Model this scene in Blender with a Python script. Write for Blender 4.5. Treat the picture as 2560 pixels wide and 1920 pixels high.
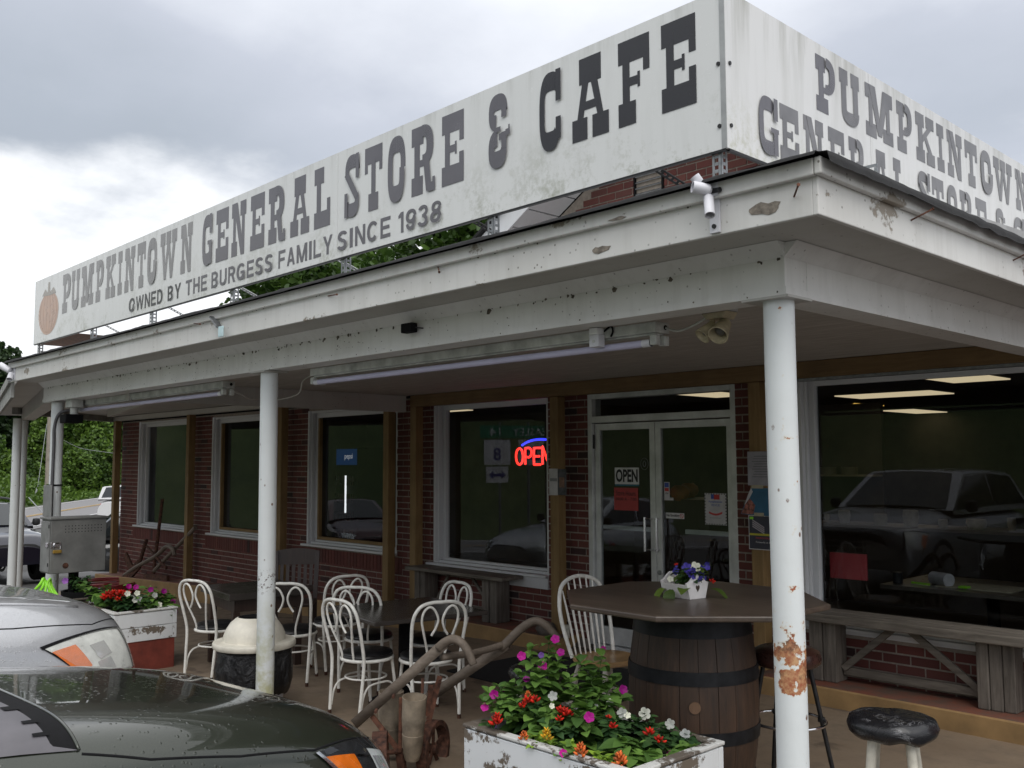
import bpy, bmesh, math, random
from mathutils import Vector, Matrix, noise
random.seed(7)
R = math.radians
scene = bpy.context.scene
col = scene.collection
for o in list(bpy.data.objects):
    bpy.data.objects.remove(o)

# ------------------------------------------------------------------ camera
CAM = Vector((2.051, -3.470, 1.82))
CR = Vector((0.68895, 0.72480, -0.00428)); CF = Vector((-0.72247, 0.68652, 0.08204))
CR = (CR - CF * CR.dot(CF)).normalized(); CU = CR.cross(CF)
FPX = 2378.2
cd = bpy.data.cameras.new('camera'); cam = bpy.data.objects.new('camera', cd); col.objects.link(cam)
cd.sensor_width = 36; cd.lens = 36 * FPX / 2560; cd.clip_start = .05; cd.clip_end = 3000
cam.matrix_world = Matrix(((CR.x, CU.x, -CF.x, CAM.x), (CR.y, CU.y, -CF.y, CAM.y), (CR.z, CU.z, -CF.z, CAM.z), (0, 0, 0, 1)))
scene.camera = cam

def ray(x, y): return CF + CR * ((x - 1280) / FPX) - CU * ((y - 960) / FPX)
def at(x, y, d): return CAM + ray(x, y) * d                 # a survey point: photo pixel at a known depth
def onz(x, y, z): r = ray(x, y); return CAM + r * ((z - CAM.z) / r.z)
def ony(x, y, Y): r = ray(x, y); return CAM + r * ((Y - CAM.y) / r.y)

# ------------------------------------------------------------------ sky, sun, exposure
W = bpy.data.worlds.new('World'); scene.world = W; W.use_nodes = True
nt = W.node_tree; nt.nodes.clear()
SUN_EL, SUN_AZ = R(50), R(118)          # azimuth measured clockwise from +Y
def N(t, **k):
    n = nt.nodes.new(t)
    for a, b in k.items(): setattr(n, a, b)
    return n
def math_(op, a, b=None, clamp=False):
    n = N('ShaderNodeMath', operation=op, use_clamp=clamp)
    for i, v in enumerate((a, b)):
        if v is None: continue
        if isinstance(v, (int, float)): n.inputs[i].default_value = v
        else: nt.links.new(v, n.inputs[i])
    return n.outputs[0]
sky = N('ShaderNodeTexSky', sky_type='NISHITA'); sky.sun_disc = False
sky.sun_elevation = SUN_EL; sky.sun_rotation = SUN_AZ
bg1 = N('ShaderNodeBackground'); bg1.inputs[1].default_value = .07
nt.links.new(sky.outputs[0], bg1.inputs[0])
tc = N('ShaderNodeTexCoord'); sep = N('ShaderNodeSeparateXYZ'); nt.links.new(tc.outputs['Generated'], sep.inputs[0])
zc = math_('MAXIMUM', sep.outputs[2], 0.0)
den = math_('ADD', zc, .22)
comb = N('ShaderNodeCombineXYZ')
nt.links.new(math_('DIVIDE', sep.outputs[0], den), comb.inputs[0]); nt.links.new(math_('DIVIDE', sep.outputs[1], den), comb.inputs[1])
def noise_(scale, detail, rough=.5, off=(0, 0, 0)):
    m = N('ShaderNodeMapping'); m.inputs['Location'].default_value = off
    nt.links.new(comb.outputs[0], m.inputs[0])
    n = N('ShaderNodeTexNoise'); n.inputs['Scale'].default_value = scale; n.inputs['Detail'].default_value = detail; n.inputs['Roughness'].default_value = rough
    nt.links.new(m.outputs[0], n.inputs['Vector']); return n.outputs[0]
n1 = noise_(.75, 3, .45, (3.1, 1.7, 0)); n2 = noise_(2.6, 6, .55, (0, 4.2, 0))
# cloud brightness: grey rolls below a paler, higher layer
lum = math_('ADD', math_('MULTIPLY', n1, .95), math_('MULTIPLY', n2, .22))
rise = N('ShaderNodeMapRange'); rise.inputs['From Min'].default_value = .3; rise.inputs['From Max'].default_value = 1.; rise.inputs['To Min'].default_value = 0; rise.inputs['To Max'].default_value = 1.0
nt.links.new(zc, rise.inputs[0])
lum = math_('ADD', math_('ADD', lum, -.035), rise.outputs[0])
# clear bright band under the cloud base
base = N('ShaderNodeMapRange', interpolation_type='SMOOTHSTEP'); base.inputs['From Min'].default_value = .30; base.inputs['From Max'].default_value = .215
base.inputs['To Min'].default_value = 0; base.inputs['To Max'].default_value = 1
nt.links.new(math_('ADD', zc, math_('MULTIPLY', math_('SUBTRACT', math_('ADD', math_('MULTIPLY', n2, .7), math_('MULTIPLY', n1, .3)), .5), .30)), base.inputs[0])
ramp = N('ShaderNodeValToRGB'); cr = ramp.color_ramp
cr.elements[0].position = .0; cr.elements[0].color = (.30, .345, .40, 1)
cr.elements[1].position = 1.; cr.elements[1].color = (1.5, 1.52, 1.56, 1)
e = cr.elements.new(.45); e.color = (.475, .525, .60, 1)
e = cr.elements.new(.62); e.color = (.62, .66, .75, 1)
nt.links.new(lum, ramp.inputs[0])
mx = N('ShaderNodeMix', data_type='RGBA'); mx.inputs[7].default_value = (1.12, 1.14, 1.17, 1)
nt.links.new(base.outputs[0], mx.inputs[0]); nt.links.new(ramp.outputs[0], mx.inputs[6])
bg2 = N('ShaderNodeBackground'); bg2.inputs[1].default_value = 1.0; nt.links.new(mx.outputs[2], bg2.inputs[0])
ms = N('ShaderNodeMixShader'); ms.inputs[0].default_value = .94
nt.links.new(bg1.outputs[0], ms.inputs[1]); nt.links.new(bg2.outputs[0], ms.inputs[2])
out = N('ShaderNodeOutputWorld'); nt.links.new(ms.outputs[0], out.inputs[0])

sd = bpy.data.lights.new('sun', 'SUN'); sun = bpy.data.objects.new('sun', sd); col.objects.link(sun)
sd.energy = 1.5; sd.angle = R(45); sd.color = (1, .97, .92)
sv = Vector((math.sin(SUN_AZ) * math.cos(SUN_EL), math.cos(SUN_AZ) * math.cos(SUN_EL), math.sin(SUN_EL)))
sun.rotation_euler = sv.to_track_quat('Z', 'Y').to_euler()
vs = scene.view_settings
vs.view_transform = 'Standard'; vs.look = 'None'; vs.gamma = 1; vs.use_curve_mapping = False; vs.exposure = 0.08
scene.cycles.max_bounces = 6; scene.cycles.transparent_max_bounces = 12

# ------------------------------------------------------------------ materials
class NB:                                  # small node-building helper
    def __init__(s, name):
        s.m = bpy.data.materials.new(name); s.m.use_nodes = True
        s.t = s.m.node_tree; s.p = s.t.nodes['Principled BSDF']; s.out = s.t.nodes['Material Output']
    def n(s, t, **k):
        n = s.t.nodes.new(t)
        for a, b in k.items(): setattr(n, a, b)
        return n
    def l(s, a, b): s.t.links.new(a, b)
    def co(s, kind='Object', scale=(1, 1, 1), loc=(0, 0, 0)):
        tc = s.n('ShaderNodeTexCoord'); m = s.n('ShaderNodeMapping')
        m.inputs['Scale'].default_value = scale; m.inputs['Location'].default_value = loc
        s.l(tc.outputs[kind], m.inputs[0]); return m.outputs[0]
    def noise(s, vec, scale, detail=4, rough=.5, dist=0):
        n = s.n('ShaderNodeTexNoise'); n.inputs['Scale'].default_value = scale; n.inputs['Detail'].default_value = detail
        n.inputs['Roughness'].default_value = rough; n.inputs['Distortion'].default_value = dist
        s.l(vec, n.inputs['Vector']); return n.outputs[0]
    def voro(s, vec, scale, feature='F1'):
        n = s.n('ShaderNodeTexVoronoi', feature=feature); n.inputs['Scale'].default_value = scale; s.l(vec, n.inputs['Vector']); return n
    def mp(s, v, a, b, c=0, d=1, smooth=False):
        n = s.n('ShaderNodeMapRange', interpolation_type='SMOOTHSTEP' if smooth else 'LINEAR')
        for i, x in zip((1, 2, 3, 4), (a, b, c, d)): n.inputs[i].default_value = x
        s.l(v, n.inputs[0]); return n.outputs[0]
    def mth(s, op, a, b=None):
        n = s.n('ShaderNodeMath', operation=op)
        for i, v in enumerate((a, b)):
            if v is None: continue
            if isinstance(v, (int, float)): n.inputs[i].default_value = v
            else: s.l(v, n.inputs[i])
        return n.outputs[0]
    def mix(s, f, a, b, blend='MIX'):
        n = s.n('ShaderNodeMix', data_type='RGBA', blend_type=blend)
        for i, v in ((0, f), (6, a), (7, b)):
            if isinstance(v, (int, float)): n.inputs[i].default_value = v
            elif isinstance(v, (tuple, list)): n.inputs[i].default_value = (*v, 1)
            else: s.l(v, n.inputs[i])
        return n.outputs[2]
    def set(s, color=None, rough=None, metal=None, bump=None, bd=.02, bs=.5, spec=None, coat=None):
        def put(k, v):
            if v is None: return
            if isinstance(v, (int, float)): s.p.inputs[k].default_value = v
            elif isinstance(v, (tuple, list)): s.p.inputs[k].default_value = (*v, 1)
            else: s.l(v, s.p.inputs[k])
        put('Base Color', color); put('Roughness', rough); put('Metallic', metal); put('Specular IOR Level', spec); put('Coat Weight', coat)
        if bump is not None:
            b = s.n('ShaderNodeBump'); b.inputs['Distance'].default_value = bd; b.inputs['Strength'].default_value = bs
            s.l(bump, b.inputs['Height']); s.l(b.outputs[0], s.p.inputs['Normal'])
        return s.m

def plain(name, c, rough=.5, metal=0, var=.12, scale=8, spec=None, bump=0):
    b = NB(name); v = b.noise(b.co(), scale, 5, .6)
    d = tuple(x * (1 - var * 2) for x in c); e = tuple(min(1, x * (1 + var)) for x in c)
    cc = b.mix(b.mp(v, .3, .7), d, e)
    return b.set(cc, b.mp(v, .2, .8, max(.02, rough - .06), min(1, rough + .08)), metal, bump=v if bump else None, bd=bump or .01, spec=spec)

def emis(name, c, s):
    b = NB(name); b.p.inputs['Base Color'].default_value = (*c, 1); b.p.inputs['Emission Color'].default_value = (*c, 1); b.p.inputs['Emission Strength'].default_value = s
    return b.m

def wood(name, c1, c2, axis='x', rough=.7, scale=1., bump=.004):
    b = NB(name); sc = {'x': (1.2, 14, 14), 'y': (14, 1.2, 14), 'z': (14, 14, 1.2)}[axis]
    v = b.co(scale=tuple(k * scale for k in sc)); g = b.noise(v, 2.2, 8, .65, .6); k = b.noise(b.co(), 3, 4)
    cc = b.mix(b.mp(g, .32, .7), c1, c2); cc = b.mix(b.mp(k, .45, .75, 0, .5), cc, tuple(x * .55 for x in c1))
    return b.set(cc, rough, bump=g, bd=bump, bs=.7)

def old_paint(name, white=(.66, .67, .655), under=(.30, .26, .21), peel=.70, dirt=.30, grey=(.35, .33, .29), rough=.55, speck=.6):
    b = NB(name); v = b.co(); big = b.noise(v, 1.3, 5, .6); fine = b.noise(v, 34, 6, .7); str_ = b.noise(b.co(scale=(9, 9, .8)), 1.6, 6, .6)
    c = b.mix(b.mp(big, .35, .75, 0, dirt), white, grey)
    c = b.mix(b.mp(str_, .5, .8, 0, dirt * .8), c, grey)
    vo = b.voro(v, 22); sp = b.mth('MULTIPLY', b.mp(vo.outputs['Distance'], .07, .14, 1, 0), b.mp(big, .42, .62))
    c = b.mix(b.mth('MULTIPLY', sp, speck), c, (.10, .085, .06))
    pm = b.mp(b.mth('ADD', b.mth('MULTIPLY', b.noise(b.co(scale=(1, 1, 2.2)), 2.6, 3, .5), .7), b.mth('MULTIPLY', fine, .3)), peel - .012, peel + .012)
    c = b.mix(pm, c, under)
    return b.set(c, rough, bump=b.mth('SUBTRACT', b.mth('MULTIPLY', fine, .25), pm), bd=.003, bs=.6)

M = {}
M['white'] = old_paint('painted_trim_white', white=(.745, .74, .715), peel=.622, dirt=.34, speck=.8)
M['beam'] = old_paint('painted_beam_white', white=(.745, .74, .715), peel=.69, dirt=.36, speck=.9)
M['white_clean'] = old_paint('window_trim_white', white=(.62, .63, .65), peel=.8, dirt=.14, speck=.2)
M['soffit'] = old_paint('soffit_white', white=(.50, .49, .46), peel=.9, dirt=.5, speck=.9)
M['planter'] = old_paint('flaking_planter_paint', white=(.74, .76, .77), under=(.16, .13, .10), peel=.548, dirt=.12, speck=.3)
M['oldwood'] = wood('weathered_grey_wood', (.075, .062, .05), (.20, .175, .145), 'x')
M['oldwood_z'] = wood('weathered_grey_wood_upright', (.07, .058, .048), (.19, .165, .14), 'z')
M['post'] = wood('treated_pine_post', (.19, .115, .042), (.27, .175, .075), 'z')
M['header'] = wood('treated_pine_header', (.15, .088, .034), (.22, .14, .06), 'x')
M['table'] = wood('dark_stained_table_wood', (.050, .036, .028), (.095, .070, .052), 'x', rough=.36, scale=.6, bump=.001)
M['bistro'] = plain('dark_laminate', (.045, .038, .034), .22, var=.15, scale=5)
M['barrel'] = wood('barrel_oak', (.024, .014, .009), (.064, .033, .018), 'z', rough=.55)
M['hoop'] = plain('blackened_iron_hoop', (.018, .019, .022), .5, .6, .3, 14)
M['seatwood'] = wood('honey_chair_seat', (.33, .19, .08), (.46, .29, .14), 'x', rough=.3, scale=.6)
M['chairwhite'] = plain('cream_enamel', (.82, .805, .75), .38, 0, .10, 20)
M['stoolleg'] = plain('cream_painted_leg', (.55, .52, .44), .5, 0, .15, 16)
M['vinyl'] = plain('black_vinyl', (.012, .012, .013), .32, 0, .3, 40)
M['brownvinyl'] = plain('oxblood_vinyl', (.045, .018, .014), .28, 0, .3, 20)
M['blackmetal'] = plain('black_metal', (.02, .02, .022), .45, .3, .3, 20)
M['chrome'] = plain('chrome', (.75, .75, .77), .12, 1, .05, 10)
M['steel'] = plain('galvanised_steel', (.30, .31, .32), .42, .8, .18, 22)
M['rust'] = plain('rusty_iron', (.105, .045, .028), .85, .2, .45, 26, bump=.004)
M['redrust'] = plain('bright_rusty_iron', (.135, .055, .032), .85, .1, .4, 26, bump=.004)
M['hopper'] = plain('rust_stained_zinc', (.31, .255, .19), .62, .3, .35, 7)
M['handle'] = wood('old_plough_handle', (.10, .077, .058), (.20, .16, .125), 'x', scale=.7)
M['darkbrown'] = wood('dark_brown_chair_wood', (.030, .016, .012), (.05, .028, .02), 'z', rough=.4)
M['black'] = plain('matt_black', (.008, .008, .009), .8, 0, .2, 20, spec=.15)
M['rubber'] = plain('tyre_rubber', (.018, .018, .018), .85, 0, .2, 30)
M['ebox'] = plain('grey_metal_cabinet', (.215, .215, .205), .5, .35, .16, 5)
M['ebox2'] = plain('grey_metal_cabinet_door', (.27, .27, .265), .5, .3, .16, 7)
M['brass'] = plain('yellow_brass', (.45, .28, .06), .4, .6, .1)
M['hosered'] = plain('red_rubber_hose', (.22, .018, .02), .38, 0, .15)
M['lime'] = plain('lime_plastic', (.28, .72, .03), .35, 0, .1)
M['redbase'] = plain('red_oxide_paint', (.20, .040, .026), .6, 0, .18, 9)
M['soil'] = plain('potting_soil', (.022, .014, .011), .95, 0, .6, 60, bump=.02)
M['bagblack'] = NB('black_bin_bag'); _b = M['bagblack']; _v = _b.noise(_b.co(scale=(1, 1, .5)), 14, 6, .65, 1.2)
M['bagblack'] = _b.set((.008, .008, .010), .22, bump=_v, bd=.05, bs=.9)
M['domewhite'] = plain('cream_dome_plastic', (.72, .68, .58), .42, 0, .10, 7)
M['roofing'] = plain('black_roof_felt', (.014, .014, .015), .9, 0, .4, 12, bump=.01)
M['tan'] = plain('tan_masonry_paint', (.30, .185, .078), .75, 0, .16, 4, bump=.004)
M['alu'] = plain('aluminium_door_frame', (.64, .65, .65), .42, .35, .12, 5)
M['tube'] = plain('unlit_fluorescent_tube', (.56, .54, .72), .18, 0, .05, 3)
M['fixture'] = plain('dirty_white_enamel', (.55, .56, .53), .45, 0, .2, 9)
M['yellowed'] = plain('yellowed_plastic', (.52, .45, .30), .5, 0, .2, 20)
M['plasticwhite'] = plain('white_plastic', (.66, .66, .70), .35, 0, .06, 10)
M['rockgrey'] = plain('grey_stone', (.12, .10, .085), .9, 0, .3, 10, bump=.02)
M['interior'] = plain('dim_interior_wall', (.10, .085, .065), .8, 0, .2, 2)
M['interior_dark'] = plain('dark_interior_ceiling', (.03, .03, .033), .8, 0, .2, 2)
M['panel_light'] = emis('lit_ceiling_panel', (1., .80, .50), .78)
M['panel_amber'] = emis('lit_amber_panel', (1., .58, .12), .95)
M['neonred'] = emis('red_neon', (1., .03, .02), 3.2)
M['neonblue'] = emis('blue_neon', (.03, .04, 1.), 3.0)
M['lamp_white'] = emis('lit_case_tube', (1, 1, 1), 1.3)
M['paper'] = plain('notice_paper', (.55, .54, .56), .7, 0, .1, 10)
M['papercream'] = plain('cream_paper', (.42, .38, .28), .7, 0, .15, 10)
M['ink'] = plain('black_ink', (.02, .02, .025), .6)
M['redpaper'] = plain('red_poster_paper', (.42, .060, .060), .6, 0, .08, 4)
M['brightred'] = plain('red_board', (.55, .06, .07), .5, 0, .06, 4)
M['blueink'] = plain('blue_print', (.05, .10, .42), .6)
M['redink'] = plain('red_print', (.52, .05, .05), .6)
M['signgreen'] = plain('road_sign_green', (.02, .20, .10), .4)
M['signwhite'] = plain('road_sign_white', (.70, .70, .72), .4)
M['signblue'] = plain('road_sign_blue', (.02, .03, .22), .4)
M['concretegrey'] = plain('grey_concrete_beam', (.30, .30, .28), .8, 0, .2, 6)
M['pole'] = wood('utility_pole_wood', (.20, .17, .14), (.34, .30, .26), 'z')
M['bark'] = wood('tree_bark', (.05, .04, .03), (.12, .095, .07), 'z')
M['mat'] = plain('black_rubber_mat', (.010, .010, .011), .95, 0, .3, 40)
M['pumpkin'] = plain('pumpkin_skin', (.55, .18, .02), .5, 0, .2, 6)
M['clearlens'] = None

b = NB('porch_floor_concrete'); v = b.co()
big = b.noise(v, .8, 6, .6); mid = b.noise(v, 4.5, 6, .65); st = b.noise(b.co(scale=(1, 2.2, 1)), 1.6, 3, .5, .5)
c = b.mix(b.mp(big, .35, .7), (.18, .133, .092), (.245, .188, .133)); c = b.mix(b.mp(mid, .5, .75, 0, .6), c, (.10, .074, .052))
c = b.mix(b.mp(b.mth('ADD', st, b.mth('MULTIPLY', mid, .25)), .74, .80, 0, .55), c, (.06, .042, .03))
M['floor'] = b.set(c, b.mp(mid, .3, .7, .5, .85), bump=mid, bd=.006, bs=.4)

b = NB('worn_red_ledge_paint'); v = b.co(); k = b.noise(v, 3.5, 7, .7)
M['ledge'] = b.set(b.mix(b.mp(k, .42, .6), (.20, .065, .038), (.115, .075, .055)), .8, bump=k, bd=.004)

b = NB('asphalt'); v = b.co(); k = b.noise(v, 60, 3, .7); kk = b.noise(v, .5, 4)
M['asphalt'] = b.set(b.mix(b.mp(k, .3, .7), (.038, .037, .036), (.075, .072, .070)), b.mp(kk, .4, .6, .55, .85), bump=k, bd=.004)
b = NB('sun_bleached_road'); v = b.co(); k = b.noise(v, 40, 3, .7)
M['road'] = b.set(b.mix(b.mp(k, .3, .7), (.15, .145, .15), (.20, .195, .195)), .85)
M['roadyellow'] = plain('yellow_road_line', (.50, .33, .12), .7)
M['roadwhite'] = plain('white_road_line', (.62, .62, .62), .7)
b = NB('rough_grass'); v = b.co(); k = b.noise(v, .35, 6, .65); f = b.noise(v, 9, 4, .7)
c = b.mix(b.mp(k, .35, .65), (.032, .056, .014), (.058, .082, .021)); c = b.mix(b.mp(f, .55, .8, 0, .5), c, (.11, .11, .04))
M['grass'] = b.set(c, .95, bump=f, bd=.06)

# bricks: colour differs brick by brick
b = NB('red_brick'); oi = b.n('ShaderNodeObjectInfo'); ge = b.n('ShaderNodeNewGeometry')
rr = b.mth('FRACT', b.mth('ADD', oi.outputs['Random'], ge.outputs['Random Per Island']))
rp = b.n('ShaderNodeValToRGB'); e = rp.color_ramp.elements
e[0].position = 0; e[0].color = (.115, .032, .026, 1); e[1].position = 1; e[1].color = (.030, .020, .020, 1)
for p_, c_ in ((.3, (.145, .042, .034, 1)), (.6, (.100, .030, .026, 1)), (.9, (.165, .055, .042, 1)), (.955, (.07, .03, .028, 1))):
    x = rp.color_ramp.elements.new(p_); x.color = c_
b.l(rr, rp.inputs[0]); k = b.noise(b.co(), 40, 5, .7)
M['brick'] = b.set(b.mix(b.mp(k, .4, .8, 0, .45), rp.outputs[0], (.055, .02, .018)), .85, bump=k, bd=.003)
M['mortar'] = plain('mortar', (.31, .265, .225), .95, 0, .15, 20, bump=.004)

# sign sheet: glossy white with grime running down and mildew along the foot
b = NB('sign_sheet_white'); v = b.co(); st = b.noise(b.co(scale=(7, 7, .7)), 1.5, 6, .65); g = b.noise(v, 2.2, 6, .7); fine = b.noise(v, 26, 5, .75)
sp_ = b.n('ShaderNodeSeparateXYZ'); b.l(b.co(), sp_.inputs[0])
foot = b.mp(sp_.outputs[2], .42, .02); top = b.mp(sp_.outputs[2], .62, .75)
c = b.mix(b.mth('MULTIPLY', b.mp(st, .48, .75), b.mth('ADD', b.mth('MULTIPLY', top, .35), .10)), (.70, .71, .70), (.22, .22, .18))
c = b.mix(b.mth('MULTIPLY', b.mth('MULTIPLY', b.mp(b.mth('ADD', b.mth('MULTIPLY', g, .6), b.mth('MULTIPLY', fine, .4)), .50, .66), foot), .75), c, (.20, .21, .12))
M['signface'] = b.set(c, b.mp(fine, .3, .7, .16, .30), bump=g, bd=.004, bs=.15)
b = NB('sign_sheet_side'); st = b.noise(b.co(scale=(6, 6, .55)), 1.6, 6, .65); fine = b.noise(b.co(), 26, 5, .75)
sp_ = b.n('ShaderNodeSeparateXYZ'); b.l(b.co(), sp_.inputs[0]); top = b.mp(sp_.outputs[2], .45, .75)
c = b.mix(b.mth('MULTIPLY', b.mp(st, .45, .72), b.mth('ADD', b.mth('MULTIPLY', top, .5), .22)), (.66, .66, .655), (.24, .24, .19))
c = b.mix(b.mth('MULTIPLY', b.mp(fine, .45, .7), b.mp(sp_.outputs[2], .30, .0, 0, .6)), c, (.30, .30, .15))
M['signside'] = b.set(c, .3)
M['letter'] = plain('glare_greyed_black_vinyl', (.120, .116, .130), .22, 0, .08, 3)  # black lettering; sky reflection on the front sign painted in as grey
M['letter_black'] = plain('black_sign_vinyl', (.016, .016, .019), .22, 0, .08, 3)
M['letter_grey'] = plain('grey_sign_vinyl', (.16, .157, .165), .3, 0, .16, 5)
M['letter_pale'] = plain('glare_paled_black_vinyl', (.24, .236, .236), .26, 0, .12, 4)  # same black lettering, stronger painted-in sky reflection at the far end
M['faded_orange'] = plain('faded_orange_print', (.52, .34, .25), .28, 0, .12, 6)
M['faded_leaf'] = plain('faded_leaf_print', (.34, .31, .27), .28, 0, .15, 6)

# window glass: clear, with the mirror of the car park on it
def glass(name, tint=(.80, .82, .83), gain=.52):
    b = NB(name); b.t.nodes.remove(b.p)
    tr = b.n('ShaderNodeBsdfTransparent'); tr.inputs[0].default_value = (*tint, 1)
    gl = b.n('ShaderNodeBsdfGlossy'); gl.inputs['Roughness'].default_value = .0; gl.inputs[0].default_value = (.95, .97, 1, 1)
    fr = b.n('ShaderNodeFresnel'); gg = b.n('ShaderNodeNewGeometry'); b.l(b.mth('SUBTRACT', 1.5, b.mth('MULTIPLY', gg.outputs['Backfacing'], .8333)), fr.inputs[0])   # same mirror on both faces of the sheet
    mxs = b.n('ShaderNodeMixShader'); b.l(b.mth('MINIMUM', b.mth('MULTIPLY', fr.outputs[0], gain), 1.), mxs.inputs[0])
    b.l(tr.outputs[0], mxs.inputs[1]); b.l(gl.outputs[0], mxs.inputs[2]); b.l(mxs.outputs[0], b.out.inputs[0]); return b.m
M['glass'] = glass('window_glass')
M['lens'] = glass('clear_lens', (.90, .92, .94), 1.0)
b = NB('fogged_lens'); b.set((.62, .63, .58), .25, spec=.5); tr = b.n('ShaderNodeBsdfTransparent'); mxs = b.n('ShaderNodeMixShader'); mxs.inputs[0].default_value = .20; b.l(tr.outputs[0], mxs.inputs[1]); b.l(b.p.outputs[0], mxs.inputs[2]); b.l(mxs.outputs[0], b.out.inputs[0]); M['fogged_lens'] = b.m
M['carglass'] = plain('dark_car_glass', (.012, .016, .018), .04, 0, .05, 2, spec=.8)
M['amber'] = plain('amber_lens', (.75, .16, .01), .18, 0, .1, 20)
M['taillamp'] = plain('red_lamp_lens', (.38, .02, .02), .2, 0, .1, 20)
M['lampinner'] = plain('lamp_reflector', (.70, .71, .68), .3, .2, .12, 18)
M['lampbowl'] = plain('lamp_bowl', (.85, .85, .86), .12, .7, .05, 8)
M['carblack'] = plain('black_car_plastic', (.014, .014, .015), .55, 0, .25, 20)
M['cowl'] = plain('grey_cowl_plastic', (.10, .095, .105), .5, 0, .12, 6)

def carpaint(name, c, metal=.55, rough=.28, drops=0., drop_scale=60):
    b = NB(name); v = b.co(); k = b.noise(v, 300, 2, .5)
    cc = b.mix(b.mp(k, .3, .7), tuple(x * .85 for x in c), tuple(min(1, x * 1.12) for x in c))
    b.set(cc, rough, metal, coat=1.0); b.p.inputs['Coat Roughness'].default_value = .035
    if drops:
        w = b.n('ShaderNodeMapping'); vo = b.voro(v, drop_scale); big = b.noise(v, 5, 3)
        rd = b.n('ShaderNodeSeparateColor'); b.l(vo.outputs['Color'], rd.inputs[0])
        mask = b.mth('MULTIPLY', b.mp(vo.outputs['Distance'], .16, .34, 1, 0, True), b.mth('GREATER_THAN', rd.outputs[0], .55))
        mask = b.mth('MULTIPLY', mask, b.mp(big, .42, .58))
        bp = b.n('ShaderNodeBump'); bp.inputs['Distance'].default_value = .006; bp.inputs['Strength'].default_value = drops
        b.l(mask, bp.inputs['Height']); b.l(bp.outputs[0], b.p.inputs['Coat Normal']); b.l(bp.outputs[0], b.p.inputs['Normal'])
    return b.m
M['green_paint'] = carpaint('dark_green_metallic', (.026, .031, .021), .5, .3, .22, 55)
M['silver_paint'] = carpaint('silver_metallic_wet', (.42, .425, .44), .65, .34, .4, 90)
M['silver2'] = carpaint('silver_metallic', (.42, .43, .45), .7, .3)
M['navy_paint'] = carpaint('navy_metallic', (.012, .013, .024), .3, .3)
M['charcoal_paint'] = carpaint('charcoal_metallic', (.016, .018, .019), .3, .3)
M['white_paint'] = carpaint('white_gloss', (.72, .72, .73), 0, .3)
M['maroon_paint'] = carpaint('dark_maroon', (.05, .01, .012), .3, .3)

def leafmat(name, c, tr=.25, vein=True):
    b = NB(name); oi = b.n('ShaderNodeObjectInfo'); ge = b.n('ShaderNodeNewGeometry')
    rr = b.mth('FRACT', b.mth('ADD', oi.outputs['Random'], ge.outputs['Random Per Island']))
    hv = b.mix(b.mp(rr, 0, 1), tuple(x * .55 for x in c), (min(1, c[0] * 1.6), min(1, c[1] * 1.35), c[2] * 1.1))
    b.set(hv, .45, spec=.3)
    tl = b.n('ShaderNodeBsdfTranslucent'); b.l(hv, tl.inputs[0]); mxs = b.n('ShaderNodeMixShader'); mxs.inputs[0].default_value = tr
    b.l(b.p.outputs[0], mxs.inputs[1]); b.l(tl.outputs[0], mxs.inputs[2]); b.l(mxs.outputs[0], b.out.inputs[0]); return b.m
M['leaf'] = leafmat('petunia_leaf_green', (.105, .225, .055))
M['leaf_dark'] = leafmat('salvia_leaf_green', (.042, .105, .040))
M['leaf_lime'] = leafmat('celosia_leaf_lime', (.20, .36, .05))
M['tree1'] = leafmat('oak_leaf_mass', (.045, .100, .020))
M['tree2'] = leafmat('poplar_leaf_mass', (.075, .150, .028))
M['tree3'] = leafmat('cedar_leaf_mass', (.022, .048, .018))
M['petal_magenta'] = leafmat('magenta_petal', (.42, .010, .32), .3)
M['petal_violet'] = leafmat('violet_petal', (.26, .12, .52), .3)
M['petal_white'] = leafmat('white_petal', (.72, .74, .74), .3)
M['petal_red'] = leafmat('scarlet_petal', (.52, .022, .012), .2)
M['petal_orange'] = leafmat('orange_plume', (.62, .17, .05), .2)
M['petal_yellow'] = leafmat('yellow_plume', (.72, .42, .03), .2)
M['petal_blue'] = leafmat('blue_silk_petal', (.045, .04, .34), .2)
M['stem'] = plain('green_stem', (.07, .13, .03), .6)

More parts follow.
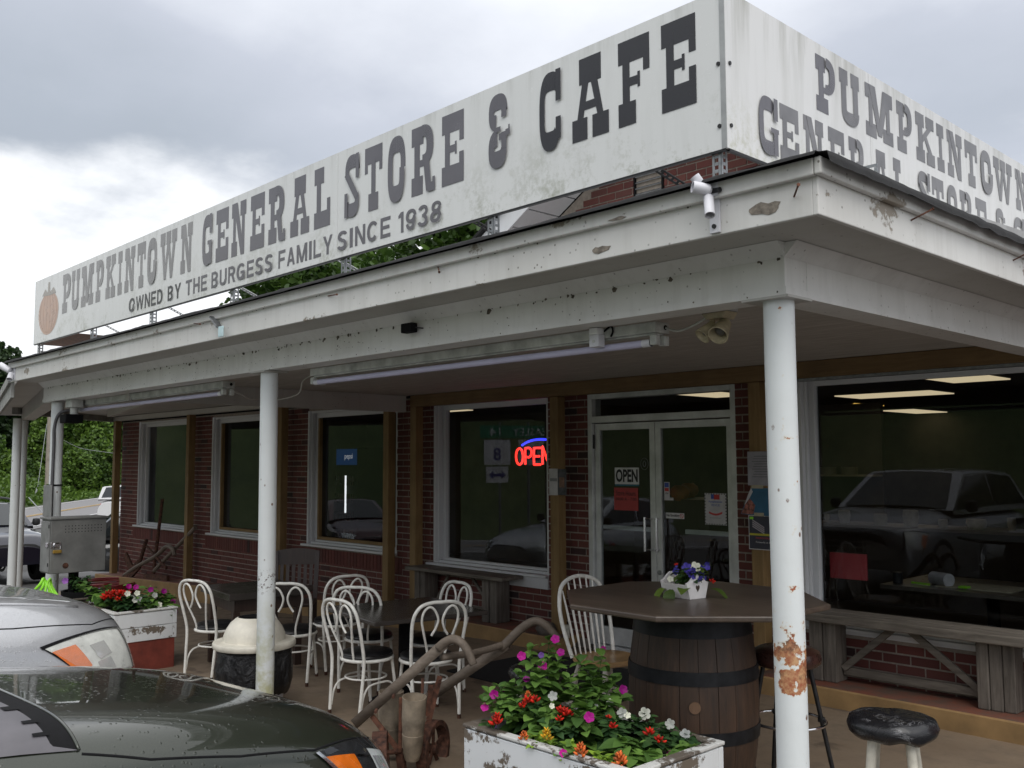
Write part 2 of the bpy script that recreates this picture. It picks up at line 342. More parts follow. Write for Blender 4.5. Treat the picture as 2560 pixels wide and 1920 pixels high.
# white pipe columns: rust where the corner post was hit, algae on the next
def column_mat(name, rust_z=None, algae=False):
    b = NB(name); v = b.co(); big = b.noise(v, 3, 4, .6); fine = b.noise(v, 30, 6, .7); mid = b.noise(v, 11, 5, .65)
    sx = b.n('ShaderNodeSeparateXYZ'); b.l(v, sx.inputs[0])
    c = b.mix(b.mp(big, .4, .75, 0, .25), (.70, .73, .73), (.48, .48, .45))
    vo = b.voro(b.co(scale=(1, 1, .7)), 15); c = b.mix(b.mth('MULTIPLY', b.mp(vo.outputs['Distance'], .10, .14, 1, 0), b.mp(mid, .48, .55)), c, (.16, .09, .06))
    if algae:
        z = b.mp(sx.outputs[2], .95, .25); c = b.mix(b.mth('MULTIPLY', b.mth('MULTIPLY', z, b.mp(mid, .38, .6)), .75), c, (.36, .35, .13))
        z2 = b.mth('MULTIPLY', b.mp(b.mth('ABSOLUTE', b.mth('SUBTRACT', sx.outputs[2], .98)), .10, .02), b.mp(fine, .53, .56)); c = b.mix(z2, c, (.07, .035, .025))
    if rust_z:
        d = b.mth('ABSOLUTE', b.mth('SUBTRACT', sx.outputs[2], rust_z))
        s_ = b.mth('ADD', b.mth('MULTIPLY', sx.outputs[0], 2.6), b.mth('MULTIPLY', sx.outputs[1], -1.2))
        m = b.mth('ADD', b.mth('ADD', b.mp(d, .02, .19, .12, -.62), s_), b.mth('MULTIPLY', b.mth('SUBTRACT', b.mth('ADD', b.mth('MULTIPLY', b.noise(v, 13, 4, .6), .75), b.mth('MULTIPLY', fine, .25)), .5), 3.4))
        core = b.mp(m, .0, .03)
        rc = b.mix(b.mp(fine, .38, .6), (.52, .30, .15), (.30, .085, .04)); rc = b.mix(b.mp(mid, .5, .62), rc, (.07, .03, .022))
        c = b.mix(b.mp(m, -.14, .02, 0, .5), c, (.60, .50, .33)); c = b.mix(core, c, rc)
    return b.set(c, .45, bump=fine, bd=.002, bs=.4)
M['column'] = column_mat('white_pipe_paint'); M['column_rust'] = column_mat('white_pipe_paint_rusted', 1.02); M['column_algae'] = column_mat('white_pipe_paint_mildewed', None, True)

b = NB('porch_ceiling_board'); v = b.co(scale=(2.4, 26, 1)); k = b.noise(v, 1.4, 5, .6); g = b.noise(b.co(scale=(3.3, 8, 1)), 1.3, 2, .4, .3)
M['ceiling'] = b.set(b.mix(b.mp(k, .35, .7), (.38, .355, .315), (.52, .49, .445)), .8, bump=b.mth('ADD', b.mth('MULTIPLY', k, .5), g), bd=.02, bs=.6)

# ------------------------------------------------------------------ mesh helpers
class MB:
    def __init__(s): s.v = []; s.f = []; s.mi = []; s.cur = 0
    def add(s, vs, fs):
        o = len(s.v); s.v += [tuple(p) for p in vs]; s.f += [tuple(i + o for i in f) for f in fs]; s.mi += [s.cur] * len(fs); return s
    def box(s, x0, x1, y0, y1, z0, z1, m=None):
        vs = [Vector(p) for p in ((x0, y0, z0), (x1, y0, z0), (x1, y1, z0), (x0, y1, z0), (x0, y0, z1), (x1, y0, z1), (x1, y1, z1), (x0, y1, z1))]
        if m: vs = [m @ p for p in vs]
        return s.add(vs, ((0, 3, 2, 1), (4, 5, 6, 7), (0, 1, 5, 4), (1, 2, 6, 5), (2, 3, 7, 6), (3, 0, 4, 7)))
    def beam(s, a, b_, w, h, up=(0, 0, 1)):           # a square bar from a to b
        a, b_ = Vector(a), Vector(b_); d = (b_ - a).normalized(); u = Vector(up)
        if abs(d.dot(u)) > .98: u = Vector((0, 1, 0))
        x = d.cross(u).normalized(); u = x.cross(d)
        q = [a + x * i * w / 2 + u * j * h / 2 for i, j in ((-1, -1), (1, -1), (1, 1), (-1, 1))] + [b_ + x * i * w / 2 + u * j * h / 2 for i, j in ((-1, -1), (1, -1), (1, 1), (-1, 1))]
        return s.add(q, ((0, 3, 2, 1), (4, 5, 6, 7), (0, 1, 5, 4), (1, 2, 6, 5), (2, 3, 7, 6), (3, 0, 4, 7)))
    def tube(s, pts, r, n=8, caps=True, closed=False):
        pts = [Vector(p) for p in pts]; k = len(pts); rs = r if isinstance(r, (list, tuple)) else [r] * k
        vs = []; prev = None
        for i, p in enumerate(pts):
            d = (pts[(i + 1) % k] - pts[i - 1]) if closed else (pts[min(i + 1, k - 1)] - pts[max(i - 1, 0)])
            d = d.normalized() if d.length > 1e-9 else Vector((0, 0, 1))
            if prev is None:
                u = Vector((0, 0, 1)) if abs(d.z) < .9 else Vector((1, 0, 0)); u = (u - d * u.dot(d)).normalized()
            else:
                u = (prev - d * prev.dot(d)).normalized()
            prev = u; w = d.cross(u)
            vs += [p + (u * math.cos(t) + w * math.sin(t)) * rs[i] for t in (2 * math.pi * j / n for j in range(n))]
        fs = []
        for i in range(k if closed else k - 1):
            a, c = i * n, ((i + 1) % k) * n
            fs += [(a + j, a + (j + 1) % n, c + (j + 1) % n, c + j) for j in range(n)]
        if caps and not closed: fs += [tuple(range(n - 1, -1, -1)), tuple((k - 1) * n + j for j in range(n))]
        return s.add(vs, fs)
    def lathe(s, prof, c=(0, 0, 0), n=32, m=None, cap=True):
        vs = []; cx, cy, cz = c
        for r, z in prof:
            for j in range(n):
                t = 2 * math.pi * j / n; p = Vector((cx + r * math.cos(t), cy + r * math.sin(t), cz + z)); vs.append(m @ p if m else p)
        fs = [(i * n + j, i * n + (j + 1) % n, (i + 1) * n + (j + 1) % n, (i + 1) * n + j) for i in range(len(prof) - 1) for j in range(n)]
        if cap: fs += [tuple(range(n - 1, -1, -1)), tuple((len(prof) - 1) * n + j for j in range(n))]
        return s.add(vs, fs)
    def prism(s, poly, ax, a, b_):                      # polygon in the plane across axis ax, from a to b
        f = {'x': lambda p, t: (t, p[0], p[1]), 'y': lambda p, t: (p[0], t, p[1]), 'z': lambda p, t: (p[0], p[1], t)}[ax]
        n = len(poly); vs = [f(p, a) for p in poly] + [f(p, b_) for p in poly]
        return s.add(vs, [tuple(range(n)), tuple(range(2 * n - 1, n - 1, -1))] + [(i, i + n, (i + 1) % n + n, (i + 1) % n) for i in range(n)])
    def grid(s, fn, nu, nv, flip=False):
        vs = [fn(i / nu, j / nv) for i in range(nu + 1) for j in range(nv + 1)]
        fs = [(i * (nv + 1) + j, (i + 1) * (nv + 1) + j, (i + 1) * (nv + 1) + j + 1, i * (nv + 1) + j + 1) for i in range(nu) for j in range(nv)]
        return s.add(vs, [f[::-1] for f in fs] if flip else fs)

BASE = {}                                             # world anchor of a thing, shared by its parts
def mesh_of(name, mb, mats, smooth, org=(0, 0, 0), fix=True):
    me = bpy.data.meshes.new(name); ox, oy, oz = org
    me.from_pydata([(p[0] - ox, p[1] - oy, p[2] - oz) for p in mb.v], [], mb.f)
    for m in (mats if isinstance(mats, (list, tuple)) else [mats]): me.materials.append(m)
    if isinstance(mats, (list, tuple)): me.polygons.foreach_set('material_index', mb.mi)
    if fix:
        bm = bmesh.new(); bm.from_mesh(me); bmesh.ops.recalc_face_normals(bm, faces=bm.faces); bm.to_mesh(me); bm.free()
    if smooth:
        me.polygons.foreach_set('use_smooth', [True] * len(me.polygons))
        if smooth != 'all': me.set_sharp_from_angle(angle=R(smooth if smooth is not True else 40))
    return me
def tag(o, label=None, cat=None, group=None, kind=None):
    for k, v in (('label', label), ('category', cat), ('group', group), ('kind', kind)):
        if v: o[k] = v
    return o
def thing(name, loc, label, cat, group=None, rz=0):
    o = bpy.data.objects.new(name, None); col.objects.link(o); o.location = loc; o.rotation_euler = (0, 0, rz); o.empty_display_size = .1
    BASE[o.name] = Vector(loc); return tag(o, label, cat, group)
def part(name, mb, mat, parent=None, smooth=False, local=False, label=None, bev=0, fix=True, kind=None):
    org = (0, 0, 0)
    if parent is not None and not local: org = BASE[parent.name]
    o = bpy.data.objects.new(name, mesh_of(name, mb, mat, smooth, org, fix)); col.objects.link(o)
    if parent is not None:
        o.parent = parent; BASE[o.name] = Vector((0, 0, 0)) if local else BASE[parent.name]
    if bev:
        md = o.modifiers.new('edge', 'BEVEL'); md.width = bev; md.segments = 2; md.limit_method = 'ANGLE'; md.angle_limit = R(50)
    return tag(o, label, kind=kind)
def solo(name, mb, mat, label, cat, group=None, smooth=False, bev=0, base=None):   # a thing that is one mesh
    base = Vector(base) if base is not None else Vector(mb.v[0])
    o = bpy.data.objects.new(name, mesh_of(name, mb, mat, smooth, base)); col.objects.link(o); o.location = base
    if bev:
        md = o.modifiers.new('edge', 'BEVEL'); md.width = bev; md.segments = 2; md.limit_method = 'ANGLE'; md.angle_limit = R(50)
    return tag(o, label, cat, group)
def struct(name, mb, mat, smooth=False):
    o = bpy.data.objects.new(name, mesh_of(name, mb, mat, smooth)); col.objects.link(o); return tag(o, kind='structure')
def copy_tree(o, parent=None):
    c = o.copy(); col.objects.link(c)
    if parent is not None: c.parent = parent
    for ch in list(o.children): copy_tree(ch, c)
    return c
def bez(pts, n=8):                                    # Catmull-Rom through points
    P = [Vector(p) for p in pts]; o = []
    for i in range(len(P) - 1):
        a, b_, c, d = P[max(i - 1, 0)], P[i], P[i + 1], P[min(i + 2, len(P) - 1)]
        for k in range(n):
            t = k / n; o.append(.5 * ((2 * b_) + (c - a) * t + (2 * a - 5 * b_ + 4 * c - d) * t * t + (3 * b_ - a - 3 * c + d) * t ** 3))
    return o + [P[-1]]
def lerp(a, b_, t): return a + (b_ - a) * t
# ================================================================== GROUND, ROAD
def gz(x):
    t = min(max(-(x + 5.5), 0), 16.5); return -.045 * t
RD = Vector((-.829, .559)); RN = Vector((-.559, -.829)); C2 = Vector((CAM.x, CAM.y))
def st(s, t): return C2 + RN * s + RD * t
def sm(a, b_, x): t = min(max((x - a) / (b_ - a), 0), 1); return t * t * (3 - 2 * t)
def hill(s, t):
    h = sm(23, 62, s) * 15 * (1 - sm(40, 62, t)) + sm(40, 200, s) * 22 + sm(30, 90, s) * 3
    return h + (noise.noise(Vector((s * .05, t * .05, 0))) * 1.2 * sm(26, 50, s))
def sheet(ss, ts, dz, mat, name, withhill=False):
    mb = MB(); vs = []; 
    for s in ss:
        for t in ts:
            p = st(s, t); vs.append((p.x, p.y, gz(p.x) + dz + (hill(s, t) if withhill else 0)))
    k = len(ts); fs = [(i * k + j, i * k + j + 1, (i + 1) * k + j + 1, (i + 1) * k + j) for i in range(len(ss) - 1) for j in range(k - 1)]
    mb.add(vs, fs); return struct(name, mb, mat, 'all')
fr = lambda a, b_, st_: [a + (b_ - a) * i / max(1, round((b_ - a) / st_)) for i in range(max(1, round((b_ - a) / st_)) + 1)]
sheet([-1500, -600, -200, -80, -30] + fr(-20, 20, 4)[0:] + fr(23, 80, 3) + [100, 140, 200, 400, 800, 1500], [-1500, -600, -200] + fr(-120, 160, 4) + [200, 300, 600, 1500], -.16, M['grass'], 'ground', True)
sheet(fr(-34, 12.6, 2), fr(-46, 52, 2), -.06, M['asphalt'], 'parking_lot')
sheet(fr(12.7, 19.5, 1.7), fr(-120, 320, 2), -.055, M['road'], 'road')
for s in (15.93, 16.17): sheet([s - .055, s + .055], fr(-120, 320, 2), -.036, M['roadyellow'], 'road_centre_line')
for s in (13.2, 19.0): sheet([s - .06, s + .06], fr(-120, 320, 2), -.036, M['roadwhite'], 'road_edge_line')

# ================================================================== PORCH FLOOR AND LEDGE
mb = MB(); xs = fr(-16.4, -5.4, .5) + [-4, -2, .55]; vs = []
for x in xs: vs += [(x, -.42, gz(x) - .6), (x, -.42, gz(x)), (x, 3.85, gz(x)), (x, 3.85, gz(x) - .6)]
mb.add(vs, [(i * 4 + j, i * 4 + j + 1, i * 4 + j + 5, i * 4 + j + 4) for i in range(len(xs) - 1) for j in range(3)] + [(0, 1, 2, 3), tuple(len(vs) - 4 + k for k in (3, 2, 1, 0))])
struct('porch_floor', mb, M['floor'])
def lz(x): return .14 - .037 * max(0, -x - 7)
def ledge(x0, x1):
    xs = fr(x0, x1, .6); mb = MB(); vs = []
    for x in xs: vs += [(x, 3.206, gz(x) - .1), (x, 3.206, lz(x) - .012), (x, 3.212, lz(x)), (x, 3.62, lz(x))]
    q = [(i * 4 + j, i * 4 + j + 1, i * 4 + j + 5, i * 4 + j + 4) for i in range(len(xs) - 1) for j in range(3)]
    mb.add(vs, q); mb.mi = [1 if k % 3 == 2 else 0 for k in range(len(q))]
    mb.cur = 0; mb.add(vs[:4], [(0, 1, 2, 3)]); mb.add(vs[-4:], [(3, 2, 1, 0)])
    o = bpy.data.objects.new('ledge', mesh_of('ledge', mb, [M['tan'], M['ledge']], False)); col.objects.link(o); tag(o, kind='structure')
ledge(-16.2, -4.38); ledge(-2.5, 1.2)

# ================================================================== STORE BUILDING
WY = 3.60; GY = 3.745
B = thing('store_building', (-7, 3.7, 0), 'single storey red brick store with white framed windows behind the porch', 'building')
OPEN = [(-15.3, -13.2, .69, 2.58), (-12.39, -10.35, .69, 2.56), (-9.5, -7.45, .69, 2.54), (-6.72, -4.85, .635, 2.52), (-4.30, -2.585, -.2, 2.52), (-1.98, 1.0, .50, 2.52)]
X0, X1, ZT = -16.1, 1.2, 2.64
edges = [X0] + [v for o in OPEN for v in o[:2]] + [X1]
mb = MB()
for i in range(0, len(edges), 2): mb.box(edges[i], edges[i + 1], WY + .005, WY + .2, -.4, ZT)
for i, o in enumerate(OPEN):
    if i != 4: mb.box(o[0] - .001, o[1] + .001, WY + .006, WY + .199, -.4, o[2])
    mb.box(o[0] - .001, o[1] + .001, WY + .006, WY + .199, o[3], ZT)
part('mortar', mb, M['mortar'], B)
# bricks
CL, CH, J = .214, .0735, .0135
bricks = []
def run(x0, x1, z, y, hgt=CH - J):
    if x1 - x0 > .02: bricks.append(((x0 + x1) / 2, y, z + hgt / 2, x1 - x0, hgt))
row = 0; z = -.42
while z < ZT - .06:
    off = (CL / 2 if row % 2 else 0)
    spans = [X0]; 
    segs = []; cur = X0
    for o in OPEN:
        hit = z + CH - J > o[2] + .002 and z < o[3] - .002
        zz = z > o[2] - .20 and z < o[2] and o[0] < -7     # soldier course zone under the left windows
        if hit or zz: segs.append((cur, o[0])); cur = o[1]
    segs.append((cur, X1))
    for a, c in segs:
        k = math.floor((a - X0 - off) / CL); x = X0 + off + k * CL
        while x < c:
            l, r_ = max(x, a), min(x + CL - J, c)
            if z > lz((l + r_) / 2) - .05: run(l, r_, z, WY + random.uniform(-.002, .002))
            x += CL
    z += CH; row += 1
gab = lambda x: min(4.546 + .58 * (x + 4.351), 5.33 - 1.0 * (x + 3.0))
VENT = (-3.66, -3.305, 4.18, 4.78)
z = 3.3; row = 0
while z < 5.3:
    off = CL / 2 if row % 2 else 0; x = -7.0 + off
    while x < -.9:
        l, r_ = x, x + CL - J
        if min(gab(l), gab(r_)) > z + CH - J:
            if not (l < VENT[1] and r_ > VENT[0] and z + CH > VENT[2] and z < VENT[3]): run(l, r_, z, WY)
            elif l < VENT[0]: run(l, VENT[0], z, WY)
            elif r_ > VENT[1]: run(VENT[1], r_, z, WY)
        x += CL
    z += CH; row += 1
for o in OPEN[:3]:                                      # soldier course sills
    x = o[0] - .18
    while x < o[1] + .1:
        bricks.append((x + .031, WY - .008, o[2] - .112, .0625, .18)); x += .0735
cubes = {}
def unit_brick():
    mb = MB(); mb.box(-.5, .5, -.5, .5, -.5, .5); return mesh_of('brick', mb, M['brick'], False)
UB = unit_brick()
def seen(b_):
    v = Vector(b_[:3]) - CAM; d = v.dot(CF); x, y = 1280 + FPX * v.dot(CR) / d, 960 - FPX * v.dot(CU) / d
    hidden = b_[2] > 2.7 and not (3.95 < b_[2] < 4.75 and b_[0] > -4.9 and b_[0] < -2.0)
    return 0 < x < 2560 and 0 < y < 1920 and not hidden
order = sorted(range(len(bricks)), key=lambda i: (not seen(bricks[i]), (Vector(bricks[i][:3]) - CAM).length))
D_ = .05
far = MB()
for n_, i in enumerate(order):
    x, y, z, l, h = bricks[i]
    if n_ < 300:
        o = bpy.data.objects.new('brick', UB); col.objects.link(o); o.parent = B
        o.location = Vector((x, y + D_ / 2, z)) - BASE[B.name]; o.scale = (l, D_, h); o.rotation_euler = (random.uniform(-.006, .006), random.uniform(-.006, .006), random.uniform(-.008, .008))
    else: far.box(x - l / 2, x + l / 2, y, y + D_, z - h / 2, z + h / 2)
part('brick_courses', far, M['brick'], B, fix=False, kind='stuff')
# gable behind the sign
mb = MB(); mb.prism([(-6.6, 3.2), (-.9, 3.2), (-.9, gab(-.9)), (-3.0, 5.33), (-6.6, gab(-6.6))], 'y', WY + .008, WY + .2); part('gable_backing', mb, M['mortar'], B)
for sx, xa in ((1, -6.8), (-1, -.8)):
    A = Vector((xa, 0, gab(xa))); P_ = Vector((-3.0, 0, 5.33)); d = (P_ - A).normalized(); up = Vector((-d.z, 0, d.x)) * (1 if sx == 1 else -1)
    if up.z < 0: up = -up
    mb = MB(); a, c = A, P_
    for h0, h1, y0, y1 in ((.0, .21, 3.13, 3.155),):
        vs = [a + up * h0 + Vector((0, y0, 0)), c + up * h0 + Vector((0, y0, 0)), c + up * h1 + Vector((0, y0, 0)), a + up * h1 + Vector((0, y0, 0))]
        vs += [v + Vector((0, y1 - y0, 0)) for v in vs]
        mb.add(vs, ((0, 1, 2, 3), (7, 6, 5, 4), (0, 4, 5, 1), (1, 5, 6, 2), (2, 6, 7, 3), (3, 7, 4, 0)))
    part('rake_board', mb, M['white_clean'], B)
    mb = MB(); n_ = 16
    for i in range(n_):
        q0, q1 = lerp(a, c, i / n_), lerp(a, c, (i + .94) / n_)
        vs = [q0 + up * .01 + Vector((0, 3.157, 0)), q1 + up * .01 + Vector((0, 3.157, 0)), q1 + up * .01 + Vector((0, 3.6, 0)), q0 + up * .01 + Vector((0, 3.6, 0))]
        vs += [v + up * .02 for v in vs]; mb.add(vs, ((0, 1, 2, 3), (7, 6, 5, 4), (0, 4, 5, 1), (1, 5, 6, 2), (2, 6, 7, 3), (3, 7, 4, 0)))
    part('rake_soffit', mb, M['white_clean'], B)
    mb = MB(); vs = [a + up * .22 + Vector((0, 3.08, 0)), c + up * .22 + Vector((0, 3.08, 0)), c + up * .22 + Vector((0, 9, 0)), a + up * .22 + Vector((0, 9, 0))]
    vs += [v + up * .03 for v in vs]; mb.add(vs, ((0, 1, 2, 3), (7, 6, 5, 4), (0, 4, 5, 1), (1, 5, 6, 2), (2, 6, 7, 3), (3, 7, 4, 0))); part('gable_roof', mb, M['roofing'], B)
mb = MB(); mb.box(VENT[0], VENT[0] + .02, 3.585, 3.66, VENT[2], VENT[3]); mb.box(VENT[1] - .02, VENT[1], 3.585, 3.66, VENT[2], VENT[3]); mb.box(VENT[0], VENT[1], 3.655, 3.665, VENT[2], VENT[3])
vent = part('gable_vent', mb, M['black'], B)
z = VENT[2] + .02
while z < VENT[3] - .03:
    mb = MB(); vs = [(VENT[0] + .02, 3.59, z), (VENT[1] - .02, 3.59, z), (VENT[1] - .02, 3.65, z + .05), (VENT[0] + .02, 3.65, z + .05)]; vs += [(p[0], p[1] - .004, p[2] + .006) for p in vs]
    mb.add(vs, ((0, 1, 2, 3), (7, 6, 5, 4), (0, 4, 5, 1), (1, 5, 6, 2), (2, 6, 7, 3), (3, 7, 4, 0))); part('slat', mb, M['steel'], vent); z += .058
# main roof, other walls, interior
mb = MB(); mb.box(-16.4, 4.2, 3.7, 17, 2.95, 3.1); part('roof', mb, M['roofing'], B)
mb = MB(); mb.box(-16.1, -15.9, 3.81, 16.8, -1.2, 2.94); mb.box(3.9, 4.1, 3.81, 16.8, -.3, 2.94); mb.box(-15.9, 3.9, 16.6, 16.8, -1, 2.94); mb.box(1.2, 3.9, 3.61, 3.8, -.3, 2.94); part('outer_wall', mb, M['brick'], B)
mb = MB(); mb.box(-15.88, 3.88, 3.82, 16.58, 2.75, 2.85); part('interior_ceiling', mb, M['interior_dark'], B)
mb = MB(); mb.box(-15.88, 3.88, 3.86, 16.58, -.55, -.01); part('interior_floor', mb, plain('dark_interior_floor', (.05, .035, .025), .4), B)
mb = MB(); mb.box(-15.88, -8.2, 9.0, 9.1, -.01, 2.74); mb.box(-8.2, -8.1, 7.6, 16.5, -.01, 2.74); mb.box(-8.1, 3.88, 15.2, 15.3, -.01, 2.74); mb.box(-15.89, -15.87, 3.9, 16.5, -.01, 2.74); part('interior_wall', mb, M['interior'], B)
# windows
def window(o, wide, bead, name='window'):
    x0, x1, z0, z1 = o; mb = MB()
    mb.box(x0, x0 + .03, WY - .012, GY + .03, z0, z1); mb.box(x1 - .03, x1, WY + .004, GY + .03, z0, z1); mb.box(x0 + .03, x1 - .03, WY + .02, GY + .03, z1 - .03, z1)
    mb.box(x0 + .03, x0 + .03 + wide, GY - .045, GY + .022, z0 + .03, z1 - .03); mb.box(x1 - .03 - wide, x1 - .03, GY - .045, GY + .022, z0 + .03, z1 - .03)
    mb.box(x0 + .03 + wide, x1 - .03 - wide, GY - .045, GY + .022, z1 - .03 - wide, z1 - .03)
    mb.box(x0 + .03, x0 + .05, WY + .03, WY + .06, z0 + .06, z1 - .03)
    w = part(name, mb, M['white_clean'], B, bev=.003)
    mb = MB(); mb.box(x0 + .03 + wide, x1 - .03 - wide, GY, GY + .006, z0 + .08, z1 - .03 - wide); part('pane', mb, M['glass'], w)
    mb = MB(); mb.box(x0 - .10, x1 - .005, WY - .05, WY + .045, z0 - .0, z0 + .028); mb.box(x0 + .03, x1 - .03, WY + .045, GY - .046, z0 + .01, z0 + .055); mb.box(x0 + .03 + wide, x1 - .03 - wide, GY - .045, GY + .02, z0 + .03, z0 + .08)
    part('sill', mb, M['white_clean'], w, bev=.003)
    if bead:
        mb = MB(); mb.box(x0 + .035 + wide, x0 + .075 + wide, GY - .05, GY - .002, z0 + .085, z1 - .1); mb.box(x0 + .075 + wide, x1 - .1, GY - .05, GY - .002, z0 + .085, z0 + .125); part('stop_bead', mb, M['post'], w)
    return w
window(OPEN[0], .06, False); window(OPEN[1], .06, True); window(OPEN[2], .06, True)
wm = window(OPEN[3], .055, False); wr = window(OPEN[5], .055, False)
for w, o, h in ((wm, OPEN[3], .115), (wr, OPEN[5], .02)):
    mb = MB(); mb.box(o[0] + (1.25 if w is wm else 0), o[1], WY - .02, WY + .006, o[2] - h, o[2] - .002); part('apron', mb, M['white_clean'], w)
mb = MB(); mb.box(-1.93, 1, WY - .035, WY + .01, .53, .62); part('lower_rail', mb, M['white_clean'], wr, bev=.003)
# doors
DY = 3.66
mb = MB(); mb.box(-4.30, -4.245, DY - .06, DY + .08, .05, 2.5); mb.box(-2.64, -2.585, DY - .06, DY + .08, .05, 2.5); mb.box(-4.245, -2.64, DY - .06, DY + .08, 2.205, 2.27); mb.box(-4.245, -2.64, DY - .06, DY + .08, 2.44, 2.5)
mb.box(-4.245, -2.64, DY - .07, DY + .06, .0, .06)
df = part('door_frame', mb, M['alu'], B, bev=.003)
mb = MB(); mb.box(-4.245, -2.64, DY, DY + .006, 2.27, 2.44); part('transom_pane', mb, M['glass'], df)
def leaf(x0, x1, hinge_left, bar):
    mb = MB(); S_ = .062
    mb.box(x0, x0 + S_, DY - .022, DY + .022, .07, 2.195); mb.box(x1 - S_, x1, DY - .022, DY + .022, .07, 2.195)
    mb.box(x0 + S_, x1 - S_, DY - .022, DY + .022, 2.13, 2.195); mb.box(x0 + S_, x1 - S_, DY - .022, DY + .022, .07, .235)
    d = part('door', mb, M['alu'], B, bev=.003)
    mb = MB(); mb.box(x0 + S_, x1 - S_, DY - .003, DY + .003, .235, 2.13); part('pane', mb, M['glass'], d)
    mb = MB(); mb.box(bar[0], bar[1], DY + .012, DY + .05, 1.165, 1.205); part('push_bar', mb, M['alu'], d)
    hx = x1 - S_ / 2 if hinge_left else x0 + S_ / 2; s = -1 if hinge_left else 1
    mb = MB(); ox = hx + (-.05 if hinge_left else .02)
    for q in (1.29, 1.005): mb.tube([(hx, DY - .02, q), (hx, DY - .075, q), (ox, DY - .085, q)], .009, 8)
    mb.tube([(ox, DY - .085, .99), (ox, DY - .085, 1.305)], .012, 10); part('handle', mb, M['chrome'], d, smooth=True)
    if not hinge_left:
        mb = MB(); mb.tube([(hx, DY - .03, .80), (hx, DY - .018, .80)], .022, 14); part('lock', mb, M['steel'], d, smooth=True)
    e = x0 - .004 if hinge_left else x1 + .004
    for q in (.3, 1.95):
        mb = MB(); mb.tube([(e, DY - .035, q), (e, DY - .035, q + .14)], .012, 8); part('hinge', mb, M['blackmetal'], d, smooth=True)
leaf(-4.24, -3.497, True, (-4.175, -3.56)); leaf(-3.491, -2.645, False, (-3.19, -2.71))
# stickers and notices on the door glass
def flat(name, x0, x1, z0, z1, y, mat, parent, th=.001):
    mb = MB(); mb.box(x0, x1, y - th, y, z0, z1); return part(name, mb, mat, parent)
FONT = None
def text_mb(body, x0, x1, z0, z1, y, th=.0008, bold=0., axis='y'):
    cu = bpy.data.curves.new('t', 'FONT'); cu.body = body; cu.extrude = .001; cu.offset = bold; cu.resolution_u = 3
    o = bpy.data.objects.new('t', cu); col.objects.link(o); dg = bpy.context.evaluated_depsgraph_get(); dg.update()
    me = bpy.data.meshes.new_from_object(o.evaluated_get(dg)); v = [p.co.copy() for p in me.vertices]; f = [tuple(p.vertices) for p in me.polygons]
    bpy.data.objects.remove(o); bpy.data.curves.remove(cu); bpy.data.meshes.remove(me)
    a, b_ = min(p.x for p in v), max(p.x for p in v); c, d = min(p.y for p in v), max(p.y for p in v)
    mb = MB(); mb.add([(x0 + (p.x - a) / (b_ - a) * (x1 - x0), y - (th if p.z > 0 else 0), z0 + (p.y - c) / (d - c) * (z1 - z0)) for p in v], f); return mb
dy = DY - .006
s_ = thing('open_sign', (-3.85, dy, 1.6), 'white OPEN placard inside the left door pane', 'sign')
flat('board', -4.0, -3.70, 1.605, 1.765, dy, M['signwhite'], s_); flat('edge_strip', -4.0, -3.70, 1.59, 1.604, dy, plain('teal_strip', (.02, .14, .22)), s_)
part('lettering', text_mb('OPEN', -3.985, -3.715, 1.625, 1.75, dy - .0015, bold=.035), M['ink'], s_)
s_ = thing('door_notice', (-3.86, dy, 1.36), 'red handwritten notice taped below the OPEN placard', 'poster')
flat('sheet', -4.012, -3.714, 1.355, 1.572, dy, M['redpaper'], s_)
part('lettering', text_mb('Store Hours', -3.985, -3.745, 1.495, 1.545, dy - .0015), M['ink'], s_); part('lettering', text_mb('10:00 A - 7:00', -3.985, -3.735, 1.45, 1.478, dy - .0015), M['ink'], s_)
s_ = thing('payment_sticker', (-3.37, dy, 1.46), 'strip of card payment stickers beside the door stile', 'sticker')
flat('backing', -3.405, -3.343, 1.465, 1.632, dy, M['paper'], s_); flat('blue_patch', -3.398, -3.352, 1.585, 1.625, dy - .0015, M['blueink'], s_); flat('red_patch', -3.398, -3.352, 1.548, 1.578, dy - .0015, M['redink'], s_)
flat('hours_patch', -3.342, -3.30, 1.465, 1.49, dy, M['paper'], s_)
part('lettering', text_mb('VISA', -3.395, -3.355, 1.52, 1.536, dy - .0015), M['ink'], s_)
s_ = thing('no_smoking_sticker', (-3.29, dy, 1.3), 'white No Smoking sticker on the right door pane', 'sticker')
flat('backing', -3.39, -3.184, 1.300, 1.352, dy, M['signwhite'], s_); part('lettering', text_mb('No Smoking', -3.383, -3.237, 1.310, 1.342, dy - .0015, bold=.02), M['ink'], s_)
mb = MB(); mb.tube([(-3.211 + .019 * math.cos(t), dy - .002, 1.326 + .019 * math.sin(t)) for t in (2 * math.pi * i / 24 for i in range(24))], .0025, 6, closed=True); mb.beam((-3.224, dy - .002, 1.339), (-3.198, dy - .002, 1.313), .003, .004); part('symbol', mb, M['redink'], s_)
s_ = thing('event_poster', (-2.84, dy, 1.26), 'white event poster with a flag and red ribbon on the right door', 'poster')
flat('sheet', -2.958, -2.731, 1.262, 1.54, dy, M['paper'], s_); flat('flag_stripes', -2.86, -2.80, 1.485, 1.528, dy - .0015, M['redink'], s_); flat('flag_canton', -2.89, -2.858, 1.49, 1.53, dy - .0015, M['blueink'], s_)
part('lettering', text_mb('Pumpkintown', -2.915, -2.775, 1.452, 1.474, dy - .0015, bold=.02), M['blueink'], s_); part('lettering', text_mb('REVUE', -2.885, -2.80, 1.425, 1.445, dy - .0015), M['blueink'], s_)
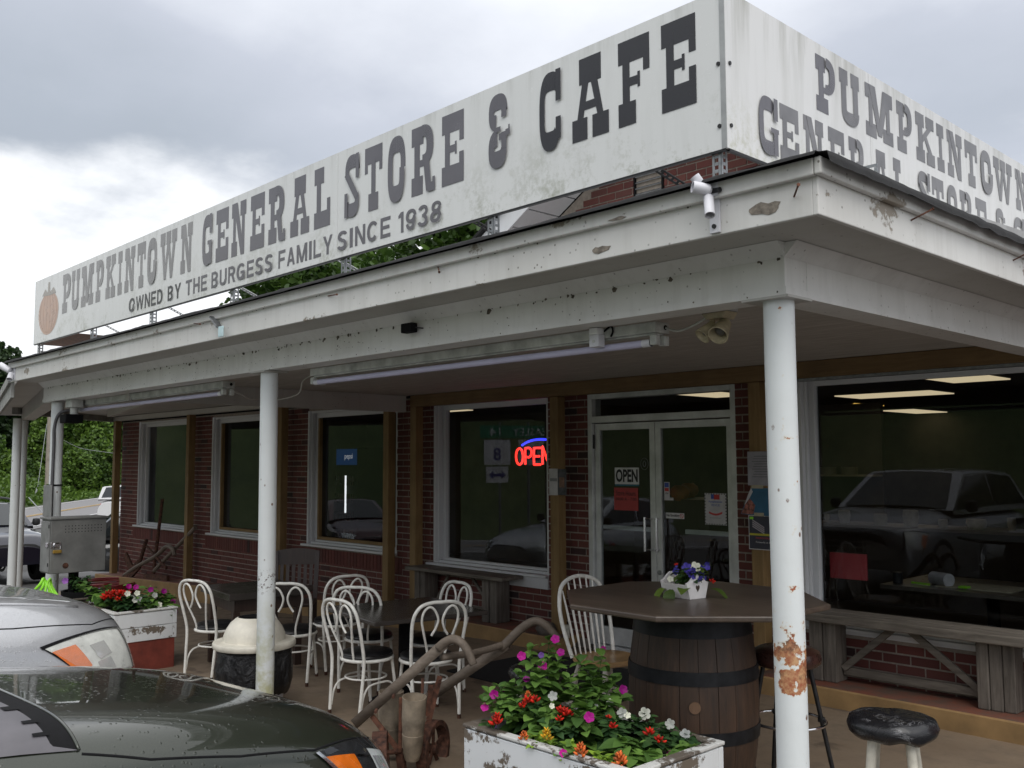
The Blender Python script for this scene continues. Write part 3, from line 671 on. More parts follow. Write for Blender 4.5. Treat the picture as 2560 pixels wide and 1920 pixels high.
mb = MB(); mb.grid(lambda u, v: (lerp(-2.915, -2.775, u), dy - .0015, 1.362 - .018 * math.sin(math.pi * u) + v * .018), 12, 1); part('ribbon', mb, M['redink'], s_)
part('lettering', text_mb('Saturday in the park', -2.905, -2.785, 1.318, 1.328, dy - .0015), M['ink'], s_)
mb = MB()
for i in range(10):
    for xx in (-2.957, -2.741): mb.box(xx, xx + .009, dy - .002, dy - .001, 1.27 + i * .027, 1.282 + i * .027)
for i in range(8):
    for zz in (1.264, 1.53): mb.box(-2.945 + i * .027, -2.932 + i * .027, dy - .002, dy - .001, zz, zz + .008)
part('border', mb, M['ink'], s_)
mb = MB(); mb.tube([(-3.632 + .045 * math.cos(t), dy - .001, 1.80 + .055 * math.sin(t)) for t in (2 * math.pi * i / 28 for i in range(28))], .0025, 5, closed=True)
mb.tube([(-3.632 + .016 * math.cos(t), dy - .001, 1.80 + .026 * math.sin(t)) for t in (2 * math.pi * i / 20 for i in range(20))], .004, 5, closed=True)
solo('ring_sticker', mb, plain('pale_sticker', (.20, .20, .21)), 'faint round logo sticker high on the left door pane', 'sticker')

# posts, header boards
PY = 3.40
for x, zt in ((-16.03, 2.62), (-12.93, 2.62), (-10.0, 2.62), (-7.47, 2.56), (-6.93, 2.475), (-4.63, 2.475), (-2.33, 2.475)):
    mb = MB(); mb.box(x, x + .11, PY, PY + .11, lz(x) - .02, zt); part('post', mb, M['post'], B, bev=.006)
mb = MB(); mb.box(-6.93, .35, PY - .004, PY + .10, 2.478, 2.61); part('header', mb, M['header'], B, bev=.005)
mb = MB(); mb.box(-1.9, .35, PY + .02, PY + .09, 2.455, 2.476); part('header_trim', mb, M['steel'], B)
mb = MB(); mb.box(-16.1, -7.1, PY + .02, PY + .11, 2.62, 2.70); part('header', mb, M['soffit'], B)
mb = MB(); mb.box(-16.1, -7.1, PY + .112, WY - .01, 2.60, 2.72); part('header_backing', mb, M['black'], B)

# ================================================================== PORCH ROOF
P = thing('porch', (-4, 0, 0), 'open porch with white peeling fascia and pipe columns along the store front', 'porch')
for i, (x, y, m) in enumerate(((0, 0, 'column_rust'), (-4.158, 0, 'column_algae'), (-8.638, 0, 'column'))):
    mb = MB(); b0 = gz(x); n_ = 28; rings = fr(b0, 2.478, .06); vs = []
    for z in rings:
        for k in range(n_):
            t = 2 * math.pi * k / n_; rr = .063 * (1 + .006 * noise.noise(Vector((math.cos(t) * 1.5, math.sin(t) * 1.5, z * 2 + i * 9))))
            vs.append((x + rr * math.cos(t) + .004 * math.sin(z * 2.1), y + rr * math.sin(t), z))
    fs = [(a * n_ + k, a * n_ + (k + 1) % n_, (a + 1) * n_ + (k + 1) % n_, (a + 1) * n_ + k) for a in range(len(rings) - 1) for k in range(n_)]
    mb.add(vs, fs); o = bpy.data.objects.new('column', mesh_of('column', mb, M[m], 'all', (x, y, 0))); col.objects.link(o); o.parent = P; o.location = Vector((x, y, 0)) - BASE[P.name]
    if m == 'column_rust': o['label'] = 'white corner column with a large rust patch'
    if m == 'column_algae': o['label'] = 'white column with green mildew near its foot'
    BASE[o.name] = Vector((x, y, 0))
    mb = MB(); mb.box(x - .12, x + .095, y - .095, y + .095, 2.474, 2.4845); part('cap_plate', mb, M['soffit'], o)
XL = -8.9
mb = MB(); mb.box(XL, .07, -.07, .10, 2.488, 2.70); part('front_beam', mb, M['beam'], P, bev=.004)
mb = MB(); mb.box(-.10, .0705, .101, 6.2, 2.4885, 2.70); part('side_beam', mb, M['beam'], P, bev=.004)
mb = MB(); mb.box(XL - .005, .078, -.078, -.0705, 2.486, 2.519); part('beam_trim', mb, M['beam'], P)
mb = MB(); mb.box(.071, .0785, -.0785, 6.2, 2.4865, 2.519); part('beam_trim', mb, M['beam'], P)
mb = MB(); mb.prism([(-.0705, 2.64), (-.0705, 2.699), (-.13, 2.699)], 'x', XL, .075); part('crown_moulding', mb, M['beam'], P)
mb = MB(); mb.prism([(.0712, 2.64), (.0712, 2.6985), (.13, 2.6985)], 'y', -.075, 6.2); part('crown_moulding', mb, M['beam'], P)
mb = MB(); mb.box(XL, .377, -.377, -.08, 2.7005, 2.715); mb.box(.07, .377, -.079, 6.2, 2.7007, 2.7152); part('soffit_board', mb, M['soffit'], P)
mb = MB(); mb.box(XL, .38, -.40, -.378, 2.692, 2.838); part('fascia_board', mb, M['white'], P, bev=.004)
mb = MB(); mb.box(.379, .402, -.40, 6.2, 2.692, 2.838); part('fascia_board', mb, M['white'], P, bev=.004)
mb = MB(); mb.box(XL - .015, .40, -.428, -.4005, 2.83, 2.893); part('upper_fascia', mb, M['white'], P, bev=.005)
mb = MB(); mb.box(.4025, .43, -.428, 6.2, 2.83, 2.893); part('upper_fascia', mb, M['white'], P, bev=.005)
# roof felt: ragged, curling over the edge
def felt(a, b_, outv, amp, drop, seed):
    mb = MB(); a, b_ = Vector(a), Vector(b_); n_ = int((b_ - a).length / .05)
    def fn(u, v):
        p = lerp(a, b_, u); q = p.x * 1.7 + p.y * 1.9 + seed; w = noise.noise(Vector((q, 0, 0))) * .5 + noise.noise(Vector((q * 4.7, 3, 0))) * .32
        e = max(0, v - .6) / .4
        return p + outv * (-.5 + .52 * min(v / .6, 1) + e * .012) + Vector((0, 0, .012 + w * amp * (v > .3) - e * (drop * (.75 + w))))
    mb.grid(fn, n_, 6); return mb
o = part('roof_felt', felt((XL - .03, -.44, 2.897), (.43, -.44, 2.897), Vector((0, -1, 0)), .022, .03, 0), M['roofing'], P, smooth='all', fix=False)
o = part('roof_felt', felt((.44, -.44, 2.897), (.44, 6.2, 2.897), Vector((1, 0, 0)), .03, .065, 5.5), M['roofing'], P, smooth='all', fix=False)
mb = MB(); mb.prism([(-.40, 2.839), (6.2, 2.839), (6.2, 3.08), (3.6, 3.08), (-.40, 2.892)], 'x', XL, .378); part('roof_deck', mb, plain('silver_roof_coating', (.36, .36, .36), .7), P)
mb = MB(); vs = []
mb.box(-9.0, -.101, .101, PY - .006, 2.612, 2.63); part('ceiling', mb, M['ceiling'], P)
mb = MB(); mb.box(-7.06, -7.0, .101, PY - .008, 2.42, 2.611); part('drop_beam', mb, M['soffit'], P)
# nails left in the fascia
nails = [(ony(x, y, -.405), ony(x2, y2, -.47)) for x, y, x2, y2 in ((1985, 492, 1996, 462), (820, 740, 842, 736), (478, 808, 500, 810), (1095, 668, 1098, 680))]
for y in (.35, 1.5, 2.55): nails.append((Vector((.405, y, 2.80)), Vector((.47, y + .06, 2.845))))
for a, c in nails: mb = MB(); mb.tube([a, c, c + (c - a).normalized() * .0005, c + (c - a).normalized() * .003], [.0035, .0035, .007, .007], 6); part('nail', mb, M['redrust'], P)
# cobweb and dirt clots caught along the mouldings
mb = MB(); rg = random.Random(5)
def clot(x, y, z, r):
    n_ = 6; vs = [(x + r * rg.uniform(.4, 1.3) * math.cos(a), y, z + r * rg.uniform(.3, 1.1) * math.sin(a)) for a in (2 * math.pi * i / n_ for i in range(n_))]; mb.add(vs + [(x, y - r * .35, z)], [(i, (i + 1) % n_, n_) for i in range(n_)])
for i in range(150): clot(rg.uniform(XL, .05), -.0715, 2.636 + rg.gauss(0, .008), rg.uniform(.004, .013) * rg.choice((1, 1, 1.7)))
for i in range(60): clot(rg.uniform(XL, .05), -.079, 2.505 + rg.gauss(0, .012), rg.uniform(.002, .006))
for i in range(90): clot(rg.uniform(XL, .05), -.0715, rg.uniform(2.53, 2.62), rg.uniform(.002, .006))
for i in range(60): clot(rg.uniform(XL, .35), -.4015, 2.833 + rg.gauss(0, .004), rg.uniform(.003, .009))
part('cobweb_clots', mb, plain('dark_cobweb_dirt', (.13, .11, .085), .95, 0, .4, 30), P, fix=False, kind='stuff')
# bare patches where boards have split
for x, z, w, h in ((.19, 2.755, .15, .05), (-.62, 2.735, .12, .035), (-.50, 2.842, .10, .016)):
    mb = MB(); n_ = 14; pts = [(x + w / 2 * math.cos(t) * random.uniform(.7, 1.1), z + h / 2 * math.sin(t) * random.uniform(.6, 1.2)) for t in (2 * math.pi * i / n_ for i in range(n_))]
    y0 = -.4012 if z < 2.83 else -.4292
    mb.prism(pts, 'y', y0 - .0015, y0 + .003); part('bare_patch', mb, plain('bare_split_wood', (.27, .235, .195), .9, 0, .3, 30, bump=.01), P)

# second, lower canopy continuing to the left
K = thing('side_canopy', (-11.5, .5, 0), 'lower white canopy continuing past the far left end of the porch', 'canopy')
a, d = Vector((-8.9, -.36)), Vector((-5.6, 1.35)).normalized(); nrm = Vector((-d.y, d.x))
if nrm.y < 0: nrm = -nrm
def K_box(mb, s0, s1, n0, n1, z0, z1):
    q = [a + d * s + nrm * n for s, n in ((s0, n0), (s1, n0), (s1, n1), (s0, n1))]; vs = [(p.x, p.y, z) for z in (z0, z1) for p in q]
    mb.add(vs, ((0, 3, 2, 1), (4, 5, 6, 7), (0, 1, 5, 4), (1, 2, 6, 5), (2, 3, 7, 6), (3, 0, 4, 7)))
mb = MB(); K_box(mb, .02, 8.2, -.03, 0, 2.53, 2.69); part('fascia_board', mb, M['concretegrey'], K)
mb = MB(); K_box(mb, .02, 8.2, -.06, -.031, 2.685, 2.78); part('upper_fascia', mb, M['concretegrey'], K)
mb = MB(); e_ = a + d * 8.2; mb.prism([(-8.88, -.33), (e_.x, e_.y), (-16.6, 3.55), (-8.88, 3.55)], 'z', 2.712, 2.76); part('canopy_deck', mb, M['soffit'], K)
mb = MB(); mb.beam((-14.15, 1.15, 2.66), (-16.25, 3.5, 2.66), .10, .10); part('end_beam', mb, M['concretegrey'], K)
mb = MB(); K_box(mb, .1, 5.6, .34, .52, 2.52, 2.71); part('canopy_beam', mb, M['soffit'], K)
mb = MB(); K_box(mb, .3, 5.6, 1.6, 1.7, 2.60, 2.71); part('canopy_beam', mb, M['soffit'], K)
for px, dd in ((37, 14.9), (52, 15.6)):
    q = at(px, 1250, dd); mb = MB(); mb.tube([(q.x, q.y, gz(q.x) - .06), (q.x, q.y, 2.54)], .066, 20); part('column', mb, M['column'], K, smooth=True)
# ================================================================== ROOF SIGN
SY, SX, SZ0, SZ1 = .10, -.297, 3.222, 3.965
S = thing('roof_sign', (-.297, .1, SZ0), 'long white roof sign lettered PUMPKINTOWN GENERAL STORE and CAFE', 'sign')
for x0, x1 in ((-9.865, -6.752), (-6.748, -3.447), (-3.443, -.2975)):
    mb = MB(); mb.box(x0, x1, SY, SY + .012, SZ0, SZ1); part('sign_panel', mb, M['signface'], S)
for y0, y1 in ((SY + .0005, 1.497), (1.501, 3.997), (4.001, 6.6)):
    mb = MB(); mb.box(SX - .012, SX, y0, y1, SZ0 + .0005, SZ1 + .0005); part('side_panel', mb, M['signside'], S)
mb = MB(); mb.box(-9.865, -8.6, SY + .013, SY + .42, SZ0 + .004, SZ0 + .012); mb.box(-9.866, -9.855, SY + .013, SY + .28, SZ0 + .0125, SZ1 - .002)
part('sign_tray', mb, M['rust'], S)
mb = MB(); mb.box(-9.86, -.31, SY + .001, SY + .02, SZ0 - .010, SZ0 - .0005); mb.box(SX - .02, SX - .001, SY + .021, 6.6, SZ0 - .010, SZ0 - .0004); part('edge_strip', mb, M['blackmetal'], S)
mb = MB()
for z in (3.33, 3.62): mb.tube([(SX + .001, SY + .03, z), (SX + .006, SY + .03, z)], .010, 8); mb.tube([(-.335, SY, z), (-.335, SY - .006, z)], .010, 8)
part('screw', mb, M['blackmetal'], S)
mb = MB(); mb.box(-.325, -.2985, SY - .003, SY - .0005, SZ0, SZ1); part('corner_strip', mb, plain('corner_strip_metal', (.36, .37, .37), .4, .2), S)
def perforated(mb, a, b_, w, u):                        # slotted angle: two rails and the bridges between its holes
    a, b_, u = Vector(a), Vector(b_), Vector(u); d = (b_ - a); L = d.length; d.normalize(); k = max(2, int(L / .032))
    n_ = d.cross(u).normalized()
    for s in (-1, 1): mb.beam(a + u * s * w * .37, b_ + u * s * w * .37, w * .26, .004, n_)
    for i in range(k + 1):
        p = a + d * L * i / k; mb.beam(p - d * .007 - u * w * .2, p - d * .007 + u * w * .2, .014, .0035, n_)
for x in (-9.75, -8.07, -6.58, -5.0, -3.40, -1.90, -.37):
    mb = MB(); perforated(mb, (x, SY + .02, 2.94), (x, SY + .02, SZ0 + .02), .045, (1, 0, 0)); perforated(mb, (x + .024, SY + .045, 2.94), (x + .024, SY + .045, SZ0 + .02), .045, (0, 1, 0))
    part('leg', mb, M['steel'], S)
    mb = MB(); perforated(mb, (x, SY + .02, 2.975), (x + .75, SY + .02, 2.972), .045, (0, 0, 1)); part('foot_angle', mb, M['steel'], S)
    if x < -1: mb = MB(); perforated(mb, (x + .75, SY + .30, 3.5), (x + 1.25, SY + 1.1, 2.98), .05, (.7, -.3, .3)); part('brace', mb, M['blackmetal'] if x > -4 else M['steel'], S)
# slab lettering
def rect(a, b_, c, d): return [(a, b_), (c, b_), (c, d), (a, d)]
def sup(cx, cy, rx, ry, t, e):
    c, s = math.cos(t), math.sin(t); return (cx + rx * math.copysign(abs(c) ** (2 / e), c), cy + ry * math.copysign(abs(s) ** (2 / e), s))
def ring(cx, cy, ro, ri, a0, a1, eo=2.5, ei=3.5, n=18):
    o = []
    for i in range(n):
        t0, t1 = R(lerp(a0, a1, i / n)), R(lerp(a0, a1, (i + 1) / n))
        o.append([sup(cx, cy, *ri, t0, ei), sup(cx, cy, *ro, t0, eo), sup(cx, cy, *ro, t1, eo), sup(cx, cy, *ri, t1, ei)])
    return o
TB, FT = .73, .27
G = {
 'I': [rect(0, TB, 1, 1), rect(0, 0, 1, FT), rect(.3, .2, .7, .8)],
 'T': [rect(0, TB, 1, 1), rect(0, .6, .17, TB), rect(.83, .6, 1, TB), rect(.38, .2, .62, .8), rect(.22, 0, .78, FT)],
 'E': [rect(0, TB, 1, 1), rect(.8, .58, 1, TB), rect(.14, .2, .37, .8), rect(.36, .45, .68, .55), rect(.6, .41, .68, .59), rect(0, 0, 1, FT), rect(.8, FT, 1, .42)],
 'F': [rect(0, TB, 1, 1), rect(.8, .58, 1, TB), rect(.14, .2, .37, .8), rect(.36, .45, .70, .55), rect(.62, .41, .70, .59), rect(0, 0, .56, FT)],
 'L': [rect(0, TB, .6, 1), rect(.15, .2, .42, .8), rect(0, 0, 1, FT), rect(.8, FT, 1, .46)],
 'N': [rect(0, TB, .36, 1), rect(0, 0, .40, FT), rect(.11, .2, .29, .8), rect(.60, TB, 1, 1), rect(.72, 0, .90, .8), [(.14, 1), (.40, 1), (.90, 0), (.66, 0)]],
 'M': [rect(0, 0, .38, FT), rect(.62, 0, 1, FT), rect(0, TB, .30, 1), rect(.70, TB, 1, 1), rect(.12, .2, .25, .8), rect(.75, .2, .88, .8), [(.14, 1), (.36, 1), (.57, .08), (.43, .08)], [(.86, 1), (.64, 1), (.43, .08), (.57, .08)]],
 'W': [rect(0, TB, .30, 1), rect(.36, TB, .64, 1), rect(.70, TB, 1, 1), [(.07, .8), (.23, .8), (.37, 0), (.25, 0)], [(.43, .8), (.55, .8), (.37, 0), (.25, 0)], [(.45, .8), (.57, .8), (.75, 0), (.63, 0)], [(.78, .8), (.92, .8), (.75, 0), (.63, 0)]],
 'K': [rect(0, 0, .46, FT), rect(0, TB, .46, 1), rect(.12, .2, .36, .8), rect(.56, TB + .03, 1, 1), [(.34, .40), (.34, .56), (.70, .8), (.90, .8)], [(.40, .58), (.58, .56), (.92, .2), (.70, .2)], rect(.56, 0, 1, FT - .02)],
 'A': [rect(.20, .68, .80, 1), [(.30, .75), (.48, .75), (.29, .2), (.12, .2)], [(.50, .75), (.68, .75), (.88, .2), (.72, .2)], rect(.28, .36, .72, .46), rect(0, 0, .42, FT), rect(.56, 0, 1, FT)],
 'U': [rect(0, TB, .42, 1), rect(.58, TB, 1, 1), rect(.08, .25, .33, .8), rect(.67, .25, .92, .8)] + ring(.5, .27, (.42, .27), (.17, .03), 180, 360),
 'O': ring(.5, .5, (.5, .5), (.22, .25), 0, 360, 2.7, 5, 40),
 'C': ring(.5, .5, (.5, .5), (.26, .26), 42, 318, 2.7, 5, 34) + [rect(.77, .60, 1, 1), rect(.77, .12, 1, .40)],
 'G': ring(.5, .5, (.48, .5), (.24, .26), 42, 318, 2.7, 5, 34) + [rect(.76, .62, .97, 1), rect(.74, .02, .96, .44), rect(.58, .40, 1, .48)],
 'S': ring(.5, .74, (.5, .26), (.24, .04), 0, 200) + ring(.5, .26, (.5, .26), (.24, .04), 180, 380) + [rect(.78, .60, 1, .99), rect(0, .01, .22, .40), [(0, .68), (.25, .74), (1, .32), (.75, .26)]],
 'P': [rect(0, TB, .5, 1), rect(0, 0, .62, FT), rect(.14, .2, .40, .8), rect(.38, .36, .52, .46)] + ring(.5, .68, (.5, .32), (.20, .15), -90, 90),
 'R': [rect(0, TB, .5, 1), rect(0, 0, .48, FT), rect(.12, .2, .35, .8), rect(.34, .40, .52, .50)] + ring(.46, .70, (.46, .30), (.18, .13), -90, 90) + [[(.52, .48), (.76, .46), (.86, .02), (.64, .02)], rect(.70, 0, 1, .13), rect(.9, .1, 1, .2)],
 '&': ring(.42, .75, (.42, .25), (.18, .03), 0, 262) + ring(.42, .26, (.42, .26), (.17, .03), 92, 360) + [rect(.61, .66, .84, .80), rect(.36, .48, .58, .545), rect(.61, .24, .84, .46), rect(.50, .36, .66, .45), rect(.80, .40, 1, .48), rect(.93, .40, 1, .53)],
}
def halfb(st_): return [rect(0, 0, .24, 1)] + st_
SANS = {
 'O': ring(.5, .5, (.5, .5), (.27, .33), 0, 360, 2.2, 2.2, 36), 'C': ring(.5, .5, (.5, .5), (.27, .33), 38, 322, 2.2, 2.2, 30),
 'W': [[(0, 1), (.16, 1), (.33, 0), (.19, 0)], [(.19, 0), (.33, 0), (.57, 1), (.43, 1)], [(.43, 1), (.57, 1), (.81, 0), (.67, 0)], [(.67, 0), (.81, 0), (1, 1), (.84, 1)]],
 'N': [rect(0, 0, .24, 1), rect(.76, 0, 1, 1), [(0, 1), (.26, 1), (1, 0), (.74, 0)]], 'E': halfb([rect(.1, .82, 1, 1), rect(.1, .42, .9, .59), rect(.1, 0, 1, .18)]), 'F': halfb([rect(.1, .82, 1, 1), rect(.1, .40, .9, .57)]),
 'D': halfb([rect(.1, .83, .46, 1), rect(.1, 0, .46, .17)] + ring(.42, .5, (.58, .5), (.33, .33), -90, 90, 2.3, 2.3)),
 'B': halfb([rect(.1, .84, .54, 1), rect(.1, .44, .54, .58), rect(.1, 0, .54, .16)] + ring(.5, .74, (.44, .26), (.20, .11), -90, 90, 2.2, 2.2) + ring(.5, .28, (.5, .28), (.26, .13), -90, 90, 2.2, 2.2)),
 'Y': [[(0, 1), (.26, 1), (.62, .40), (.38, .40)], [(1, 1), (.74, 1), (.38, .40), (.62, .40)], rect(.38, 0, .62, .5)], 'T': [rect(0, .82, 1, 1), rect(.37, 0, .63, .9)],
 'H': [rect(0, 0, .25, 1), rect(.75, 0, 1, 1), rect(.1, .42, .9, .60)], 'U': [rect(0, .3, .25, 1), rect(.75, .3, 1, 1)] + ring(.5, .33, (.5, .33), (.25, .16), 180, 360, 2.2, 2.2),
 'R': halfb([rect(.1, .84, .54, 1), rect(.1, .43, .56, .59), [(.42, .5), (.70, .5), (1, 0), (.72, 0)]] + ring(.5, .715, (.46, .285), (.21, .125), -90, 90, 2.2, 2.2)),
 'G': ring(.5, .5, (.5, .5), (.27, .33), 38, 325, 2.2, 2.2, 30) + [rect(.54, .36, 1, .52), rect(.78, .02, 1, .45)],
 'S': ring(.5, .73, (.46, .27), (.21, .10), 15, 270, 2.2, 2.2, 22) + ring(.5, .28, (.5, .28), (.25, .11), -165, 90, 2.2, 2.2, 22),
 'A': [[(0, 0), (.25, 0), (.63, 1), (.37, 1)], [(1, 0), (.75, 0), (.37, 1), (.63, 1)], rect(.22, .2, .78, .36)], 'M': [rect(0, 0, .2, 1), rect(.8, 0, 1, 1), [(0, 1), (.24, 1), (.59, 0), (.41, 0)], [(1, 1), (.76, 1), (.41, 0), (.59, 0)]],
 'I': [rect(0, 0, 1, 1)], 'L': halfb([rect(.1, 0, 1, .18)]), '1': [rect(.45, 0, .9, 1), [(.0, .72), (.0, .85), (.45, 1), (.45, .74)]],
 '9': ring(.5, .67, (.5, .33), (.24, .17), 0, 360, 2.2, 2.2, 26) + ring(.5, .5, (.5, .5), (.25, .34), 205, 360, 2.2, 2.2), '8': ring(.5, .74, (.44, .26), (.19, .11), 0, 360, 2.2, 2.2, 24) + ring(.5, .28, (.5, .28), (.23, .12), 0, 360, 2.2, 2.2, 26),
 '3': ring(.46, .74, (.44, .26), (.19, .11), -90, 165, 2.2, 2.2, 20) + ring(.46, .28, (.5, .28), (.24, .12), -168, 90, 2.2, 2.2, 22)}
def letter(ch, u0, u1, z0, z1, mat, side=False, font=None, name='letter'):
    mb = MB(); k = 0
    for q in (font or G)[ch]:
        o = .0014 + k * .00025; k += 1
        pts = [(u0 + p[0] * (u1 - u0), z0 + p[1] * (z1 - z0)) for p in q]
        if not side: mb.add([(p[0], SY - o, p[1]) for p in pts], [tuple(range(len(q)))])
        else: mb.add([(SX + o, p[0], p[1]) for p in pts], [tuple(range(len(q)))])
    part(name, mb, mat, S, fix=False)
fw = [('PUMPKINTOWN', 'letter_pale', [(-8.92, -8.676), (-8.641, -8.402), (-8.343, -7.997), (-7.928, -7.726), (-7.66, -7.414), (-7.347, -7.243), (-7.174, -6.934), (-6.876, -6.685), (-6.629, -6.427), (-6.356, -6.01), (-5.927, -5.7)]),
      ('GENERAL', 'letter', [(-5.503, -5.315), (-5.256, -5.041), (-4.985, -4.748), (-4.674, -4.456), (-4.393, -4.14), (-4.07, -3.81), (-3.745, -3.537)]),
      ('STORE&', 'letter', [(-3.347, -3.179), (-3.12, -2.923), (-2.856, -2.674), (-2.611, -2.372), (-2.311, -2.108), (-1.885, -1.703)]),
      ('CAFE', 'letter_black', [(-1.476, -1.313), (-1.238, -.988), (-.924, -.727), (-.655, -.456)])]
for w, m, ex in fw:
    for ch, (a, c) in zip(w, ex): letter(ch, a, c, 3.474, 3.908, M[m])
sw = [('PUMPKINTOWN', 3.607, 3.905, [(.912, 1.108), (1.161, 1.381), (1.451, 1.783), (1.838, 2.032), (2.091, 2.349), (2.392, 2.495), (2.548, 2.78), (2.83, 3.033), (3.084, 3.277), (3.324, 3.668), (3.736, 3.965)]),
      ('GENERALSTORE&CAFE', 3.262, 3.548, [(.355, .524), (.55, .724), (.773, .969), (1.022, 1.191), (1.242, 1.416), (1.52, 1.705), (1.769, 1.925), (2.091, 2.243), (2.292, 2.462), (2.509, 2.669), (2.715, 2.906), (2.973, 3.157), (3.327, 3.497), (3.659, 3.859), (3.90, 4.12), (4.16, 4.34), (4.39, 4.57)])]
for w, z0, z1, ex in sw:
    for i, (ch, (a, c)) in enumerate(zip(w, ex)): letter(ch, a, c, z0, z1, M['letter_grey' if i > 0 else 'letter'], True)
for w, a, c, m in (('OWNED BY', -7.04, -5.905, 'letter_black'), ('THE', -5.81, -5.405, 'letter'), ('BURGESS', -5.325, -4.315, 'letter'), ('FAMILY', -4.236, -3.503, 'letter'), ('SINCE', -3.438, -2.83, 'letter'), ('1938', -2.746, -2.31, 'letter')):
    ws = [{'W': 1.42, 'M': 1.22, 'I': .30, '1': .55, ' ': .45, 'E': .86, 'F': .84, 'L': .84, 'O': 1.06, 'G': 1.06, 'Y': 1.02}.get(ch, .94) for ch in w]; gp = .20; tot = sum(ws) + gp * (len(w) - 1); x = a
    for ch, k in zip(w, ws):
        x1 = x + k / tot * (c - a)
        if ch != ' ': letter(ch, x, x1, 3.268, 3.402, M[m], font=SANS, name='small_letter')
        x = x1 + gp / tot * (c - a)
# faded pumpkin drawn at the left end
pk = lambda cx, cz, rx, rz, lay, n_=28: [(cx + rx * math.cos(t), SY - lay, cz + rz * math.sin(t) * (1.08 if math.sin(t) < 0 else .92)) for t in (2 * math.pi * i / n_ for i in range(n_))]
for rx, lay, cx in ((.32, .0016, 0), ):
    mb = MB(); mb.add(pk(-9.375, 3.555, .335, .245, .0016), [tuple(range(28))]); part('pumpkin_print', mb, M['faded_orange'], S, fix=False)
mb = MB()
for f in (-.82, -.5, -.17, .17, .5, .82):
    pts = [(-9.375 + .335 * f * math.cos(t), 3.55 + .24 * math.sin(t)) for t in [R(-82 + 164 * i / 14) for i in range(15)]]
    for p, q in zip(pts, pts[1:]): mb.add([(p[0] - .004, SY - .0022, p[1]), (p[0] + .004, SY - .0022, p[1]), (q[0] + .004, SY - .0022, q[1]), (q[0] - .004, SY - .0022, q[1])], [(0, 1, 2, 3)])
part('pumpkin_ribs', mb, plain('faded_rib_print', (.40, .22, .15), .3), S, fix=False)
mb = MB(); mb.add([(-9.60, SY - .0027, 3.76), (-9.50, SY - .0027, 3.83), (-9.42, SY - .0027, 3.77), (-9.40, SY - .0027, 3.90), (-9.35, SY - .0027, 3.89), (-9.345, SY - .0027, 3.77), (-9.22, SY - .0027, 3.82), (-9.14, SY - .0027, 3.74), (-9.36, SY - .0027, 3.74)], [(0, 1, 2, 8), (2, 3, 4, 5, 8), (5, 6, 7, 8)]); part('pumpkin_stem', mb, M['faded_leaf'], S, fix=False)

# ================================================================== FIXTURES UNDER THE BEAM
def tube_light(x0, x1, label):
    t = thing('tube_light', (x0, .17, 2.44), label, 'light fixture', 'fluorescent fixtures under the porch beam')
    mb = MB(); mb.box(x0, x1, .115, .225, 2.435, 2.487); part('housing', mb, M['fixture'], t, bev=.004)
    mb = MB(); mb.box(x0 + .02, x1 - .02, .135, .205, 2.425, 2.4345); part('reflector', mb, M['fixture'], t)
    for x, s in ((x0 + .02, 1), (x1 - .02, -1)):
        for y in (.135, .205):
            mb = MB(); mb.box(x - .02, x + .02, y - .018, y + .018, 2.375, 2.4249); part('lampholder', mb, M['fixture'], t, bev=.006)
    mb = MB(); mb.tube([(x0 + .041, .135, 2.388), (x1 - .041, .135, 2.388)], .0185, 16); part('tube', mb, M['tube'], t, smooth=True)
    for x, e in ((x0 + .041, .05), (x1 - .041, -.05)):
        mb = MB(); mb.tube([(x, .135, 2.388), (x + e, .135, 2.388)], .0195, 16); part('tube_cap', mb, M['plasticwhite'], t, smooth=True)
    mb = MB(); mb.tube([(x1 + .0005, .19, 2.462), (x1 + .004, .19, 2.462)], .012, 12); part('knockout', mb, M['black'], t)
tube_light(-3.80, -.73, 'long unlit fluorescent tube fixture nearest the corner column')
a, c = ony(205, 1015, .17), ony(572, 966, .17)
tube_light(a.x, c.x, 'long unlit fluorescent tube fixture over the utility cabinet end of the porch')
def cable(pts, r, mat, label, name='cable'):
    mb = MB(); mb.tube(bez(pts, 8), r, 6); return solo(name, mb, mat, label, 'cable', smooth='all', base=pts[0])
cable([(-.73, .19, 2.462), (-.66, .20, 2.44), (-.57, .21, 2.462), (-.50, .21, 2.49)], .006, M['fixture'], 'grey flex running from the long tube fixture to the twin floodlight')
p0, p1 = ony(572, 968, .17), ony(655, 998, .6)
cable([p0 + Vector((0, .02, -.02)), ony(600, 985, .3), ony(625, 997, .45), p1, ony(690, 1000, .6), ony(745, 985, .45), ony(758, 952, .35), (-3.80, .17, 2.46)], .006, M['soffit'], 'thin white flex sagging between the two tube fixtures')
# photocell clipped to the long tube
q = (-1.075, .09, 2.43)
t = thing('light_sensor', q, 'small grey photocell box clipped to the long tube fixture', 'sensor')
mb = MB(); mb.box(-1.105, -1.045, .062, .112, 2.39, 2.452); part('case', mb, M['plasticwhite'], t, bev=.003)
mb = MB(); mb.box(-1.102, -1.048, .058, .110, 2.4525, 2.485); part('lens_cap', mb, plain('bright_clear_cap', (.85, .86, .86), .1), t, bev=.003)
mb = MB(); mb.tube(bez([(-1.05, .114, 2.47), (-1.0, .105, 2.49), (-.985, .104, 2.465), (-1.005, .112, 2.44)], 6), .005, 8); part('lead', mb, M['black'], t, smooth=True)
mb = MB(); mb.tube([(-1.075, .0615, 2.418), (-1.075, .059, 2.418)], .008, 12); part('button', mb, M['fixture'], t)
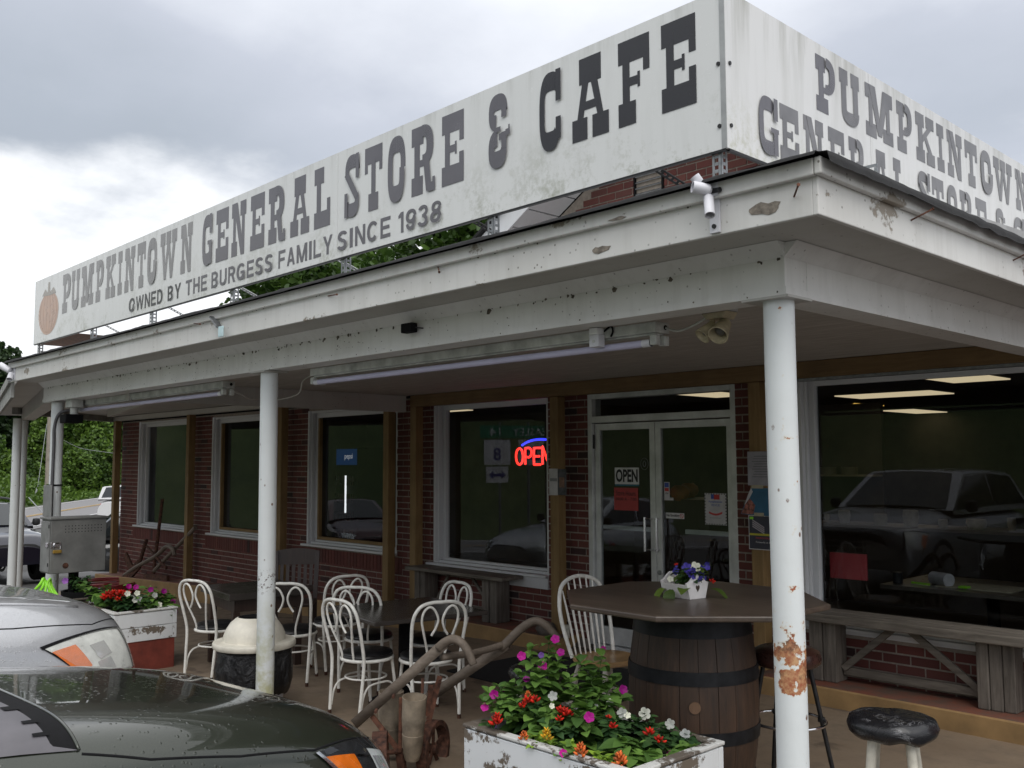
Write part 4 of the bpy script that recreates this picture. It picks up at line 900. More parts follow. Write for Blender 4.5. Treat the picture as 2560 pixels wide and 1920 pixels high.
# twin floodlight
t = thing('twin_floodlight', (-.42, .2, 2.6), 'grubby twin floodlight on a white junction box by the corner column', 'floodlight')
mb = MB(); mb.box(-.50, -.36, .15, .26, 2.50, 2.609); part('junction_box', mb, M['fixture'], t, bev=.012)
mb = MB(); mb.prism([(-.50, 2.4995), (-.36, 2.4995), (-.385, 2.47), (-.475, 2.47)], 'y', .155, .255); part('box_foot', mb, M['yellowed'], t, bev=.006)
for x, dx, dy, sc in ((-.465, -.30, -.62, .85), (-.40, .10, -.72, 1.)):
    a = Vector((x, .20, 2.475)); d = Vector((dx, dy, -.62)).normalized(); b0 = a + Vector((0, -.005, -.035))
    mb = MB(); mb.tube([a, b0], .013, 10); part('swivel', mb, M['yellowed'], t, smooth=True)
    mt = Matrix.Translation(b0) @ d.to_track_quat('Z', 'Y').to_matrix().to_4x4()
    prof = [(.012, -.02), (.030, -.012), (.034, .02), (.040, .05), (.047, .085), (.043, .086), (.036, .05), (.02, .03), (.001, .03)]
    mb = MB(); mb.lathe([(r * sc, z * sc) for r, z in prof], n=24, m=mt); part('lamp_shade', mb, M['yellowed'], t, smooth=True)
    mb = MB(); mb.lathe([(.0, .031 * sc), (.026 * sc, .034 * sc), (.024 * sc, .055 * sc), (.012 * sc, .066 * sc), (.0, .068 * sc)], n=18, m=mt, cap=False); part('lamp_bulb', mb, plain('dusty_bulb', (.10, .095, .085), .25), t, smooth=True)
# flag-pole bracket on the fascia
t = thing('flag_bracket', (-.03, -.43, 2.8), 'white plastic double flag pole bracket screwed to the front fascia near the corner', 'bracket')
mb = MB(); mb.box(-.065, .005, -.4325, -.4295, 2.838, 2.89); mb.box(-.05, -.005, -.412, -.4015, 2.70, 2.835); part('back_plate', mb, M['plasticwhite'], t, bev=.002)
def cup(a, d, r, L):
    mt = Matrix.Translation(a) @ Vector(d).normalized().to_track_quat('Z', 'Y').to_matrix().to_4x4(); mb = MB()
    mb.lathe([(r * .6, 0), (r, .01), (r, L), (r * .82, L), (r * .80, .02), (.0005, .02)], n=22, m=mt); return mb
part('socket', cup((-.02, -.44, 2.86), (-.45, -.6, .12), .023, .075), M['plasticwhite'], t, smooth=True)
part('socket', cup((-.03, -.445, 2.84), (.25, -.30, -.75), .020, .10), M['plasticwhite'], t, smooth=True)
part('socket', cup((-.055, -.45, 2.88), (-.35, -.4, .75), .020, .05), M['plasticwhite'], t, smooth=True)
mb = MB(); mb.tube([(-.03, -.43, 2.86), (.02, -.44, 2.855)], .010, 10); mb.tube([(-.028, -.412, 2.725), (-.028, -.418, 2.725)], .009, 10); part('bolt', mb, M['blackmetal'], t, smooth=True)
# galvanised hanger with a white tag
t = thing('tag_bracket', (-4.2, -.43, 2.8), 'small galvanised hook with a pale blue tag on the front fascia', 'bracket')
a, c = ony(530, 792, -.435), ony(548, 818, -.45)
mb = MB(); mb.beam(a, c, .045, .012); part('hook', mb, M['steel'], t, bev=.002)
c2 = ony(551, 826, -.455); mb = MB(); mb.box(c2.x - .035, c2.x + .035, -.456, -.446, c2.z - .045, c2.z + .03); part('tag', mb, plain('pale_blue_tag', (.55, .72, .75), .4), t, bev=.004)
q = ony(115 * .4629, 885 * 0 + 928, -.42)
t = thing('end_flag_bracket', (-8.83, -.43, 2.8), 'white flag pole bracket at the far left end of the fascia', 'bracket')
mb = MB(); mb.box(-8.82, -8.74, -.408, -.4015, 2.70, 2.83); part('back_plate', mb, M['plasticwhite'], t)
part('socket', cup((-8.80, -.43, 2.80), (-.6, -.5, .4), .035, .14), M['plasticwhite'], t, smooth=True)
part('socket', cup((-8.80, -.42, 2.78), (.4, -.3, -.7), .03, .09), M['plasticwhite'], t, smooth=True)
# black sensor on the beam
t = thing('black_sensor', (-2.37, -.09, 2.6), 'small black box on a wire fixed to the front beam', 'sensor')
q = ony(1024, 820, -.115); mb = MB(); mb.box(q.x - .055, q.x + .045, -.14, -.09, q.z - .028, q.z + .028, Matrix.Identity(4)); part('case', mb, M['black'], t, bev=.006)
mb = MB(); mb.tube([(q.x + .04, -.11, q.z), (q.x + .075, -.072, q.z - .005)], .004, 6); part('lead', mb, M['blackmetal'], t)

# ================================================================== FLYERS ON THE POSTS
def flyer(loc, label): return thing('flyer', loc, label, 'flyer', 'flyers pinned to the posts')
fy = PY - .004
f_ = flyer((-4.52, fy, 1.62), 'grey folded leaflet pinned to the wooden post left of the doors')
flat('sheet', -4.64, -4.522, 1.492, 1.755, fy, M['paper'], f_); flat('dark_photo', -4.521, -4.403, 1.495, 1.752, fy, plain('dark_print', (.09, .09, .11), .5, 0, .4, 14), f_); flat('caption', -4.628, -4.53, 1.63, 1.66, fy - .0015, plain('grey_print', (.25, .25, .27)), f_)
flat('tint_patch', -4.50, -4.43, 1.57, 1.67, fy - .0015, plain('skin_print', (.22, .12, .09), .5, 0, .3, 20), f_)
f_ = flyer((-2.3, fy, 1.76), 'plain grey printed sheet, topmost flyer on the post right of the doors')
flat('sheet', -2.343, -2.12, 1.622, 1.90, fy, plain('grey_sheet', (.33, .32, .36), .7), f_)
mb = MB()
for i in range(9): mb.box(-2.30 + .01 * (i % 3), -2.15 - .012 * (i % 2), fy - .0025, fy - .0015, 1.69 + i * .021, 1.696 + i * .021)
part('print_lines', mb, plain('grey_type', (.17, .17, .19)), f_)
f_ = flyer((-2.3, fy, 1.5), 'blue and red folded poster, middle flyer on the post right of the doors')
mb = MB(); mb.prism([(-2.42, 1.385), (-2.12, 1.372), (-2.12, 1.60), (-2.315, 1.605)], 'y', fy - .001, fy); part('sheet', mb, plain('blue_poster', (.03, .12, .22), .5, 0, .15, 6), f_)
mb = MB(); mb.prism([(-2.415, 1.388), (-2.30, 1.386), (-2.28, 1.46), (-2.33, 1.515), (-2.37, 1.47)], 'y', fy - .0025, fy - .0012); part('picture', mb, plain('market_picture', (.36, .13, .10), .5, 0, .5, 30), f_)
mb = MB(); mb.prism([(-2.38, 1.46), (-2.33, 1.52), (-2.30, 1.57), (-2.315, 1.60), (-2.345, 1.545)], 'y', fy - .0027, fy - .0013); part('folded_corner', mb, M['paper'], f_)
flat('tape', -2.29, -2.2, 1.372, 1.40, fy - .003, M['papercream'], f_); flat('tape', -2.31, -2.2, 1.598, 1.625, fy - .003, M['papercream'], f_)
f_ = flyer((-2.3, fy, 1.24), 'dark poster with a yellow band, lowest flyer on the post right of the doors')
flat('sheet', -2.347, -2.10, 1.10, 1.378, fy, M['paper'], f_); flat('dark_field', -2.34, -2.10, 1.107, 1.372, fy - .0013, plain('navy_print', (.035, .035, .055), .4), f_); flat('yellow_band', -2.338, -2.10, 1.215, 1.232, fy - .0026, plain('yellow_print', (.45, .42, .04)), f_)
mb = MB()
for i in range(4): mb.prism([(-2.31, 1.345 - i * .017), (-2.31, 1.335 - i * .017), (-2.20, 1.275 - i * .016), (-2.20, 1.285 - i * .016)], 'y', fy - .0028, fy - .002)
part('stripes', mb, plain('pale_stripe', (.42, .38, .42)), f_); flat('green_spot', -2.335, -2.30, 1.345, 1.366, fy - .0026, M['lime'], f_)
part('lettering', text_mb('FOURTH OF JULY', -2.28, -2.12, 1.185, 1.203, fy - .0026), M['redink'], f_); part('lettering', text_mb('Fireworks at dusk', -2.28, -2.12, 1.155, 1.170, fy - .0026), M['paper'], f_)

# ================================================================== CHAIRS, TABLES, STOOLS
def T(pts, r, n=10, closed=False): mb = MB(); mb.tube(pts, r, n, closed=closed); return mb
def make_chair(label):
    t = thing('cafe_chair', (0, 0, 0), label, 'chair', 'white heart backed cafe chairs around the porch tables')
    L = [(-.17, -.205, .02), (-.178, -.19, .20), (-.186, -.178, .40), (-.198, -.21, .56), (-.205, -.245, .69)]
    top = [(-.19, -.262, .765), (-.145, -.274, .818), (-.07, -.281, .838), (0, -.282, .838)]
    H = L + top + [(-x, y, z) for x, y, z in reversed(L + top[:-1])]
    part('back_frame', T(bez(H, 5), .0125, 12), M['chairwhite'], t, smooth=True, local=True)
    for s in (-1, 1):
        h = [(.062, -.168, .385), (.070, -.19, .48), (.115, -.235, .62), (.138, -.256, .71), (.128, -.27, .775), (.090, -.277, .808), (.048, -.274, .785), (.018, -.266, .72), (.030, -.255, .66), (.062, -.245, .605)]
        part('heart_loop', T(bez([(s * x, y, z) for x, y, z in h], 5), .0088, 10), M['chairwhite'], t, smooth=True, local=True)
        part('leg', T(bez([(s * .135, .12, .395), (s * .148, .145, .2), (s * .158, .165, .02)], 5), .012, 12), M['chairwhite'], t, smooth=True, local=True)
        a = [(s * .172, -.19, .06), (s * .172, -.165, .17), (s * .165, -.11, .225), (s * .15, 0, .232), (s * .148, .09, .225), (s * .152, .135, .17), (s * .158, .15, .06)]
        part('stretcher', T(bez(a, 5), .0075, 8), M['chairwhite'], t, smooth=True, local=True)
        for x, y in ((s * .17, -.207), (s * .158, .167)): part('leg_tip', T([(x, y, 0), (x, y, .03)], .0142, 10), M['rust'], t, smooth=True, local=True)
    part('stretcher', T([(.15 * math.cos(q), .15 * math.sin(q) - .01, .262) for q in (2 * math.pi * i / 28 for i in range(28))], .007, 8, True), M['chairwhite'], t, smooth=True, local=True)
    part('seat_ring', T([(.187 * math.cos(q), .187 * math.sin(q), .395) for q in (2 * math.pi * i / 36 for i in range(36))], .0125, 10, True), M['chairwhite'], t, smooth=True, local=True)
    mb = MB(); mb.lathe([(.0, .398), (.176, .398), (.186, .408), (.190, .420), (.185, .428), (.188, .434), (.178, .446), (.13, .455), (.0, .458)], n=36, cap=False); part('seat', mb, M['vinyl'], t, smooth=True, local=True)
    return t
CH = [(-3.875, .676, 4, 0, 'white cafe chair left of the seeder handles, in front of the square table'),
      (-3.511, .94, 74, 0, 'white cafe chair directly behind the seeder handles at the square table'),
      (-4.016, 1.387, 177, 0, 'white cafe chair behind the far right corner of the square table'),
      (-4.493, 1.126, 32, 0, 'white cafe chair at the left edge of the square table, behind another'),
      (-5.306, 1.332, 80, 0, 'white heart backed cafe chair between the square table and the older wooden table'),
      (-5.148, .817, 44, 0, 'white heart backed cafe chair directly behind the mildewed column'),
      (-5.918, .515, 15, -.02, 'leftmost white cafe chair, beside the planter box with the red base')]
c0 = make_chair(CH[0][4])
for i, (x, y, a, z, lab) in enumerate(CH):
    o = c0 if i == 0 else copy_tree(c0); o.location = (x, y, z); o.rotation_euler = (0, 0, R(a)); o['label'] = lab
# square table
t = thing('cafe_table', (-3.93, 1.06, 0), 'square dark topped pedestal table ringed by white chairs', 'table', rz=R(-10))
mb = MB(); mb.box(-.46, .46, -.47, .47, .668, .70); part('table_top', mb, M['bistro'], t, local=True, bev=.006)
part('pedestal', T([(0, 0, .03), (0, 0, .668)], .045, 18), M['black'], t, smooth=True, local=True)
mb = MB(); mb.lathe([(.0, .05), (.06, .05), (.20, .02), (.27, .012), (.27, 0), (0, 0)], n=28, cap=False); part('base_plate', mb, M['black'], t, smooth=True, local=True)
# old wooden table and chair
t = thing('wooden_table', (-6.1, .97, -.02), 'low dark wooden table with a thick top at the left of the porch', 'table', rz=R(-8))
mb = MB(); mb.box(-.40, .40, -.38, .38, .640, .70); part('table_top', mb, M['bistro'], t, local=True, bev=.006)
mb = MB(); mb.box(-.33, .33, -.31, -.29, .53, .639); mb.box(-.33, .33, .29, .31, .53, .639); mb.box(-.33, -.31, -.289, .289, .53, .639); mb.box(.31, .33, -.289, .289, .53, .639); part('apron', mb, M['darkbrown'], t, local=True)
for x in (-.31, .31):
    for y in (-.29, .29): mb = MB(); mb.box(x - .03, x + .03, y - .03, y + .03, 0, .529); part('leg', mb, M['darkbrown'], t, local=True)
t = thing('wooden_chair', (-6.62, 1.68, -.04), 'dark brown wooden chair with a slatted back behind the old table', 'chair', rz=R(-128))
mb = MB(); mb.box(-.22, .22, -.21, .22, .43, .465); part('seat', mb, M['darkbrown'], t, local=True, bev=.01)
for x in (-.20, .20):
    mb = MB(); mb.beam((x, .19, 0), (x, .19, .43), .04, .04); part('leg', mb, M['darkbrown'], t, local=True)
    mb = MB(); mb.beam((x, -.20, 0), (x, -.19, .45), .04, .04); mb.beam((x, -.19, .45), (x * 1.06, -.27, .94), .045, .03); part('leg', mb, M['darkbrown'], t, local=True)
mb = MB(); mb.grid(lambda u, v: (lerp(-.23, .23, u), -.262 - .012 * v - .02 * math.sin(math.pi * u), .80 + .17 * v - (.03 * (2 * u - 1) ** 2) * v), 10, 3); part('crest_rail', mb, M['darkbrown'], t, local=True)
mb = MB(); mb.beam((-.2, -.222, .56), (.2, -.222, .56), .02, .06); part('lower_rail', mb, M['darkbrown'], t, local=True)
for i in range(6): x = -.15 + i * .06; mb = MB(); mb.beam((x, -.225, .59), (x, -.262, .80), .034, .012, (0, 1, 0)); part('slat', mb, M['darkbrown'], t, local=True)
# barrel table
BX, BY = -1.145, .93
t = thing('barrel_table', (BX, BY, 0), 'oak barrel with an octagonal plank top serving as a high table', 'table')
oct_ = [(.735 * math.cos(R(22.5 + 45 * i)), .735 * math.sin(R(22.5 + 45 * i))) for i in range(8)]
mb = MB(); mb.prism([(BX + x, BY + y) for x, y in oct_], 'z', 1.045, 1.075); part('table_top', mb, M['table'], t, bev=.008)
def brad(z): u = (z - .54) / .5; return .355 - .062 * u * u
NS = 22
for i in range(NS):
    a0, a1 = 2 * math.pi * (i + .012) / NS, 2 * math.pi * (i + .988) / NS; mb = MB(); zs = fr(.02, 1.04, .085); dr = random.uniform(-.003, .003)
    def fn(u, v):
        z = lerp(.02, 1.04, u); a = lerp(a0, a1, v); r = (brad(z) + dr) * (1 - .004 * abs(2 * v - 1)); return (BX + r * math.cos(a), BY + r * math.sin(a), z)
    def fi(u, v):
        z = lerp(.02, 1.04, u); a = lerp(a0, a1, v); r = brad(z) - .025; return (BX + r * math.cos(a), BY + r * math.sin(a), z)
    mb.grid(fn, 12, 3); mb.grid(lambda u, v: lerp(Vector(fn(u, 0)), Vector(fi(u, 0)), v), 12, 1); mb.grid(lambda u, v: lerp(Vector(fn(u, 1)), Vector(fi(u, 1)), v), 12, 1); mb.grid(lambda u, v: lerp(Vector(fn(1, v)), Vector(fi(1, v)), u), 1, 3)
    part('stave', mb, M['barrel'], t, smooth=45, fix=False)
for z0, z1 in ((.90, .985), (.665, .735), (.36, .43), (.10, .175)):
    mb = MB(); mb.lathe([(brad(z0) - .002, z0), (brad(z0) + .0045, z0), (brad((z0 + z1) / 2) + .0055, (z0 + z1) / 2), (brad(z1) + .0045, z1), (brad(z1) - .002, z1)], (BX, BY, 0), 48, cap=False); part('hoop', mb, M['hoop'], t, smooth=True)
v = (CAM - Vector((BX, BY, 0))); a = math.atan2(v.y, v.x) + .02; r = brad(.545)
mb = MB(); mb.tube([(BX + (r - .01) * math.cos(a), BY + (r - .01) * math.sin(a), .56), (BX + (r + .006) * math.cos(a), BY + (r + .006) * math.sin(a), .56)], .030, 20); part('bung', mb, wood('bung_wood', (.10, .055, .03), (.16, .09, .05), 'z'), t)
# windsor chair
t = thing('windsor_chair', (-2.43, 1.70, 0), 'white hoop backed spindle chair with a bare wooden seat', 'chair', rz=R(-97))
def seatfn(u, v):
    a = 2 * math.pi * u; e = 2.8; c, s = math.cos(a), math.sin(a); rx = .225 * abs(c) ** (2 / e) * math.copysign(1, c); ry = .215 * abs(s) ** (2 / e) * math.copysign(1, s)
    return rx, ry
mb = MB(); rings = []
for k, (sc, z) in enumerate(((.0, .452), (.6, .450), (.93, .462), (1., .452), (1., .432), (.9, .422), (0., .422))):
    rings.append([(seatfn(i / 32, 0)[0] * max(sc, .001), seatfn(i / 32, 0)[1] * max(sc, .001), z) for i in range(32)])
mb.add([p for r_ in rings for p in r_], [(k * 32 + i, k * 32 + (i + 1) % 32, (k + 1) * 32 + (i + 1) % 32, (k + 1) * 32 + i) for k in range(6) for i in range(32)]); part('seat', mb, M['seatwood'], t, smooth=True, local=True)
hoop = bez([(-.195, -.15, .45), (-.225, -.215, .66), (-.222, -.255, .82), (-.16, -.29, .945), (0, -.305, .99), (.16, -.29, .945), (.222, -.255, .82), (.225, -.215, .66), (.195, -.15, .45)], 6)
part('back_hoop', T(hoop, .0145, 12), M['chairwhite'], t, smooth=True, local=True)
for i in range(7):
    x = -.135 + i * .045; zt = [.90, .955, .98, .99, .98, .955, .90][i]; xt = x * 1.28
    part('spindle', T([(x, -.175, .45), (lerp(x, xt, .35), -.215, .63), (lerp(x, xt, .6), -.24, .74), (xt, -.296 + abs(xt) * .09, zt)], [.0055, .0095, .0085, .0055], 8), M['chairwhite'], t, smooth=True, local=True)
for x, y in ((-.14, -.13), (.14, -.13), (-.15, .14), (.15, .14)):
    part('leg', T([(x, y, .425), (x * 1.13, y * 1.15, .33), (x * 1.25, y * 1.3, .22), (x * 1.3, y * 1.36, .17), (x * 1.45, y * 1.55, 0)], [.014, .021, .0225, .016, .0135], 12), M['stoolleg'], t, smooth=True, local=True)
for s in (-1, 1): part('stretcher', T([(s * .187, -.18, .19), (s * .19, 0, .19), (s * .195, .19, .19)], [.009, .014, .009], 8), M['stoolleg'], t, smooth=True, local=True)
part('stretcher', T([(-.19, 0, .19), (0, 0, .19), (.19, 0, .19)], [.009, .014, .009], 8), M['stoolleg'], t, smooth=True, local=True)
# oxblood bar stool
t = thing('bar_stool', (-.83, 1.37, 0), 'tall dark red vinyl bar stool half hidden by the rusted column', 'stool')
mb = MB(); mb.lathe([(0, .69), (.17, .69), (.187, .705), (.192, .73), (.182, .765), (.14, .785), (0, .79)], n=36, cap=False); part('seat', mb, M['brownvinyl'], t, smooth=True, local=True)
for a in (45, 135, 225, 315):
    c, s = math.cos(R(a + 5)), math.sin(R(a + 5)); part('leg', T([(.13 * c, .13 * s, .69), (.27 * c, .27 * s, 0)], .0125, 10), M['blackmetal'], t, smooth=True, local=True)
    mb = MB(); mb.lathe([(.0, -.012), (.02, -.012), (.02, .012), (0, .012)], (.192 * c, .192 * s, .385), 10, cap=False); part('bracket', mb, M['blackmetal'], t, smooth=True, local=True)
part('foot_ring', T([(.205 * math.cos(q), .205 * math.sin(q), .385) for q in (2 * math.pi * i / 44 for i in range(44))], .0085, 10, True), M['chrome'], t, smooth=True, local=True)
# black seated wooden stools
def make_stool(loc, h, label, rz=0):
    t = thing('round_stool', loc, label, 'stool', 'black seated wooden stools', rz)
    mb = MB(); n_ = 48
    prof = [(.0, h - .055), (.14, h - .058), (.165, h - .062), (.183, h - .045), (.19, h - .02), (.178, h + .012), (.13, h + .024), (.05, h + .020), (.0, h + .018)]
    vs = []
    for k, (r, z) in enumerate(prof):
        for j in range(n_):
            a = 2 * math.pi * j / n_; w = noise.noise(Vector((math.cos(a) * 2.2, math.sin(a) * 2.2, z * 7 + h * 3)))
            vs.append((r * math.cos(a) * (1 + .02 * w), r * math.sin(a) * (1 + .02 * w), z + (.018 * w if 1 <= k <= 3 else .006 * w)))
    mb.add(vs, [(k * n_ + j, k * n_ + (j + 1) % n_, (k + 1) * n_ + (j + 1) % n_, (k + 1) * n_ + j) for k in range(len(prof) - 1) for j in range(n_)])
    part('seat', mb, M['stoolvinyl'], t, smooth='all', local=True)
    for a in (45, 135, 225, 315):
        c, s = math.cos(R(a)), math.sin(R(a)); part('leg', T([(.105 * c, .105 * s, h - .05), (.14 * c, .14 * s, h * .5), (.175 * c, .175 * s, 0)], [.021, .022, .017], 14), M['stoolleg'], t, smooth=True, local=True)
    for z, rr in ((.18, .158), (.30, .148)):
        for a in (0, 90): part('rung', T([(rr * math.cos(R(a + 45 + (0 if z < .2 else 90))), rr * math.sin(R(a + 45 + (0 if z < .2 else 90))), z), (rr * math.cos(R(a + 135)), rr * math.sin(R(a + 135)), z)], .010, 8), M['stoolleg'], t, smooth=True, local=True)
    return t
b = NB('cracked_black_vinyl'); v = b.co(); k = b.noise(v, 5, 6, .7, 1.5); lines = b.mp(b.mth('ABSOLUTE', b.mth('SUBTRACT', k, .52)), .0, .012, 1, 0); patch = b.noise(v, 7, 2)
M['stoolvinyl'] = b.set(b.mix(b.mth('MULTIPLY', lines, b.mp(patch, .5, .6)), (.010, .010, .012), (.22, .22, .23)), b.mp(k, .3, .7, .18, .36), bump=k, bd=.012, bs=.35)
make_stool((.094, .68, 0), .685, 'black padded stool on cream legs at the right, in front of the long bench', R(20))
make_stool((-2.34, .92, 0), .50, 'low black padded stool behind the petunias beside the rubber mat', R(10))
# benches
def bench(name, x0, x1, legs, ztop, label, zb, y0, y1, lz_):
    t = thing(name, ((x0 + x1) / 2, 3.4, lz_), label, 'bench', 'rough plank benches under the windows')
    n_ = 2
    for i in range(n_):
        a, c = lerp(y0, y1, i / n_) + .003, lerp(y0, y1, (i + 1) / n_) - .003
        mb = MB(); mb.box(x0 + random.uniform(0, .02), x1 - random.uniform(0, .03), a, c, zb, ztop + random.uniform(-.004, .004)); part('plank', mb, M['oldwood'], t, bev=.008)
    for lx0, lx1, k in legs:
        w = (lx1 - lx0) / k
        for j in range(k):
            mb = MB(); mb.box(lx0 + j * w + .002, lx0 + (j + 1) * w - .002, y0 + .10 + .012 * j, y1 - .02, lz_, zb - .001); part('leg', mb, M['oldwood_z'], t, bev=.007)
    (a0, a1, _), (b0, b1, _) = legs[0], legs[-1]
    mb = MB(); mb.box(a1 + .004, b0 - .004, y1 - .10, y1 - .05, lz_ + .05, lz_ + .11); part('stretcher', mb, M['oldwood'], t, bev=.006)
    return t, a1, b0
t, a1, b0 = bench('long_bench', -1.84, .75, [(-1.82, -1.60, 2), (-.575, -.33, 3)], .668, 'weathered grey plank bench below the big right window', .600, 3.27, 3.575, .142)
for p, q in (((a1 + .01, 3.47, .24), (a1 + .42, 3.47, .595)), ((b0 - .01, 3.47, .24), (b0 - .50, 3.47, .595))): mb = MB(); mb.beam(p, q, .03, .05); part('brace', mb, M['oldwood'], t, bev=.004)
t, a1, b0 = bench('short_bench', -6.83, -5.17, [(-6.76, -6.58, 2), (-5.60, -5.38, 2)], .640, 'shorter weathered plank bench below the window with the neon sign', .600, 3.24, 3.57, .142)
for p, q in (((a1 + .03, 3.47, .2), (a1 + .3, 3.47, .59)), ((b0 - .02, 3.47, .3), (b0 - .32, 3.47, .59))): mb = MB(); mb.beam(p, q, .022, .03); part('brace', mb, M['oldwood'], t)
# mat, stone
mb = MB(); mb.box(-4.5, -2.75, 1.95, 3.12, .001, .014); solo('door_mat', mb, M['mat'], 'large black rubber mat on the porch floor before the doors', 'mat', bev=.004)
mb = MB(); mb.lathe([(0, -.01), (.09, 0), (.11, .05), (.08, .10), (0, .13)], (-4.62, 3.32, .14), 14, cap=False)
mb.v = [(x + .03 * noise.noise(Vector((x * 9, y * 9, z * 9))), y + .03 * noise.noise(Vector((x * 9, y * 9, z * 9 + 5))), z) for x, y, z in mb.v]; solo('stone', mb, M['rockgrey'], 'rounded grey stone on the ledge at the foot of the door post', 'stone', smooth='all')
mb = MB(); mb.tube([(-4.33, 3.3, .141), (-4.33, 3.3, .26)], [.03, .036], 14); solo('white_cup', mb, M['stoolleg'], 'small off white cup standing on the ledge beside the doors', 'cup', smooth=True)
# ================================================================== TRASH CAN
q = at(636, 1608, 7.15); TX, TY = q.x, q.y
t = thing('trash_can', (TX, TY, 0), 'white domed litter bin with a black bag over its rim behind the mildewed column', 'bin')
mb = MB(); mb.lathe([(0, 0), (.21, 0), (.235, .30), (.24, .36), (0, .36)], n=32, cap=False); part('drum', mb, M['plasticwhite'], t, smooth=True, local=True)
mb = MB(); n_ = 60; prof = [(.245, .12), (.262, .13), (.285, .20), (.29, .30), (.275, .40), (.272, .45), (.25, .455)]; vs = []
for k, (r, z) in enumerate(prof):
    for j in range(n_):
        a = 2 * math.pi * j / n_; w = noise.noise(Vector((math.cos(a) * 3.5, math.sin(a) * 3.5, z * 6))) + .5 * noise.noise(Vector((math.cos(a) * 9, math.sin(a) * 9, z * 14)))
        f = 1 + .055 * w * (k < 5); vs.append((r * f * math.cos(a), r * f * math.sin(a), z + (.035 * w if k < 2 else 0)))
mb.add(vs, [(k * n_ + j, k * n_ + (j + 1) % n_, (k + 1) * n_ + (j + 1) % n_, (k + 1) * n_ + j) for k in range(len(prof) - 1) for j in range(n_)]); part('bag', mb, M['bagblack'], t, smooth='all', local=True)
mb = MB(); mb.lathe([(.20, .452), (.298, .452), (.305, .462), (.305, .487), (.298, .497), (.232, .503), (.225, .505)], n=48, cap=False); part('rim', mb, M['domewhite'], t, smooth=True, local=True)
v = CAM - Vector((TX, TY, 0)); a0 = math.atan2(v.y, v.x)
mb = MB(); prof = [(.232, .50), (.226, .54), (.208, .585), (.178, .63), (.14, .662), (.122, .672)]; mb.lathe(prof, n=48, cap=False); part('dome_lid', mb, M['domewhite'], t, smooth=True, local=True)
mb = MB(); mb.lathe([(.121, .671), (.10, .655), (.09, .60), (0, .59)], n=32, cap=False); part('lid_throat', mb, M['black'], t, smooth=True, local=True)
# ================================================================== OLD FARM TOOLS
t = thing('seed_drill', tuple(at(1000, 1900, 5.65)), 'rusty iron two wheeled seed drill with curved wooden handles between car and planter', 'farm implement')
h1 = [at(x, y, d) for x, y, d in ((887, 1809, 5.78), (1011, 1714, 5.70), (1080, 1643, 5.64), (1108, 1610, 5.61), (1136, 1598, 5.58), (1163, 1617, 5.55), (1184, 1662, 5.53))]
h2 = [at(x, y, d) for x, y, d in ((1030, 1772, 6.14), (1097, 1724, 6.11), (1197, 1658, 6.04), (1252, 1621, 6.0), (1300, 1574, 5.97), (1336, 1553, 5.95), (1366, 1564, 5.93), (1398, 1600, 5.91))]
for h in (h1, h2):
    c = bez(h, 7); n_ = len(c); mb = MB(); k0 = int(n_ * .42); rs = [lerp(.029, .023, (i - k0) / (n_ - k0)) for i in range(k0, n_)]
    mb.tube(c[k0:], rs, 12); mb.beam(c[0], c[k0] + (c[k0] - c[0]).normalized() * .05, .030, .062, CU); part('handle', mb, M['handle'], t, smooth='all')
mb = MB(); mb.tube(bez([at(1105, 1643, 5.63), at(1180, 1633, 5.8), at(1225, 1622, 5.92), at(1256, 1612, 5.99)], 5), .022, 10); part('cross_rung', mb, M['handle'], t, smooth='all')
def wheel(c, r, ax, w, label=None):
    ax = Vector(ax).normalized(); mt = Matrix.Translation(c) @ ax.to_track_quat('Z', 'Y').to_matrix().to_4x4(); mb = MB()
    mb.lathe([(r - .03, -w / 2), (r, -w / 2), (r, w / 2), (r - .03, w / 2), (r - .03, -w / 2)], n=40, m=mt, cap=False); o = part('wheel', mb, M['rust'], t, smooth=40)
    mb = MB(); mb.lathe([(.012, -.03), (.030, -.03), (.030, .03), (.012, .03)], n=16, m=mt); part('hub', mb, M['rust'], o, smooth=True)
    for i in range(5):
        a = 2 * math.pi * i / 5 + .3; mb = MB(); mb.beam(mt @ Vector((.02 * math.cos(a), .02 * math.sin(a), 0)), mt @ Vector(((r - .02) * math.cos(a), (r - .02) * math.sin(a), 0)), .03, .008, ax); part('spoke', mb, M['rust'], o)
wheel(at(952, 1902, 5.55), .165, (.62, .78, .05), .085); wheel(at(1083, 1872, 5.80), .170, (.90, .43, 0), .07)
def hopper(a, b_, r0, r1, sq):
    d = (b_ - a).normalized(); mt = Matrix.Translation(a) @ d.to_track_quat('Z', 'Y').to_matrix().to_4x4(); L = (b_ - a).length; mb = MB()
    prof = [(r0 * .93, .0), (r0, .0), (r0 * .985, L * .33), (r0 * .995, L * .335), (lerp(r0, r1, .5), L * .58), (lerp(r0, r1, .5) + .002, L * .585), (r1 * 1.02, L * .88), (r1 * .8, L), (r1 * .7, L)]
    mb.lathe(prof, n=30, m=mt, cap=False); mb.lathe([(r0 * .92, .001), (r0 * .85, .06), (0, .07)], n=24, m=mt, cap=False); return part('hopper', mb, M['hopper'], t, smooth=35)
hopper(at(1036, 1742, 5.60), at(1030, 1898, 5.62), .071, .054, 0); hopper(at(978, 1728, 5.88), at(975, 1880, 5.86), .078, .07, 0)
mb = MB()
